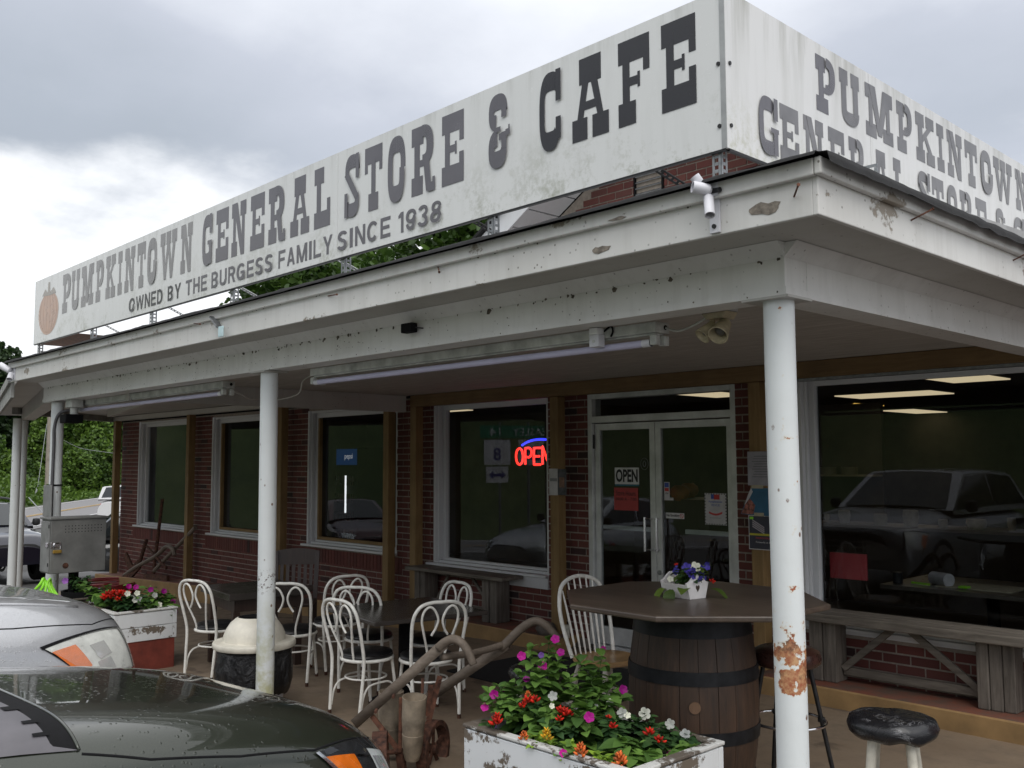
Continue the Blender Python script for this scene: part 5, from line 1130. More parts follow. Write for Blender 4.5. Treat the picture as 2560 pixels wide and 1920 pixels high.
for a, c, w in (((1100, 1690, 5.9), (1072, 1800, 5.82), .035), ((1078, 1712, 5.86), (1070, 1790, 5.84), .032), ((1057, 1695, 5.95), (1055, 1745, 5.9), .018), ((1002, 1745, 5.6), (1000, 1880, 5.62), .02), ((1072, 1800, 5.8), (1066, 1900, 5.75), .03), ((1000, 1880, 5.64), (1066, 1905, 5.7), .03), ((930, 1790, 5.75), (1000, 1880, 5.64), .03)):
    mb.beam(at(*a), at(*c), w, .012, CF)
part('iron_frame', mb, M['redrust'], t)
for px, py, d in ((941, 1775, 5.70), (985, 1738, 5.68), (1100, 1700, 5.88)): mb = MB(); q = at(px, py, d); mb.tube([q, q - CF * .035], .010, 8); part('bolt', mb, M['rust'], t, smooth=True)
mb = MB(); mb.tube([at(954, 1884, 5.55), at(1066, 1866, 5.78)], .014, 8); mb.beam(at(1000, 1880, 5.64), at(1010, 1960, 5.66), .05, .03); part('axle', mb, M['rust'], t)

PYW = 3.34
w3 = lambda x, z: (x, PYW, z)
t = thing('old_plough', (-14.0, PYW, -.05), 'rusty antique plough leaning on the brick wall at the far left', 'farm implement')
for nm, pts, r in (('rod', [(-13.92, 3.46, 1.22), (-13.93, PYW, -.03)], .03), ('beam', [(-14.95, 3.26, -.13), (-14.45, 3.28, .06), (-13.85, PYW, .27), (-13.45, PYW, .45), (-13.2, PYW, .43), (-13.12, PYW, .33)], .036), ('beam', [(-13.9, PYW, .02), (-13.2, 3.4, .45), (-12.62, 3.45, .80)], .032), ('bar', [(-14.34, 3.38, .52), (-14.44, 3.3, .08)], .034), ('bar', [(-14.32, 3.38, .40), (-13.85, PYW, .26), (-13.42, PYW, .10)], .024)):
    mb = MB(); mb.tube(bez(pts, 6), r, 8); part(nm, mb, M['rust'] if nm != 'beam' else M['handle'], t, smooth=True)
mb = MB(); mb.beam((-15.02, 3.24, -.28), (-14.42, 3.30, .10), .04, .16); mb.beam((-14.92, 3.25, .22), (-14.62, 3.28, -.06), .03, .14); mb.beam((-14.2, 3.3, -.1), (-13.3, 3.32, -.06), .05, .10); part('share', mb, M['rust'], t)
# red hose coil, lime hose reel hooks
t = thing('hose_coil', (-14.75, 2.86, gz(-14.75)), 'coiled red rubber hose on the porch floor near the old plough', 'hose')
mb = MB(); pts = []
for i in range(7 * 26):
    a = 2 * math.pi * i / 26; k = i / 26; rr = .52 - .012 * (k % 2) - .05 * noise.noise(Vector((k * 3, 0, 0))); pts.append((-14.75 + rr * math.cos(a), 2.86 + rr * math.sin(a) * .9, gz(-14.75) + .025 + .030 * k + .012 * math.sin(a * 1.3)))
mb.tube(pts, .02, 8); part('coil', mb, M['hosered'], t, smooth='all')
t = thing('lime_strap_bundle', tuple(at(125, 1460, 9.4)), 'bundle of bright lime green straps hanging below the grey cabinet', 'straps')
for sx, k in ((-1, 0), (1, 1)):
    for j in range(4):
        c = at(108 if sx < 0 else 126, 1446, 9.35 + .02 * j); e = at((80 + 14 * j) if sx < 0 else (128 + 8 * j), 1490 + 6 * j, 9.3)
        m = lerp(c, e, .5) + CU * .035 + CR * (-.03 * sx); mb = MB(); mb.tube(bez([c, m, e, e - CU * .25], 5), .014 if sx < 0 else .010, 8); part('strap', mb, M['lime'], t, smooth=True)
# grey cabinet on the third column
t = thing('utility_cabinet', (-8.24, .07, .72), 'padlocked grey metal cabinet mounted on the farthest porch column', 'cabinet')
mb = MB(); mb.box(-8.38, -8.10, -.20, .345, .725, 1.262); part('case', mb, M['ebox'], t, bev=.006)
mb = MB(); mb.box(-8.40, -8.085, -.215, .36, 1.263, 1.282); part('lid', mb, M['ebox'], t, bev=.004)
mb = MB(); mb.box(-8.365, -8.115, -.212, -.2005, .74, 1.245); dr = part('door', mb, M['ebox2'], t, bev=.004)
mb = MB()
for z in (.80, 1.18): mb.box(-8.125, -8.112, -.217, -.2125, z, z + .035)
part('hinge', mb, M['black'], dr)
mb = MB()
for i in range(12):
    for j in range(3): mb.tube([(-8.0995, -.06 + i * .032, 1.195 - j * .03), (-8.0985, -.06 + i * .032, 1.195 - j * .03)], .0055, 6)
part('vent_hole', mb, M['black'], t)
mb = MB(); mb.box(-8.17, -8.11, -.226, -.2125, .99, 1.035); mb.box(-8.0995, -8.092, -.20, -.10, .985, 1.04); part('hasp', mb, M['chrome'], t, bev=.003)
mb = MB(); mb.tube(bez([(-8.085, -.17, .985), (-8.085, -.17, 1.02), (-8.085, -.14, 1.03), (-8.085, -.11, 1.02), (-8.085, -.11, .97)], 4), .006, 8); part('shackle', mb, M['chrome'], t, smooth=True)
mb = MB(); mb.box(-8.098, -8.07, -.18, -.10, .93, .962); part('padlock', mb, M['brass'], t, bev=.004)
mb = MB(); mb.tube([(-8.0995, -.05, .80), (-8.097, -.05, .80)], .03, 12); part('stain_plug', mb, M['rust'], t)
mb = MB(); mb.tube([(-8.30, .10, .724), (-8.30, .10, gz(-8.3))], .05, 12); part('stand', mb, M['black'], t, smooth=True)
t = thing('meter_plate', (-8.6, -.07, 1.42), 'blank white metal plate strapped to the farthest porch column', 'plate')
mb = MB(); mb.box(-8.74, -8.49, -.085, -.073, 1.27, 1.60); part('plate', mb, M['ebox2'], t, bev=.004)
mb = MB(); mb.tube([(-8.638 + .07 * math.cos(a), .07 * math.sin(a), 1.60) for a in (2 * math.pi * i / 20 for i in range(20))], .008, 6, closed=True); part('strap', mb, M['black'], t)
cable([(-8.50, .12, 2.40), (-8.565, .0, 2.36), (-8.585, -.045, 2.22), (-8.575, -.05, 2.0), (-8.572, -.055, 1.5), (-8.575, -.05, 1.28)], .016, plain('grey_conduit', (.11, .11, .115), .6), 'dark conduit running down the farthest porch column', 'conduit')
t = thing('small_floodlight', tuple(at(188, 1030, 9.9)), 'small dark floodlight on a white box beside the farthest porch column', 'floodlight')
q = at(186, 1012, 9.9); mb = MB(); mb.box(q.x - .09, q.x + .09, q.y - .06, q.y + .06, q.z - .03, q.z + .12); part('junction_box', mb, M['fixture'], t, bev=.006)
mb = MB(); mb.tube([(q.x, q.y, q.z - .03), (q.x, q.y, q.z - .12)], .04, 10); part('swivel', mb, M['fixture'], t, smooth=True)
mb = MB(); mb.box(q.x - .13, q.x + .05, q.y - .1, q.y + .08, q.z - .19, q.z - .10); part('lamp_body', mb, M['black'], t, bev=.01)

# ================================================================== CARS
class Car:
    def __init__(s, name, label, loc, rz, st_, paint, cat='car', group=None):
        s.st = sorted(st_); s.t = thing(name, loc, label, cat, group, rz); s.paint = paint
    def prm(s, y):
        S_ = s.st
        if y <= S_[0][0]: return S_[0][1:]
        for i in range(len(S_) - 1):
            if y <= S_[i + 1][0]:
                a, c = S_[i], S_[i + 1]; p, n_ = S_[max(i - 1, 0)], S_[min(i + 2, len(S_) - 1)]; h = c[0] - a[0]; u = (y - a[0]) / h
                o = []
                for k in range(1, len(a)):
                    d0 = (c[k] - p[k]) / (c[0] - p[0]) if c[0] != p[0] else 0; d1 = (n_[k] - a[k]) / (n_[0] - a[0]) if n_[0] != a[0] else 0
                    o.append((2 * u ** 3 - 3 * u * u + 1) * a[k] + (u ** 3 - 2 * u * u + u) * h * d0 + (-2 * u ** 3 + 3 * u * u) * c[k] + (u ** 3 - u * u) * h * d1)
                return o
        return S_[-1][1:]
    def P(s, y, th, off=0):                              # point of the shell at length y, angle th (0 right side, 90 top)
        w, zt, zb, e = s.prm(y); t = R(th); c, q = math.cos(t), max(0, math.sin(t))
        p = Vector((w * math.copysign(abs(c) ** (2 / e), c), y, zb + (zt - zb) * q ** (2 / e)))
        if off: p += s.N(y, th) * off
        return p
    def N(s, y, th):
        a = s.P(y + .004, th) - s.P(y - .004, th); b_ = s.P(y, min(180, th + .4)) - s.P(y, max(0, th - .4)); n_ = a.cross(b_)
        n_ = n_.normalized() if n_.length > 1e-12 else Vector((0, 1, 0)); c = s.P(y, th) - Vector((0, y if y < -.3 else -.5, .5))
        return n_ if n_.dot(c) > 0 else -n_
    def body(s, nv=40, step=.06):
        y0, y1 = s.st[0][0], s.st[-1][0]; mb = MB(); nu = int((y1 - y0) / step)
        mb.grid(lambda u, v: s.P(lerp(y0, y1, u if u > .12 and u < .88 else u), 180 * v), nu, nv)
        for y in (y0, y1): mb.add([s.P(y, 180 * j / 24) for j in range(25)], [tuple(range(25))])
        part('body', mb, s.paint, s.t, smooth=50, local=True)
    def patch(s, name, q, mat, off, nu=8, nv=8, parent=None, label=None):   # q: four (y, th) corners
        mb = MB()
        def fn(u, v):
            y = lerp(lerp(q[0][0], q[1][0], u), lerp(q[3][0], q[2][0], u), v); th = lerp(lerp(q[0][1], q[1][1], u), lerp(q[3][1], q[2][1], u), v); return s.P(y, th, off)
        mb.grid(fn, nu, nv); return part(name, mb, mat, parent or s.t, smooth='all', local=True, fix=False, label=label)
    def seam(s, pts, w=.007, mat=None, off=.0015, n=40):
        mb = MB(); pp = []
        for (a, c) in zip(pts, pts[1:]): pp += [(lerp(a[0], c[0], i / n), lerp(a[1], c[1], i / n)) for i in range(n)]
        pp.append(pts[-1]); mb.tube([s.P(y, th, off - w * .35) for y, th in pp], w * .5, 6); part('panel_gap', mb, mat or M['black'], s.t, smooth='all', local=True)
    def cabin(s, y0, y1, y2, y3, zb, zr, wb, wr, glass_=True):
        mb = MB(); ys = [y0, lerp(y0, y1, .33), lerp(y0, y1, .66), y1, y1 - .12, lerp(y1, y2, .5), y2 + .12, y2, lerp(y2, y3, .5), y3]; ys = sorted(set(ys))
        def zt(y):
            if y > y1: return lerp(zr - .03, zb, (y - y1) / (y0 - y1))
            if y < y2: return lerp(zr - .05, zb, (y2 - y) / (y2 - y3))
            return zr - .05 * (2 * (y - y2) / (y1 - y2) - 1.1) ** 2 * .8
        def ring_(y):
            z1 = zt(y) + .002; f = (z1 - zb) / (zr - zb); wt = lerp(wb, wr, f); return [(-wb, y, zb - .06), (lerp(-wb, -wt, .93), y, lerp(zb, z1, .93)), (-wt * .90, y, z1), (-wt * .4, y, z1 + .02 * f), (wt * .4, y, z1 + .02 * f), (wt * .90, y, z1), (lerp(wb, wt, .93), y, lerp(zb, z1, .93)), (wb, y, zb - .06)]
        v = [p for y in ys for p in ring_(y)]; mb.add(v, [(i * 8 + j, i * 8 + j + 1, i * 8 + j + 9, i * 8 + j + 8) for i in range(len(ys) - 1) for j in range(7)])
        part('cabin', mb, s.paint, s.t, smooth=35, local=True)
        g = M['carglass']
        def side(pts, sgn):
            mb = MB(); vs = []
            for y, f in pts: z = lerp(zb, zt(y), f); ff = (z - zb) / (zr - zb); vs.append((sgn * (lerp(wb, lerp(wb, wr, (zt(y) - zb) / (zr - zb)), f / .93 * .93) + .006), y, z))
            mb.add(vs, [tuple(range(len(vs)))]); part('side_window', mb, g, s.t, local=True)
        ym = lerp(y1, y2, .45)
        for sg in (-1, 1):
            side([(lerp(y0, y1, .12), .08), (y1 - .06, .86), (ym + .04, .90), (ym + .04, .06)], sg); side([(ym - .04, .06), (ym - .04, .90), (y2 + .06, .86), (lerp(y2, y3, .55) if y3 < y2 - .3 else y2 + .02, .08)], sg)
        mb = MB(); mb.grid(lambda u, v: (lerp(-1, 1, u) * lerp(wb * .88, wr * .84, v), lerp(y0, y1, lerp(.03, .95, v)) + .008, lerp(zb, zr - .03, lerp(.03, .95, v)) + .03 * math.sin(math.pi * u) + .008), 8, 6); part('windscreen', mb, g, s.t, smooth='all', local=True, fix=False)
        mb = MB(); mb.grid(lambda u, v: (lerp(-1, 1, u) * lerp(wb * .84, wr * .80, v), lerp(y3, y2, lerp(.12, .92, v)) - .010, lerp(zb, zr - .05, lerp(.12, .92, v)) + .03 * math.sin(math.pi * u) + .006), 8, 6); part('rear_window', mb, g, s.t, smooth='all', local=True, fix=False)
    def wheels(s, ys, x, r, w=.2):
        for y in ys:
            for sg in (-1, 1):
                mt = Matrix.Translation((sg * x, y, r)) @ Matrix.Rotation(R(90) * sg, 4, 'Y'); mb = MB(); mb.lathe([(r * .62, -w / 2), (r * .95, -w / 2), (r, -w * .35), (r, w * .35), (r * .95, w / 2), (r * .62, w / 2)], n=28, m=mt, cap=False)
                o = part('wheel', mb, M['rubber'], s.t, smooth=40, local=True)
                mb = MB(); mb.lathe([(0, w * .40), (r * .15, w * .42), (r * .2, w * .36)], n=16, m=mt, cap=False); mb.lathe([(r * .55, w * .42), (r * .635, w * .46), (r * .64, w * .3)], n=28, m=mt, cap=False)
                for k in range(6): a = 2 * math.pi * k / 6; mb.beam(mt @ Vector((r * .12 * math.cos(a), r * .12 * math.sin(a), w * .37)), mt @ Vector((r * .58 * math.cos(a), r * .58 * math.sin(a), w * .41)), .05, .02)
                part('rim', mb, M['steel'], o, local=True)
                mb = MB(); mb.lathe([(0, -w * .3), (r * .62, -w * .3), (r * .62, -w * .28), (0, -w * .28)], n=20, m=mt, cap=False); part('hub', mb, M['black'], o, local=True)
                wv = s.prm(y)[0]; mb = MB(); mb.lathe([(r * .98, 0), (r * 1.17, 0), (r * 1.17, .006), (r * .98, .006)], n=32, m=Matrix.Translation((sg * (wv - .002), y, r + .01)) @ Matrix.Rotation(R(90) * sg, 4, 'Y'), cap=False)
                part('wheel_arch', mb, M['carblack'], s.t, local=True)
    def mirrors(s, y, z, x):
        for sg in (-1, 1): mb = MB(); mb.lathe([(0, -.09), (.07, -.07), (.085, 0), (.07, .07), (0, .085)], (sg * (x + .1), y, z), 14, cap=False); mb.beam((sg * x, y, z - .03), (sg * (x + .08), y, z - .02), .04, .03); part('wing_mirror', mb, M['carblack'], s.t, smooth=True, local=True)
    def lamps(s, q, kind='head', rel=1, mat=None):
        for sg in (0, 1):
            f = lambda p: (p[0], p[1] if not sg else 180 - p[1]); o = s.patch('headlight' if kind == 'head' else 'tail_light', [f(p) for p in q], mat or M['lampinner'], .004)
            if kind == 'head': s.patch('lamp_lens', [f(p) for p in q], M['lens'], .012, parent=o)

SEDAN = [(0, .58, .58, .30, 3.2), (-.05, .70, .665, .24, 3.6), (-.14, .79, .735, .21, 4.0), (-.35, .86, .80, .20, 4.6), (-.7, .895, .865, .20, 5), (-1.1, .905, .918, .20, 5.2), (-1.5, .91, .955, .20, 5.2), (-1.8, .912, .965, .20, 5), (-2.3, .915, .96, .20, 4.6), (-3.4, .915, .95, .20, 4.6), (-4.1, .89, .94, .22, 4.4), (-4.5, .80, .88, .26, 4), (-4.62, .68, .74, .34, 3.6)]
SUV = [(0, .70, .80, .42, 3.4), (-.05, .82, .93, .34, 4.0), (-.14, .89, 1.005, .30, 4.6), (-.35, .93, 1.06, .28, 5), (-.8, .945, 1.12, .28, 5.2), (-1.25, .95, 1.155, .28, 5.2), (-2.0, .955, 1.15, .28, 4.8), (-3.6, .955, 1.13, .28, 4.8), (-4.3, .92, 1.10, .32, 4.8), (-4.55, .86, 1.0, .36, 4.4)]
# ---- dark green sedan in the foreground
GX, GYN = -1.735, -1.1
GREEN = [(0, .56, .66, .32, 3.2), (-.05, .70, .74, .26, 4.0), (-.14, .79, .82, .22, 5.0), (-.35, .86, .92, .20, 6), (-.7, .89, .995, .20, 7), (-1.1, .905, 1.05, .20, 7.5), (-1.45, .91, 1.08, .20, 7.5), (-1.8, .912, 1.085, .20, 7), (-2.3, .915, 1.05, .20, 5)] + SEDAN[9:]
g = Car('parked_car', 'dark green sedan with a wet bonnet parked nose in, nearest the camera', (GX, GYN, -.05), 0, GREEN, M['green_paint'], 'car', 'cars parked nose in to the porch'); g.t.rotation_euler = (0, R(-2.2), 0)
g.body(64, .03)
g.cabin(-1.68, -2.55, -3.7, -4.25, 1.04, 1.45, .80, .60)
g.wheels((-.86, -3.6), .80, .325); g.mirrors(-2.15, 1.02, .88)
e0 = -1.30
for f in (lambda q: q, lambda q: (q[0], 180 - q[1])): g.seam([f(q) for q in ((-.10, 58), (-.17, 50.5), (-.30, 43.5), (-.5, 33), (-.8, 31), (-1.1, 34), (e0, 42))], .010, n=14)
g.seam([(-1.72, 42), (-1.72, 30), (-1.68, 12), (-1.65, 3)], .010)
def edge(th): return e0 + .025 * abs(math.cos(R(th))) ** 2 - .02
ths = fr(44, 136, 3)
def strip(name, d0, d1, mat, off, a=44, c=136):
    mb = MB(); mb.grid(lambda u, v: g.P(edge(lerp(a, c, u)) - lerp(d0, d1, v) * min(1, 6 * math.sin(math.pi * min(max(u, .0), 1.))), lerp(a, c, u), off), 40, 3); part(name, mb, mat, g.t, smooth='all', local=True, fix=False)
strip('cowl_gap', .004, .075, M['black'], .0035); strip('cowl_panel', .070, .33, M['cowl'], .005)
mb = MB(); mb.tube([g.P(edge(th), th, .004) for th in ths], .0055, 8); part('bonnet_edge', mb, M['green_paint'], g.t, smooth='all', local=True)
for th in (58, 70, 84): g.patch('cowl_clip', [(edge(th) - .06, th - 1.6), (edge(th) - .06, th + 1.6), (edge(th) - .105, th + 1.3), (edge(th) - .105, th - 1.3)], M['black'], .008, 3, 3)
mb = MB()
for i in range(7):
    for j in range(2): th = 92 + i * .9; p = g.P(e0 - .13 - .03 * j, th, .0065); mb.box(p.x - .005, p.x + .003, p.y - .011, p.y + .011, p.z - .002, p.z + .001)
part('cowl_vent', mb, M['black'], g.t, local=True)
for x, s_ in ((.50, 1), (-.15, 1)):
    mb = MB(); mb.tube(bez([(x, -1.54, 1.07), (x - .06, -1.50, 1.115), (x - .16, -1.53, 1.12), (x - .45, -1.62, 1.105)], 6), [.026] * 7 + [.014] * 12, 8); part('wiper_arm', mb, M['cowl'], g.t, smooth='all', local=True)
    mb = MB(); mb.beam((x - .02, -1.60, 1.09), (x - .68, -1.67, 1.115), .012, .03); part('wiper_blade', mb, M['black'], g.t, local=True)
for sg in (0, 1):
    f = lambda p: (p[0], p[1] if not sg else 180 - p[1])
    o = g.patch('headlight', [f(p) for p in ((-.50, 31), (-.17, 50), (-.03, 20), (-.32, 11))], M['carblack'], .003, 14, 10)
    g.patch('amber_reflector', [f(p) for p in ((-.465, 29), (-.325, 32), (-.27, 17), (-.38, 15))], M['amber'], .007, 8, 6, o)
    g.patch('lamp_bowl', [f(p) for p in ((-.24, 38), (-.12, 43), (-.07, 22), (-.19, 20))], M['lampinner'], .006, 8, 6, o)
    g.patch('lamp_bowl', [f(p) for p in ((-.22, 34), (-.15, 37), (-.11, 26), (-.18, 23))], M['lampbowl'], .008, 8, 6, o)
    g.patch('lamp_trim', [f(p) for p in ((-.505, 31), (-.49, 31.8), (-.33, 13.5), (-.345, 12.0))], M['chrome'], .009, 4, 10, o)
    g.patch('lamp_trim', [f(p) for p in ((-.31, 32), (-.24, 33.4), (-.24, 32.4), (-.31, 31))], M['chrome'], .009, 6, 2, o)
    g.patch('lamp_lens', [f(p) for p in ((-.50, 31), (-.17, 50), (-.03, 20), (-.32, 11))], M['lens'], .013, 14, 10, o)
g.patch('grille', [(-.012, 60), (-.012, 120), (-.004, 150), (-.004, 30)], M['carblack'], .003)
g.lamps([(-4.5, 20), (-4.42, 45), (-4.60, 50), (-4.61, 20)], 'tail', mat=M['taillamp'])
# ---- silver sport utility
s = Car('parked_car', 'silver wet sport utility parked beside the dark green sedan', (-4.26, -1.18, -.02), 0, SUV, M['silver_paint'], 'car', 'cars parked nose in to the porch')
s.body(64, .03); s.cabin(-1.5, -2.25, -4.1, -4.5, 1.14, 1.70, .86, .70); s.wheels((-.9, -3.6), .82, .36); s.mirrors(-1.75, 1.2, .92)
s.seam([(-.10, 60), (-.28, 46), (-.7, 41), (-1.45, 40)], .009); s.seam([(-.10, 120), (-.28, 134), (-.7, 139), (-1.45, 140)], .009)
for x in (-.28, .28):
    mb = MB(); mb.tube([s.P(y, 90 - x * 78, .0) for y in fr(-1.4, -.3, .08)], .012, 8); part('bonnet_crease', mb, s.paint, s.t, smooth='all', local=True)
for sg in (0, 1):
    f = lambda p: (p[0], p[1] if not sg else 180 - p[1])
    q = [f(p) for p in ((-.56, 26), (-.13, 45), (-.05, 20), (-.28, 9))]
    o = s.patch('headlight', q, M['lampinner'], .004, 14, 10)
    s.patch('lamp_surround', [f(p) for p in ((-.585, 27), (-.125, 47.5), (-.12, 45), (-.57, 25.4))], M['black'], .006, 14, 2, o); s.patch('lamp_surround', [f(p) for p in ((-.125, 47.5), (-.035, 20), (-.055, 20), (-.135, 45))], M['black'], .006, 10, 2, o); s.patch('lamp_surround', [f(p) for p in ((-.585, 27), (-.555, 25.6), (-.28, 8.5), (-.305, 7.5))], M['black'], .006, 2, 10, o)
    s.patch('amber_reflector', [f(p) for p in ((-.525, 24), (-.40, 28.5), (-.315, 17), (-.36, 11))], M['amber'], .008, 8, 6, o)
    s.patch('lamp_bowl', [f(p) for p in ((-.325, 28), (-.24, 32), (-.20, 24), (-.27, 20))], M['lampbowl'], .008, 6, 6, o); s.patch('lamp_bowl', [f(p) for p in ((-.285, 18.5), (-.21, 22), (-.17, 15), (-.25, 11))], M['lampbowl'], .008, 6, 6, o)
    s.patch('lamp_lens', q, M['fogged_lens'], .015, 12, 8, o)
mb = MB()
for i in range(13):
    for j in range(4): p = Vector((-.36 + i * .06, .012 - .05 * ((i - 6) / 6) ** 2, .88 - j * .075)); mb.lathe([(0, -.03), (.026, -.02), (.03, 0), (.026, .02), (0, .03)], tuple(p), 8, cap=False)
part('grille', mb, M['carblack'], s.t, smooth=True, local=True)
s.patch('grille_surround', [(-.03, 66), (-.03, 114), (-.004, 140), (-.004, 40)], M['black'], .004)
s.lamps([(-4.5, 12), (-4.45, 40), (-4.54, 42), (-4.545, 12)], 'tail', mat=M['taillamp'])
# ---- the other vehicles round the lot
def simple_car(label, loc, rz, st_, paint, cab, suv=False, cat='car', name='parked_car'):
    c = Car(name, label, loc, rz, st_, paint, cat, 'other vehicles round the lot'); c.body(32, .10); c.cabin(*cab)
    c.wheels((-.86, -3.6), .82, .36 if suv else .325); c.mirrors(cab[0] - .2, cab[4] + .08, .9)
    c.lamps([(-.45, 36), (-.08, 60), (-.02, 30), (-.22, 18)]); c.lamps([(st_[-1][0] + .12, 14), (st_[-1][0] + .16, 46), (st_[-1][0] + .02, 50), (st_[-1][0] + .01, 14)], 'tail', mat=M['taillamp'])
    c.patch('grille', [(-.02, 66), (-.02, 114), (-.004, 145), (-.004, 35)], M['carblack'], .004); return c
q = at(28, 1400, 19.6)
c = simple_car('navy estate car with black roof rails facing the porch, seen past the far pillars', (q.x, q.y, gz(q.x) - .06), R(-88), SUV, M['navy_paint'], (-1.35, -2.0, -4.1, -4.5, 1.14, 1.66, .87, .72), True)
for x in (-.62, .62): mb = MB(); mb.tube(bez([(x, -2.05, 1.66), (x, -2.2, 1.73), (x, -3.9, 1.73), (x, -4.05, 1.65)], 5), .025, 8); part('roof_rail', mb, M['carblack'], c.t, smooth=True, local=True)
q = at(208, 1380, 21.2)
simple_car('charcoal estate car seen in profile behind the grey cabinet', (q.x + 1.6, q.y + 4.3, gz(q.x) - .06), R(-20), SEDAN, M['charcoal_paint'], (-1.7, -2.4, -4.0, -4.5, .95, 1.46, .83, .66))
q = at(296, 1260, 40)
c = simple_car('white pickup with a canopy and red tail lamp at the end of the brick wall', (q.x - 3.3, q.y + 3.15, gz(q.x) - .06), R(46), SUV, M['white_paint'], (-1.5, -2.1, -4.35, -4.5, 1.14, 1.72, .87, .74), True)
a = at(225, 1340, 0)
c = simple_car('silver saloon parked nose in, seen only mirrored in the window with the neon sign', (-11.2, -1.5, -.36), 0, SEDAN, M['silver2'], (-1.7, -2.6, -3.7, -4.25, .95, 1.45, .82, .62))
c = simple_car('dark maroon saloon further left in the lot, mirrored in the left windows', (-17.5, -3.0, -.62), R(-70), SEDAN, M['maroon_paint'], (-1.7, -2.6, -3.7, -4.25, .95, 1.45, .82, .62))
# route signs mirrored in the glass
t = thing('route_sign', (-17.4, -7.6, -.75), 'route sign pole with green EASLEY board and numbered white shields', 'road sign', rz=R(118))
part('pole', T([(-.42, .03, 0), (-.42, .03, 3.7)], .04, 10), M['steel'], t, smooth=True, local=True); part('pole', T([(.42, .03, 0), (.42, .03, 3.7)], .04, 10), M['steel'], t, smooth=True, local=True)
def bd(name, x0, x1, z0, z1, mat, y=0): mb = MB(); mb.box(x0, x1, y - .01, y, z0, z1); return part(name, mb, mat, t, local=True)
bd('green_board', -1.0, 1.0, 3.25, 3.6, M['signgreen'])
for x0, x1, w in ((-.95, .05, 'EASLEY'), (.40, .72, '14')): part('lettering', text_mb(w, x0, x1, 3.32, 3.53, -.013), M['signwhite'], t, local=True)
for x, w in ((-.5, '288'), (.5, '8')):
    bd('shield', x - .38, x + .38, 2.5, 3.2, M['signwhite']); part('lettering', text_mb(w, x - (.27 if len(w) > 1 else .11), x + (.27 if len(w) > 1 else .11), 2.62, 2.98, -.013, bold=.02), M['signblue'], t, local=True)
bd('arrow_plate', .18, .82, 2.0, 2.45, M['signwhite']); mb = MB(); mb.prism([(.26, 2.22), (.38, 2.34), (.38, 2.26), (.62, 2.26), (.62, 2.34), (.74, 2.22), (.62, 2.10), (.62, 2.18), (.38, 2.18), (.38, 2.10)], 'y', -.016, -.011); part('arrow', mb, M['signblue'], t, local=True)
# ================================================================== PLANTERS AND FLOWERS
def planter(x0, x1, y0, y1, z0, z1, label, mat_low=None, zmid=None):
    t = thing('planter_box', ((x0 + x1) / 2, (y0 + y1) / 2, z0), label, 'planter'); w = .035; lo = zmid if zmid else z0
    for nm, b_ in (('long_side', (x0, x1, y0, y0 + w)), ('long_side', (x0, x1, y1 - w, y1)), ('end_board', (x0 + .001, x0 + w, y0 + w, y1 - w)), ('end_board', (x1 - w, x1 - .001, y0 + w, y1 - w))):
        k = 2
        for i in range(k):
            a, c = lerp(lo, z1 - .004, i / k), lerp(lo, z1 - .004, (i + 1) / k) - .005
            mb = MB(); mb.box(*b_, a, c); part(nm, mb, M['planter'], t, bev=.004)
    mb = MB(); o_ = .006
    for b_ in ((x0 - o_, x1 + o_, y0 - o_, y0 + .05), (x0 - o_, x1 + o_, y1 - .05, y1 + o_), (x0 - o_, x0 + .05, y0 + .0502, y1 - .0502), (x1 - .05, x1 + o_, y0 + .0502, y1 - .0502)): mb.box(*b_, z1 - .003, z1 + .016)
    part('rim_board', mb, M['planter_rim'], t, bev=.006)
    if zmid: mb = MB(); mb.box(x0 + .012, x1 - .012, y0 + .012, y1 - .012, z0, zmid - .002); part('base', mb, mat_low, t, bev=.006)
    mb = MB(); mb.grid(lambda u, v: (lerp(x0 + w, x1 - w, u), lerp(y0 + w, y1 - w, v), z1 - .05 + .02 * noise.noise(Vector((u * 9, v * 9, x0))) + .012 * noise.noise(Vector((u * 30, v * 30, 0)))), 40, 20); part('soil', mb, M['soil'], t, smooth='all')
    return t
M['planter_rim'] = old_paint('worn_rim_board', white=(.60, .60, .58), under=(.12, .10, .08), peel=.50, dirt=.3)
planter(-1.69, -.60, -.26, .41, 0, .495, 'flaking white planter box full of petunias in front of the barrel table')
planter(-7.85, -6.62, -.12, .46, gz(-7.2) - .06, .48, 'white planter box with a red base beyond the silver car', M['redbase'], .22)
rnd = random.Random(11)
def leaf_mesh(name, L, Wd, mat, curl=.25, n=5):
    mb = MB(); vs = []
    for i in range(n + 1):
        u = i / n; w = Wd * (math.sin(math.pi * min(1, u * .93 + .05)) ** .75) * (1 - .25 * u); z = -curl * L * u * u + .05 * L * math.sin(math.pi * u)
        vs += [(-w / 2, L * u, z + .10 * w), (0, L * u, z), (w / 2, L * u, z + .10 * w)]
    mb.add(vs, [(i * 3 + j, i * 3 + j + 1, i * 3 + j + 4, i * 3 + j + 3) for i in range(n) for j in range(2)]); return mesh_of(name, mb, mat, 'all', fix=False)
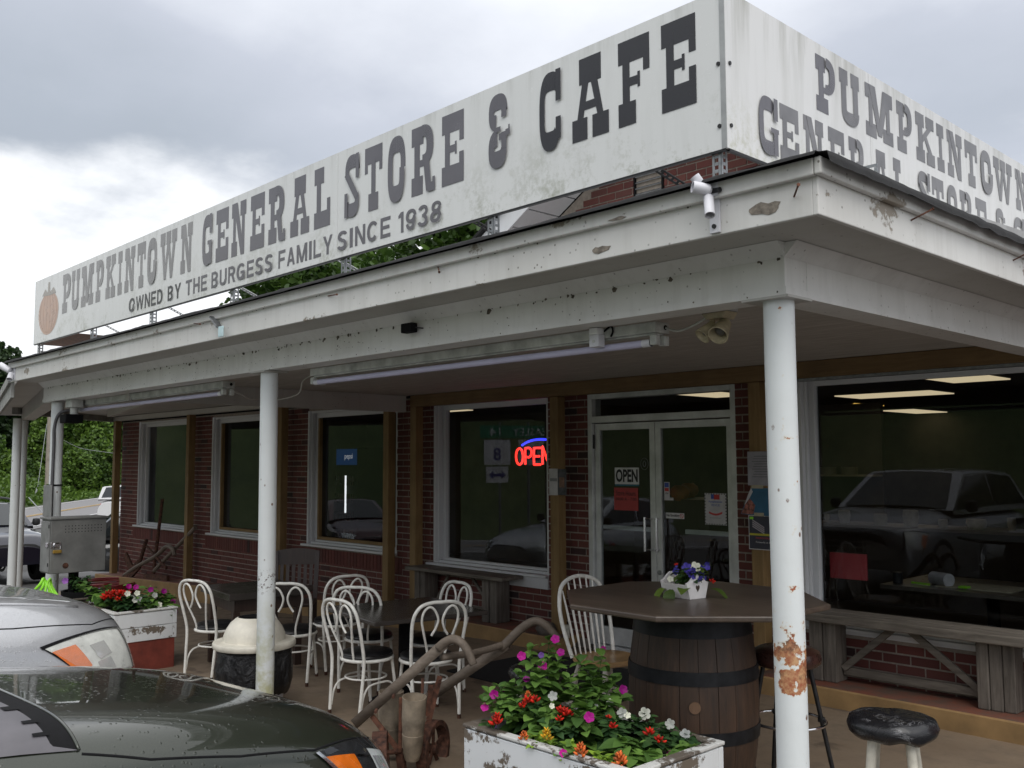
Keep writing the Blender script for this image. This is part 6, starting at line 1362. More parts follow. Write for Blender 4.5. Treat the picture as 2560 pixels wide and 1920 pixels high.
def petal_disc(name, r, mat, k=5, cup_=.35, notch=.18):
    mb = MB(); n_ = k * 6; vs = [(0, 0, -.35 * r)]
    for i in range(n_): a = 2 * math.pi * i / n_; rr = r * (1 - notch * (1 - abs(math.sin(a * k / 2)) ** .6)); vs.append((rr * math.cos(a), rr * math.sin(a), cup_ * r * .3 + .05 * r * math.sin(a * k)))
    vs2 = [(v[0] * .35, v[1] * .35, -.12 * r) for v in vs[1:]]; o_ = len(vs); vs += vs2
    mb.add(vs, [(0, o_ + i, o_ + (i + 1) % n_) for i in range(n_)] + [(o_ + i, 1 + i, 1 + (i + 1) % n_, o_ + (i + 1) % n_) for i in range(n_)]); return mesh_of(name, mb, mat, 'all', fix=False)
LEAF = {'b': leaf_mesh('leaf', .125, .098, M['leaf']), 's': leaf_mesh('leaf', .082, .064, M['leaf']), 'd': leaf_mesh('leaf', .088, .060, M['leaf_dark']), 'l': leaf_mesh('leaf', .07, .036, M['leaf_lime'], .1)}
FLW = {'m': petal_disc('flower', .024, M['petal_magenta']), 'v': petal_disc('flower', .021, M['petal_violet']), 'w': petal_disc('flower', .025, M['petal_white'], 5, .1, .28), 'bl': petal_disc('flower', .022, M['petal_blue'], 5, .2, .3)}
def spike(name, mat, n=16, h=.06, r=.014):
    mb = MB(); rg = random.Random(n)
    for i in range(n):
        u = i / n; a = i * 2.4; c = Vector((r * (1.1 - u) * math.cos(a), r * (1.1 - u) * math.sin(a), h * u)); d = Vector((math.cos(a), math.sin(a), .7 + u)).normalized(); s_ = .013 * (1.1 - .5 * u)
        mb.tube([c, c + d * s_, c + d * s_ * 2], [.002, .0062 * (1.2 - .5 * u), .002], 5)
    return mesh_of(name, mb, mat, 'all', fix=False)
FLW['r'] = spike('flower', M['petal_red'], 8, .022, .006); FLW['o'] = spike('flower', M['petal_orange'], 20, .045, .012); FLW['y'] = spike('flower', M['petal_yellow'], 18, .05, .010)
def put(name, me, parent, loc, d, roll=0, sc=1.):
    o = bpy.data.objects.new(name, me); col.objects.link(o); o.parent = parent; o.location = Vector(loc) - BASE[parent.name]
    o.rotation_euler = (Vector(d).to_track_quat('Y', 'Z').to_matrix() @ Matrix.Rotation(roll, 3, 'Y')).to_euler(); o.scale = (sc,) * 3; return o
def put_flower(me, parent, loc, d, sc=1.):
    o = bpy.data.objects.new('flower', me); col.objects.link(o); o.parent = parent; o.location = Vector(loc) - BASE[parent.name]; o.rotation_euler = Vector(d).to_track_quat('Z', 'Y').to_euler(); o.scale = (sc,) * 3; return o
def bushy(name, label, cat, base, tops, leafkeys, nleaf, lsc=1., group=None, flowers=(), stem_r=.0035):
    """stems from the soil to each top, leaf pairs along them, flowers where given"""
    t = thing(name, base, label, cat, group); bs = Vector(base); mb = MB(); lv = 0; per = max(1, int(nleaf * 1.9) // len(tops))
    for tp in tops:
        tp = Vector(tp); b0 = bs + Vector((rnd.uniform(-.03, .03), rnd.uniform(-.03, .03), 0)); m = lerp(b0, tp, .5) + Vector((rnd.uniform(-.03, .03), rnd.uniform(-.03, .03), .03)); c = bez([b0, m, tp], 6); mb.tube(c, [lerp(stem_r, stem_r * .5, i / (len(c) - 1)) for i in range(len(c))], 5)
        for k in range(per):
            u = (k + .6) / per; u = u ** .8; p = c[min(len(c) - 1, int(u * (len(c) - 1)))]; a = k * 2.4 + rnd.uniform(-.5, .5)
            d = Vector((math.cos(a), math.sin(a), rnd.uniform(-.15, .55))); sz = lerp(1.15, .55, u) * rnd.uniform(.8, 1.2) * lsc
            put('leaf', LEAF[rnd.choice(leafkeys)], t, p, d, rnd.uniform(-.5, .5), sz)
        for k in range(3):
            a = rnd.uniform(0, 6.28); put('leaf', LEAF[leafkeys[0]], t, tp, (math.cos(a), math.sin(a), 1.0), rnd.uniform(-.5, .5), .45 * lsc)
    part('stem', mb, M['stem'], t, smooth='all')
    for kind, loc, d, sc in flowers: put_flower(FLW[kind], t, loc, d, sc)
    return t
cv = lambda p: (CAM - Vector(p)).normalized() + Vector((rnd.uniform(-.35, .35), rnd.uniform(-.35, .35), rnd.uniform(-.1, .4)))
def fl(kind, px, py, d, sc=1., up=False): p = at(px, py, d); return (kind, p, cv(p) if not up else Vector((rnd.uniform(-.15, .15), rnd.uniform(-.15, .15), 1)), sc)
SZ = .445
G_ = 'bedding plants in the front planter'
bushy('petunia_plant', 'tall leggy petunia with magenta trumpets at the top of the front planter', 'petunia', (-1.45, .12, SZ), [at(1325, 1625, 4.95), at(1372, 1600, 5.0), at(1350, 1665, 4.85), at(1300, 1690, 4.9), at(1395, 1650, 4.9), at(1340, 1700, 4.8)], ['b', 'b', 's'], 84, 1.0, G_,
      [fl('m', 1388, 1598, 4.94), fl('m', 1304, 1640, 4.9), fl('v', 1353, 1638, 4.9, .8), fl('m', 1357, 1665, 4.85), fl('m', 1402, 1631, 4.9, .9), fl('m', 1316, 1698, 4.82, .8)])
bushy('petunia_plant', 'spreading petunia trailing over the left corner of the front planter', 'petunia', (-1.55, .02, SZ), [at(1222, 1732, 4.85), at(1208, 1756, 4.8), at(1250, 1722, 4.9), at(1280, 1715, 4.9), at(1245, 1770, 4.75), at(1290, 1760, 4.75), at(1270, 1800, 4.65)], ['b', 's'], 80, .95, G_,
      [fl('m', 1235, 1736, 4.8), fl('m', 1212, 1768, 4.78, .9), fl('v', 1235, 1815, 4.7, .6), fl('m', 1258, 1725, 4.95, .5)])
bushy('petunia_plant', 'broad petunia reaching towards the windsor chair from the middle of the front planter', 'petunia', (-1.18, .20, SZ), [at(1450, 1655, 5.0), at(1505, 1640, 5.05), at(1480, 1690, 4.9), at(1530, 1700, 4.95), at(1420, 1700, 4.85), at(1550, 1740, 4.85), at(1460, 1740, 4.75)], ['b', 'b', 's'], 96, 1.05, G_,
      [fl('m', 1558, 1724, 4.85), fl('m', 1508, 1622, 5.1, .7), fl('w', 1526, 1756, 4.8, .8), fl('w', 1382, 1740, 4.7), fl('w', 1380, 1765, 4.68, .6), fl('w', 1490, 1766, 4.75, .5)])
bushy('petunia_plant', 'low petunia with a magenta flower in the centre of the front planter', 'petunia', (-1.2, .02, SZ), [at(1400, 1790, 4.6), at(1450, 1790, 4.55), at(1470, 1830, 4.5), at(1350, 1790, 4.65), at(1330, 1830, 4.6), at(1310, 1790, 4.7)], ['b'], 40, 1.05, G_, [fl('m', 1473, 1793, 4.5, 1.1), fl('m', 1408, 1883, 4.3, .8)])
bushy('salvia_plant', 'scarlet salvia among the petunia leaves at the left of the front planter', 'salvia', (-1.5, -.02, SZ), [at(1325, 1758, 4.7), at(1340, 1765, 4.7), at(1310, 1775, 4.72)], ['d'], 20, 1., G_, [fl('r', 1318, 1758, 4.68, 1.2, True), fl('r', 1338, 1756, 4.68, 1.1, True), fl('r', 1308, 1770, 4.68, 1, True), fl('o', 1320, 1740, 4.7, .5, True)])
bushy('salvia_plant', 'single scarlet salvia spike by the left rim of the front planter', 'salvia', (-1.62, -.16, SZ), [at(1243, 1800, 4.66), at(1236, 1812, 4.66)], ['d'], 8, .8, G_, [fl('r', 1240, 1812, 4.64, 1.35, True), fl('r', 1243, 1795, 4.64, .9, True), fl('r', 1245, 1810, 4.63, 1.1, True)])
bushy('salvia_plant', 'largest scarlet salvia cluster in the centre of the front planter', 'salvia', (-1.25, -.02, SZ), [at(1405, 1800, 4.58), at(1420, 1790, 4.58), at(1395, 1830, 4.52), at(1430, 1830, 4.5)], ['d'], 30, 1.1, G_, [fl('r', 1402, 1785, 4.55, 1.2, True), fl('r', 1413, 1790, 4.54, 1.2, True), fl('r', 1423, 1792, 4.56, 1, True), fl('r', 1398, 1803, 4.53, .9, True)])
bushy('salvia_plant', 'salvia with two small red heads at the back of the front planter', 'salvia', (-1.0, .1, SZ), [at(1525, 1810, 4.6), at(1535, 1830, 4.55), at(1515, 1795, 4.65)], ['d'], 26, 1.05, G_, [fl('r', 1531, 1822, 4.52, 1., True), fl('r', 1521, 1796, 4.6, .6, True)])
bushy('salvia_plant', 'pair of red salvia heads near the right rim of the front planter', 'salvia', (-.82, .08, SZ), [at(1625, 1830, 4.5), at(1650, 1850, 4.45), at(1660, 1870, 4.4), at(1690, 1875, 4.4)], ['d'], 28, 1.1, G_, [fl('r', 1624, 1838, 4.46, 1.1, True), fl('r', 1648, 1860, 4.42, 1.2, True), fl('m', 1678, 1889, 4.35, 1.)])
for i, (px, py, d) in enumerate(((1555, 1782, 4.75), (1612, 1784, 4.72), (1675, 1810, 4.6), (1713, 1835, 4.5))):
    p = at(px, py, d); lab = ('white vinca nearest the petunia leaves', 'white vinca with the largest bloom in the front planter', 'white vinca third along the back rim of the front planter', 'white vinca nearest the right end of the front planter')[i]
    bushy('vinca_plant', lab, 'vinca', (p.x, p.y, SZ), [p - Vector((0, 0, .01)), p - Vector((.04, .02, .05)), p - Vector((-.04, .0, .06))], ['d'], 20, .95, G_, [fl('w', px, py, d - .02, 1.25 if i == 1 else 1.05)] + ([fl('w', px + 14, py + 6, d - .03, .7)] if i == 0 else []))
bushy('celosia_plant', 'lime leaved celosia with a yellow plume near the front rim', 'celosia', (-1.32, -.16, SZ), [at(1365, 1850, 4.45), at(1380, 1865, 4.42), at(1350, 1865, 4.45)], ['l', 'l'], 20, 1., G_, [fl('y', 1366, 1850, 4.42, 1., True)])
bushy('celosia_plant', 'orange plumed celosia at the front edge of the planter', 'celosia', (-1.12, -.2, SZ), [at(1440, 1880, 4.3), at(1455, 1890, 4.28), at(1430, 1860, 4.35)], ['l', 's'], 18, 1., G_, [fl('o', 1452, 1890, 4.25, 1.1, True), fl('o', 1310, 1850, 4.5, .8, True)])
bushy('celosia_plant', 'second orange plumed celosia, cut by the bottom of the view', 'celosia', (-1.0, -.18, SZ), [at(1505, 1905, 4.2), at(1540, 1915, 4.18), at(1560, 1910, 4.2)], ['l'], 16, 1., G_, [fl('o', 1553, 1916, 4.15, 1.2, True)])
bushy('petunia_plant', 'flat young petunia leaves along the right front of the planter', 'petunia', (-.85, -.05, SZ), [at(1560, 1855, 4.4), at(1600, 1865, 4.4), at(1580, 1880, 4.35), at(1720, 1875, 4.4), at(1700, 1890, 4.35)], ['b'], 34, 1.05, G_)
# the far planter: smaller in view
G2 = 'bedding plants in the far planter'
zf = .44
bushy('petunia_plant', 'big green petunia spilling from the left of the far planter', 'petunia', (-7.3, .15, zf), [at(x, y, 9.2) for x, y in ((215, 1462), (240, 1480), (265, 1470), (230, 1500), (250, 1510), (205, 1478), (280, 1490), (195, 1470))], ['b', 's'], 70, 1.15, G2, [fl('v', 163, 1452, 9.3, 1.5), fl('v', 250, 1475, 9.2, 1.)])
bushy('salvia_plant', 'red salvia row in the middle of the far planter', 'salvia', (-7.0, .2, zf), [at(x, y, 9.0) for x, y in ((265, 1495), (280, 1492), (300, 1490), (318, 1495), (290, 1510))], ['d'], 60, 1.2, G2, [fl('r', x, y, 8.95, 1.9, True) for x, y in ((263, 1500), (270, 1492), (280, 1500), (285, 1490), (302, 1490), (320, 1493), (297, 1506))])
bushy('vinca_plant', 'white vinca at the right of the far planter', 'vinca', (-6.8, .3, zf), [at(x, y, 8.9) for x, y in ((318, 1487), (345, 1486), (350, 1500), (385, 1490), (380, 1512), (365, 1500), (395, 1500))], ['d', 's'], 80, 1.1, G2, [fl('w', x, y, 8.85, 1.15) for x, y in ((319, 1484), (343, 1483), (348, 1498), (338, 1500), (387, 1488), (380, 1512), (398, 1512))])
bushy('petunia_plant', 'magenta petunia trailing past the right end of the far planter', 'petunia', (-6.7, .4, zf), [at(x, y, 9.1) for x, y in ((320, 1462), (375, 1470), (410, 1480), (428, 1500), (425, 1490))], ['s', 'b'], 44, 1.0, G2, [fl('m', x, y, 9.0, 1.15) for x, y in ((322, 1466), (377, 1474), (410, 1478), (432, 1505), (437, 1530), (340, 1468))])
mb = MB(); q = at(205, 1480, 9.8); mb.lathe([(.0, gz(-8.2) - q.z), (.17, gz(-8.2) - q.z), (.20, .02), (.18, .02), (.16, -.02), (0, -.03)], tuple(q), 24, cap=False); solo('plant_pot', mb, M['black'], 'black plastic plant pot beside the far planter', 'pot', smooth=True)
bushy('pot_plant', 'leafy plant in the black pot under the grey cabinet', 'plant', (q.x, q.y, q.z), [at(x, y, 9.7) for x, y in ((180, 1440), (200, 1450), (220, 1445), (210, 1465), (190, 1460))], ['d'], 50, 1.1)
# flower box on the barrel table
ang = R(-47); bx = thing('flower_box', (-1.17, .90, 1.0755), 'little white wooden box with a heart cut out on the barrel table', 'flower box', rz=R(-10))
def wall_prism(poly, y0, y1): mb = MB(); mb.prism(poly, 'x', y0, y1); return mb
endp = [(-.058, 0), (.058, 0), (.082, .085), (.06, .092), (.035, .115), (.012, .13), (-.012, .13), (-.035, .115), (-.06, .092), (-.082, .085)]
for x0, x1 in ((-.105, -.093), (.093, .105)): part('end_board', wall_prism(endp, x0, x1), plain('white_craft_paint', (.66, .64, .64), .6, 0, .08), bx, local=True)
for s in (-1, 1): mb = MB(); mb.beam((-.092, s * .066, .038), (.092, s * .066, .038), .010, .076, (0, s * .28, 1)); part('long_side', mb, plain('white_craft_paint_side', (.60, .57, .56), .6, 0, .08), bx, local=True)
mb = MB(); mb.box(-.092, .092, -.055, .055, .003, .012); part('bottom', mb, M['stoolleg'], bx, local=True)
hp = [(.0, .036), (.014, .056), (.0145, .066), (.009, .073), (.003, .071), (0, .065), (-.003, .071), (-.009, .073), (-.0145, .066), (-.014, .056)]
mb = MB(); mb.prism(hp, 'x', .1052, .1058); part('heart_cutout', mb, plain('dark_heart_hole', (.05, .035, .025), .9), bx, local=True)
fb = Vector((-1.17, .90, 1.12))
tops = [fb + Vector((rnd.uniform(-.13, .13), rnd.uniform(-.11, .11), rnd.uniform(.04, .13))) for _ in range(11)]
LEAF['silk'] = leaf_mesh('leaf', .085, .06, leafmat('silk_leaf', (.085, .15, .03)), .5)
fls = []
for tp in tops: fls.append((rnd.choice(['bl', 'bl', 'bl', 'w']), tp + Vector((rnd.uniform(-.02, .02), rnd.uniform(-.02, .02), .015)), cv(tp), rnd.uniform(.7, 1.3) if True else 1))
for x in range(8): p = fb + Vector((rnd.uniform(-.14, .14), rnd.uniform(-.12, .12), rnd.uniform(.03, .12))); fls.append((rnd.choice(['bl', 'w', 'bl']), p, cv(p), rnd.uniform(.4, .9)))
fls.append(('r', fb + Vector((.14, .06, .04)), Vector((.6, -.3, .6)), .7)); fls.append(('r', fb + Vector((-.05, .0, .12)), Vector((0, 0, 1)), .5))
sp = bushy('silk_flowers', 'bunch of blue and white artificial flowers filling the little white box', 'flowers', tuple(fb), tops, ['silk', 'd'], 44, .8, None, fls, .002)
for dx, dy, d in ((-.09, -.05, (-.35, -.8, -.5)), (-.02, -.09, (.2, -.75, -.75)), (.06, -.07, (.3, -.6, .3)), (.12, .08, (.7, .2, -.1))): put('leaf', LEAF['silk'], sp, fb + Vector((dx, dy, .0)), d, 0, 1.35)

# ================================================================== TREES, POLES
def crown_mesh(name, blobs, n, size, mat, seed):
    rg = random.Random(seed); mb = MB(); tot = sum(b_[3] * b_[3] for b_ in blobs)
    for cx, cy, cz, r in blobs:
        for _ in range(int(n * r * r / tot)):
            while True:
                p = Vector((rg.uniform(-1, 1), rg.uniform(-1, 1), rg.uniform(-1, 1)))
                if .05 < p.length <= 1: break
            p = p.normalized() * (.45 + .55 * rg.random() ** .5) * r * (1 + .22 * noise.noise(p.normalized() * 2.3 + Vector((seed, 0, 0)))); p = Vector((p.x, p.y, p.z * .85)) + Vector((cx, cy, cz))
            a, b_ = Vector((rg.gauss(0, 1), rg.gauss(0, 1), rg.gauss(0, .6))).normalized(), Vector((rg.gauss(0, 1), rg.gauss(0, 1), rg.gauss(0, 1))); b_ = (b_ - a * b_.dot(a)).normalized(); s = size * rg.uniform(.6, 1.3)
            mb.add([p - a * s - b_ * s * .3, p - a * s * .1 - b_ * s * .62, p + a * s - b_ * s * .1, p + a * s * .2 + b_ * s * .6, p - a * s * .6 + b_ * s * .45], [(0, 1, 2, 3, 4)])
    return mesh_of(name, mb, mat, False, fix=False)
def tree_kind(seed, h, spread, mat, n, size, low=.18):
    rg = random.Random(seed); blobs = []
    for i in range(13):
        z = lerp(h * low + spread * .35, h * .88, i / 12); rr = spread * (.42 + .5 * math.sin(math.pi * min(1, (i + 1.5) / 13.5))) * rg.uniform(.62, .85); a = i * 2.4 + rg.uniform(-.5, .5); d = spread * .55 * rg.random() ** .6 * (1 - .6 * i / 12)
        blobs.append((d * math.cos(a), d * math.sin(a), z, rr * .62))
    cm = crown_mesh('crown', blobs, n, size, mat, seed); mb = MB(); r0 = h * .022
    mb.tube(bez([(0, 0, -.4), (.02 * h, 0, h * .3), (-.01 * h, .02 * h, h * .6), (0, 0, h * .85)], 4), [lerp(r0, r0 * .2, i / 12) for i in range(13)], 8)
    for i in range(2, 11): b_ = blobs[i]; z0 = b_[2] * .72; mb.tube([(0, 0, z0), (b_[0] * .5, b_[1] * .5, lerp(z0, b_[2], .6)), b_[:3]], [r0 * .4, r0 * .25, r0 * .08], 5)
    tm = mesh_of('trunk', mb, M['bark'], 'all'); return cm, tm
KIND = {'oak': tree_kind(1, 11, 4.2, M['tree1'], 5200, .24), 'pop': tree_kind(2, 10, 3.4, M['tree2'], 4600, .22), 'dark': tree_kind(3, 13, 4.0, M['tree3'], 5200, .26), 'bush': tree_kind(4, 4.2, 2.6, M['tree2'], 3600, .15, .02), 'bush2': tree_kind(5, 4.6, 2.8, M['tree1'], 3600, .16, .02), 'near': tree_kind(6, 9, 3.6, M['tree1'], 15000, .105)}
def tree(k, x, y, z, sc, rz, label, group, name='broadleaf_tree', cat='tree'):
    t = thing(name, (x, y, z), label, cat, group, rz); t.scale = (sc,) * 3
    for nm, me in zip(('crown', 'trunk'), KIND[k]): o = bpy.data.objects.new(nm, me); col.objects.link(o); o.parent = t
gl = lambda p: gz(p.x) - .16
def s_t(x, y): v = Vector((x - CAM.x, y - CAM.y)); return v.dot(RN), v.dot(RD)
def tree_px(k, px, d, sc, label, group, name='broadleaf_tree', cat='tree'):
    p = at(px, 1250, d); s, t_ = s_t(p.x, p.y); tree(k, p.x, p.y, gz(p.x) - .16 + hill(s, t_), sc, rnd.uniform(0, 6), label, group, name, cat)
GT = 'trees beyond the road'
for k, px, d, sc, lab in (('dark', -35, 92, 1.15, 'dark tree at the far left edge beyond the pillars'), ('dark', 62, 96, 1.05, 'dark tree filling the gap between the far pillars'), ('oak', 105, 104, 1.0, 'mid green tree behind the utility pole'), ('pop', 100, 90, .85, 'pale green tree to the left of the utility pole'), ('dark', 160, 112, 1.1, 'dark tree behind the farthest porch column'), ('oak', 185, 98, .95, 'mid green tree just right of the farthest porch column'), ('pop', 225, 92, .95, 'pale green tree nearest the brick wall end'), ('oak', 262, 98, 1.15, 'mid green tree partly hidden by the brick wall end'), ('dark', 212, 125, 1.3, 'tall dark tree at the back between column and wall'), ('oak', 0, 118, 1.4, 'tall mid green tree behind the far left pillars'), ('pop', -70, 100, 1.3, 'pale tree beyond the left edge of the view'), ('oak', 300, 118, 1.2, 'mid green tree behind the wall end'), ('dark', 120, 135, 1.45, 'tall dark tree at the back over the utility pole'), ('oak', 260, 140, 1.5, 'tall mid green tree at the back over the pickup'), ('dark', -20, 140, 1.6, 'tallest dark tree at the back left')): tree_px(k, px, d, sc, lab, GT)
GB = 'bushes along the road verge'
for k, px, d, lab, sc in (('bush', 8, 80, 'pale bush at the foot of the far left pillar', 1.0), ('bush2', 52, 82, 'green bush between the far pillars', .8), ('bush', 88, 84, 'pale low bush left of the utility pole', .7), ('bush2', 140, 86, 'green bush right of the utility pole', .75), ('bush', 186, 84, 'pale bush right of the farthest column', 1.0), ('bush2', 214, 86, 'green bush behind the pickup mirror', .95), ('bush', 242, 88, 'pale bush above the white pickup', 1.2), ('bush2', -30, 80, 'green bush left of the far pillars', 1.2), ('bush2', 165, 92, 'green bush hidden by the farthest column', 1.1)): tree_px(k, px, d, sc, lab, GB, 'roadside_bush', 'bush')
mb = MB(); rg = random.Random(21)
for i in range(15000):
    t_ = rg.uniform(44, 112); s0 = rg.uniform(20.2, 29); k = noise.noise(Vector((t_ * .16, s0 * .3, 4))); hh = max(.35, (1.1 + 2.6 * k) * min(1, (s0 - 19.6) / 4)) + .12 * max(0, s0 - 25)
    q = st(s0, t_); z0 = gz(q.x) - .16 + hill(s0, t_); p_ = Vector((q.x, q.y, z0 + hh * rg.random() ** .7)); a_ = Vector((rg.gauss(0, 1), rg.gauss(0, 1), rg.gauss(0, .7))).normalized(); b_ = a_.orthogonal().normalized(); sz = rg.uniform(.10, .24)
    mb.add([p_ - a_ * sz, p_ - b_ * sz * .6, p_ + a_ * sz, p_ + b_ * sz * .6], [(0, 1, 2, 3)])
o = bpy.data.objects.new('verge_growth', mesh_of('verge_growth', mb, M['tree2'], False, fix=False)); col.objects.link(o); tag(o, kind='stuff')
GN = 'trees behind the store'
for px, d, sc, lab in ((760, 33, 1.38, 'leafy tree showing under the words FAMILY SINCE'), (905, 40, 1.52, 'leafy tree half hidden by the sign behind the date'), (1150, 30, 1.45, 'leafy tree showing under the ampersand of the sign')):
    p = at(px, 900, d); tree('near', p.x, p.y, -.8, sc, rnd.uniform(0, 6), lab, GN)
# utility poles and wires
q = at(117, 1235, 74); t = thing('utility_pole', (q.x, q.y, gz(q.x)), 'weathered utility pole with a side conduit beyond the road', 'pole')
mb = MB(); mb.tube([(q.x, q.y, gz(q.x) - .3), (q.x + .05, q.y, 10)], [.19, .14], 12); part('shaft', mb, M['pole'], t, smooth=True)
mb = MB(); r_ = CR * .30; mb.tube(bez([(q.x + r_.x, q.y + r_.y, gz(q.x)), (q.x + r_.x, q.y + r_.y, 5.2), (q.x + r_.x * 1.4, q.y + r_.y * 1.4, 6.0), (q.x + r_.x * 1.4, q.y + r_.y * 1.4, 9)], 4), .07, 8); part('conduit', mb, M['steel'], t, smooth=True)
a, c = at(112, 1130, 74), at(92, 1232, 70); mb = MB(); mb.tube([at(117, 1060, 74), c], .018, 5); part('guy_wire', mb, M['steel'], t); mb = MB(); mb.tube([at(92, 1219, 70), at(89, 1235, 70)], .05, 6); part('guy_guard', mb, M['plasticwhite'], t)
for pts, lab in ((((157, 1100, 60), (200, 1120, 62), (245, 1128, 64), (300, 1135, 66)), 'thin overhead wire crossing the trees'), (((72, 1244, 40), (100, 1275, 34), (125, 1300, 30)), 'pale guy cable slanting down by the road')):
    mb = MB(); mb.tube(bez([at(*p) for p in pts], 5), .02, 5); solo('overhead_wire', mb, M['steel'], lab, 'wire')

# ================================================================== INSIDE THE CAFE
def panel(name, pts, mat, label):
    mb = MB(); mb.prism(pts, 'z', 2.735, 2.749); solo(name, mb, mat, label, 'ceiling light', 'lit ceiling panels inside the cafe')
rc = lambda a, b_, c, d: [(a, b_), (c, b_), (c, d), (a, d)]
panel('ceiling_light', rc(-2.5, 6.86, -1.87, 8.1), M['panel_light'], 'largest lit ceiling panel seen through the big right window')
panel('ceiling_light', rc(-4.6, 9.2, -3.25, 10.0), M['panel_light'], 'long lit ceiling panel, second in the big right window')
panel('ceiling_light', [(-5.88, 12.06), (-5.25, 11.08), (-5.22, 12.07)], M['panel_amber'], 'small amber lit panel deep inside the cafe')
panel('ceiling_light', rc(-6.0, 13.6, -5.4, 15.1), M['panel_light'], 'farthest lit ceiling panel in the big right window')
panel('ceiling_light', rc(-5.85, 6.9, -5.25, 8.1), M['panel_light'], 'lit ceiling panel seen above the doors')
panel('ceiling_light', rc(-12.0, 7.0, -10.6, 7.6), M['panel_light'], 'thin lit ceiling panel at the top of the third window')
panel('ceiling_light', rc(-9.7, 9.3, -8.3, 9.6), M['panel_light'], 'thin lit ceiling strip at the top of the neon window')
# neon OPEN
NY = GY + .06
t = thing('neon_sign', (-5.28, NY, 1.87), 'red neon OPEN with a blue arc hanging inside the window', 'neon sign')
def neon(pts, mat, nm): part(nm, T(bez([(x, NY, z) for x, z in pts], 6), .012, 8), mat, t, smooth=True)
zb_, zt_ = 1.795, 1.972; lw = .115
x = -5.545
neon([(x + .055 + .055 * math.sin(a), (zb_ + zt_) / 2 + (zt_ - zb_) / 2 * math.cos(a)) for a in (2 * math.pi * i / 14 for i in range(15))], M['neonred'], 'letter_tube')
x = -5.40; neon([(x, zb_), (x, zt_ - .01), (x + .01, zt_), (x + .07, zt_), (x + .10, zt_ - .045), (x + .07, zt_ - .095), (x + .02, zt_ - .095)], M['neonred'], 'letter_tube')
x = -5.265; neon([(x + .10, zt_), (x + .015, zt_), (x, zt_ - .015), (x, zb_ + .015), (x + .015, zb_), (x + .10, zb_)], M['neonred'], 'letter_tube'); neon([(x + .01, (zb_ + zt_) / 2), (x + .085, (zb_ + zt_) / 2)], M['neonred'], 'letter_tube')
x = -5.135; neon([(x, zb_), (x, zt_ - .005), (x + .01, zt_ - .005), (x + .09, zb_ + .005), (x + .10, zb_ + .005), (x + .10, zt_)], M['neonred'], 'letter_tube')
neon([(-5.45, 2.005), (-5.38, 2.035), (-5.28, 2.058), (-5.16, 2.065), (-5.05, 2.058)], M['neonblue'], 'arc_tube')
# drinks cases seen in the left windows
def case(x, w, label, brand, colr, tube):
    t = thing('drinks_fridge', (x, 8.2, 0), label, 'fridge'); mb = MB(); mb.box(x, x + w, 8.2, 8.9, 0, 2.15); part('case', mb, M['black'], t)
    mb = MB(); mb.box(x + .01, x + w - .01, 8.19, 8.199, 1.78, 2.12); part('header', mb, colr, t); part('lettering', text_mb(brand, x + w * .42, x + w * .8, 1.88, 2.02, 8.187), M['lamp_dim'], t)
    if tube: mb = MB(); mb.tube([(x + w * .55, 8.15, .75), (x + w * .55, 8.15, 1.55)], .02, 8); part('case_tube', mb, M['lamp_white'], t, smooth=True)
    mb = MB()
    for r_ in range(4):
        for i in range(int(w / .09)): mb.tube([(x + .06 + i * .09, 8.16, .2 + r_ * .38), (x + .06 + i * .09, 8.16, .4 + r_ * .38)], .03, 6)
    part('bottles', mb, plain('dark_bottles', (.06, .03, .02), .2, 0, .6, 9), t)
M['lamp_dim'] = emis('dim_lit_lettering', (.75, .75, .75), .45); M['case_blue'] = emis('dim_blue_header', (.01, .06, .22), .25); M['case_green'] = emis('dim_green_header', (.01, .12, .03), .25)
case(-15.85, .8, 'drinks fridge with a dim blue lit header inside the third window', 'pepsi', M['case_blue'], True)
# counter, shelves and oddments behind the big window
t = thing('wall_shelf', (-4.9, 10.2, 1.6), 'shelf with stacks of white plates deep inside the cafe', 'shelf')
mb = MB(); mb.box(-5.9, -4.55, 10.2, 10.5, 1.585, 1.61); part('board', mb, M['papercream'], t); mb = MB(); mb.box(-5.9, -4.55, 10.51, 10.6, 0, 2.7); part('back_panel', mb, M['interior'], t)
for x in (-5.0, -5.35, -5.65):
    mb = MB(); [mb.lathe([(.04, 0), (.12, .006), (.125, .012), (.04, .012)], (x, 10.35, 1.611 + i * .017), 18, cap=False) for i in range(6 + int(x * 10) % 3)]; solo('plate_stack', mb, M['domewhite'], {-5.0: 'stack of white plates nearest the end of the shelf', -5.35: 'stack of white plates in the middle of the shelf', -5.65: 'stack of white plates farthest left on the shelf'}[x], 'plates', smooth=True)
t = thing('counter', (-3.4, 8.4, 0), 'dark cafe counter behind the big right window', 'counter'); mb = MB(); mb.box(-6.0, -1.4, 8.4, 9.0, 0, .95); part('body', mb, plain('counter_front', (.06, .04, .03), .5), t); mb = MB(); mb.box(-6.05, -1.35, 8.36, 9.04, .951, .99); part('worktop', mb, plain('counter_top', (.16, .12, .09), .4), t)
cups = [(-4.9, .16, .05), (-4.6, .09, .05), (-4.45, .11, .035), (-4.2, .17, .08), (-3.7, .14, .09), (-3.3, .20, .10), (-2.9, .10, .06), (-2.5, .12, .12), (-2.1, .15, .05)]
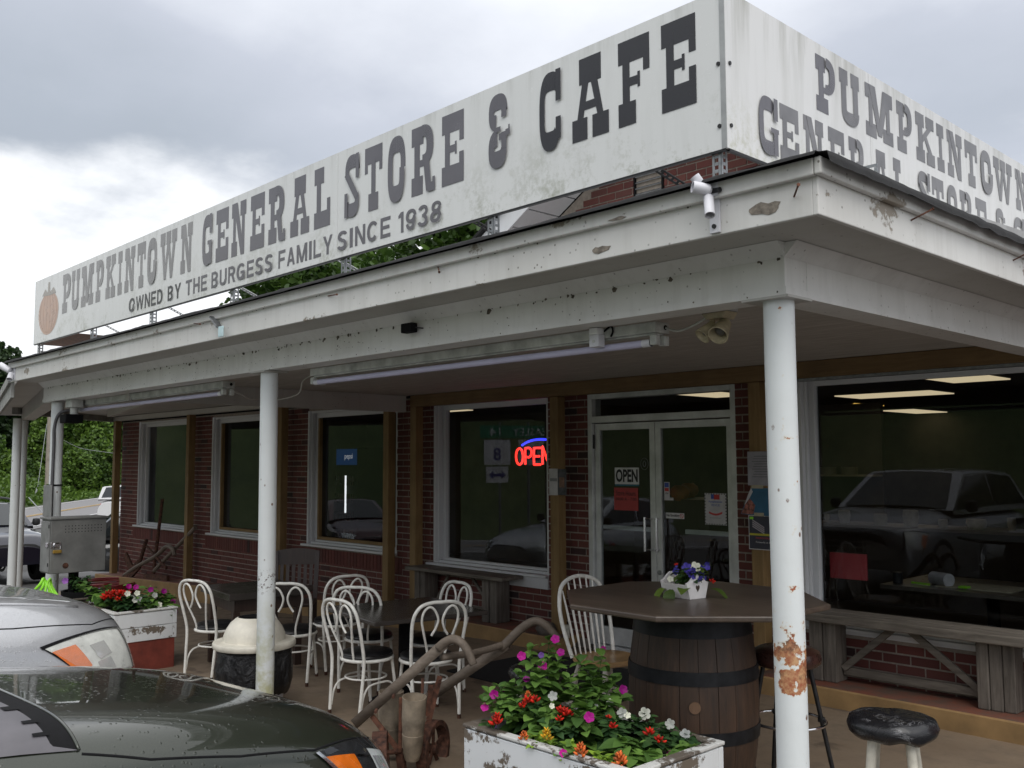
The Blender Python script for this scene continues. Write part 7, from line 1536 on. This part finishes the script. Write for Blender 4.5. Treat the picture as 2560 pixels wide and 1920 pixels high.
for i, (x, h, r_) in enumerate(cups):
    mb = MB(); mb.lathe([(0, 0), (r_ * .8, 0), (r_, h * .6), (r_ * .9, h), (0, h)], (x, 8.6, .991), 16, cap=False); solo('crock', mb, M['papercream'] if i % 3 else M['paper'], ['tall cream crock at the left of the counter', 'small white crock on the counter', 'slim cream jar on the counter', 'wide white crock beside the jar', 'round cream pot on the counter', 'largest cream crock in the middle of the counter', 'small cream cup on the counter', 'broad cream bowl towards the right of the counter', 'narrow white jar at the right of the counter'][i], 'crock', 'crocks on the cafe counter', smooth=True)
t = thing('cafe_table', (-1.2, 4.9, 0), 'dark cafe table just inside the big right window', 'table'); mb = MB(); mb.box(-1.75, -.2, 4.45, 5.4, .74, .775); part('table_top', mb, plain('inside_table_top', (.10, .085, .07), .3), t); mb = MB(); mb.tube([(-1.0, 4.9, 0), (-1.0, 4.9, .74)], .05, 12); part('pedestal', mb, M['black'], t, smooth=True)
a, c = ony(2075, 1380, 3.95), ony(2168, 1452, 3.95)
mb = MB(); mb.box(a.x, c.x, 3.94, 3.965, c.z, a.z); solo('red_board', mb, M['brightred'], 'bright red board standing inside the left corner of the big window', 'board', bev=.003)
mb = MB(); mb.tube([(-1.42, 4.75, .83), (-1.25, 4.65, .83)], .055, 20); solo('paper_roll', mb, M['paper'], 'white paper roll on the table inside the big window', 'paper roll', smooth=True)
mb = MB(); mb.box(-1.35, -.75, 4.6, 5.0, .776, .782); solo('paper_sheet', mb, M['papercream'], 'loose paper sheets on the table inside the big window', 'paper')
for i, (x, y, m, lab) in enumerate(((-1.55, 4.62, 'lime', 'lime highlighter on the inside table'), (-1.15, 4.58, 'lime', 'lime note pad on the inside table'), (-1.66, 4.6, 'blackmetal', 'black pen pot on the inside table'))):
    mb = MB()
    if i == 2: mb.tube([(x, y, .776), (x, y, .87)], .04, 14)
    elif i == 0: mb.beam((x, y, .79), (x + .16, y - .03, .79), .018, .018)
    else: mb.box(x, x + .07, y, y + .07, .783, .80)
    solo(('highlighter', 'note_pad', 'pen_pot')[i], mb, M[m], lab, ('pen', 'notepad', 'pot')[i])
# things behind the doors
for i, (px, py, d) in enumerate(((1700, 1232, 10.2), (1722, 1226, 10.6))):
    q = at(px, py, d); mb = MB(); n_ = 24; vs = []; rr = .115
    prof = [(.0, -.8), (.5, -.72), (.9, -.3), (1, 0), (.9, .4), (.5, .7), (.15, .66), (0, .62)]
    for r_, z in prof:
        for j in range(n_): a_ = 2 * math.pi * j / n_; k = 1 - .09 * abs(math.cos(a_ * 4)); vs.append((q.x + rr * r_ * k * math.cos(a_), q.y + rr * r_ * k * math.sin(a_), q.z + rr * z))
    mb.add(vs, [(a_ * n_ + j, a_ * n_ + (j + 1) % n_, (a_ + 1) * n_ + (j + 1) % n_, (a_ + 1) * n_ + j) for a_ in range(len(prof) - 1) for j in range(n_)]); solo('pumpkin', mb, M['pumpkin'], ('left orange pumpkin inside behind the right door', 'right orange pumpkin inside behind the right door')[i], 'pumpkin', 'pumpkins on display behind the doors', smooth='all')
q = at(1710, 1290, 10.4); t = thing('display_stand', (q.x, q.y, 0), 'dark display stand carrying the pumpkins behind the doors', 'stand'); mb = MB(); mb.box(q.x - .5, q.x + .5, q.y - .25, q.y + .4, 0, 1.42); part('stand_body', mb, M['darkbrown'], t)
t = thing('lit_partition', (-6.6, 10.8, 0), 'amber lit wooden partition deep behind the right door', 'partition'); mb = MB(); mb.box(-7.0, -6.4, 10.8, 10.9, 0, 2.5); part('panel', mb, plain('amber_wood_partition', (.42, .17, .03), .5), t)
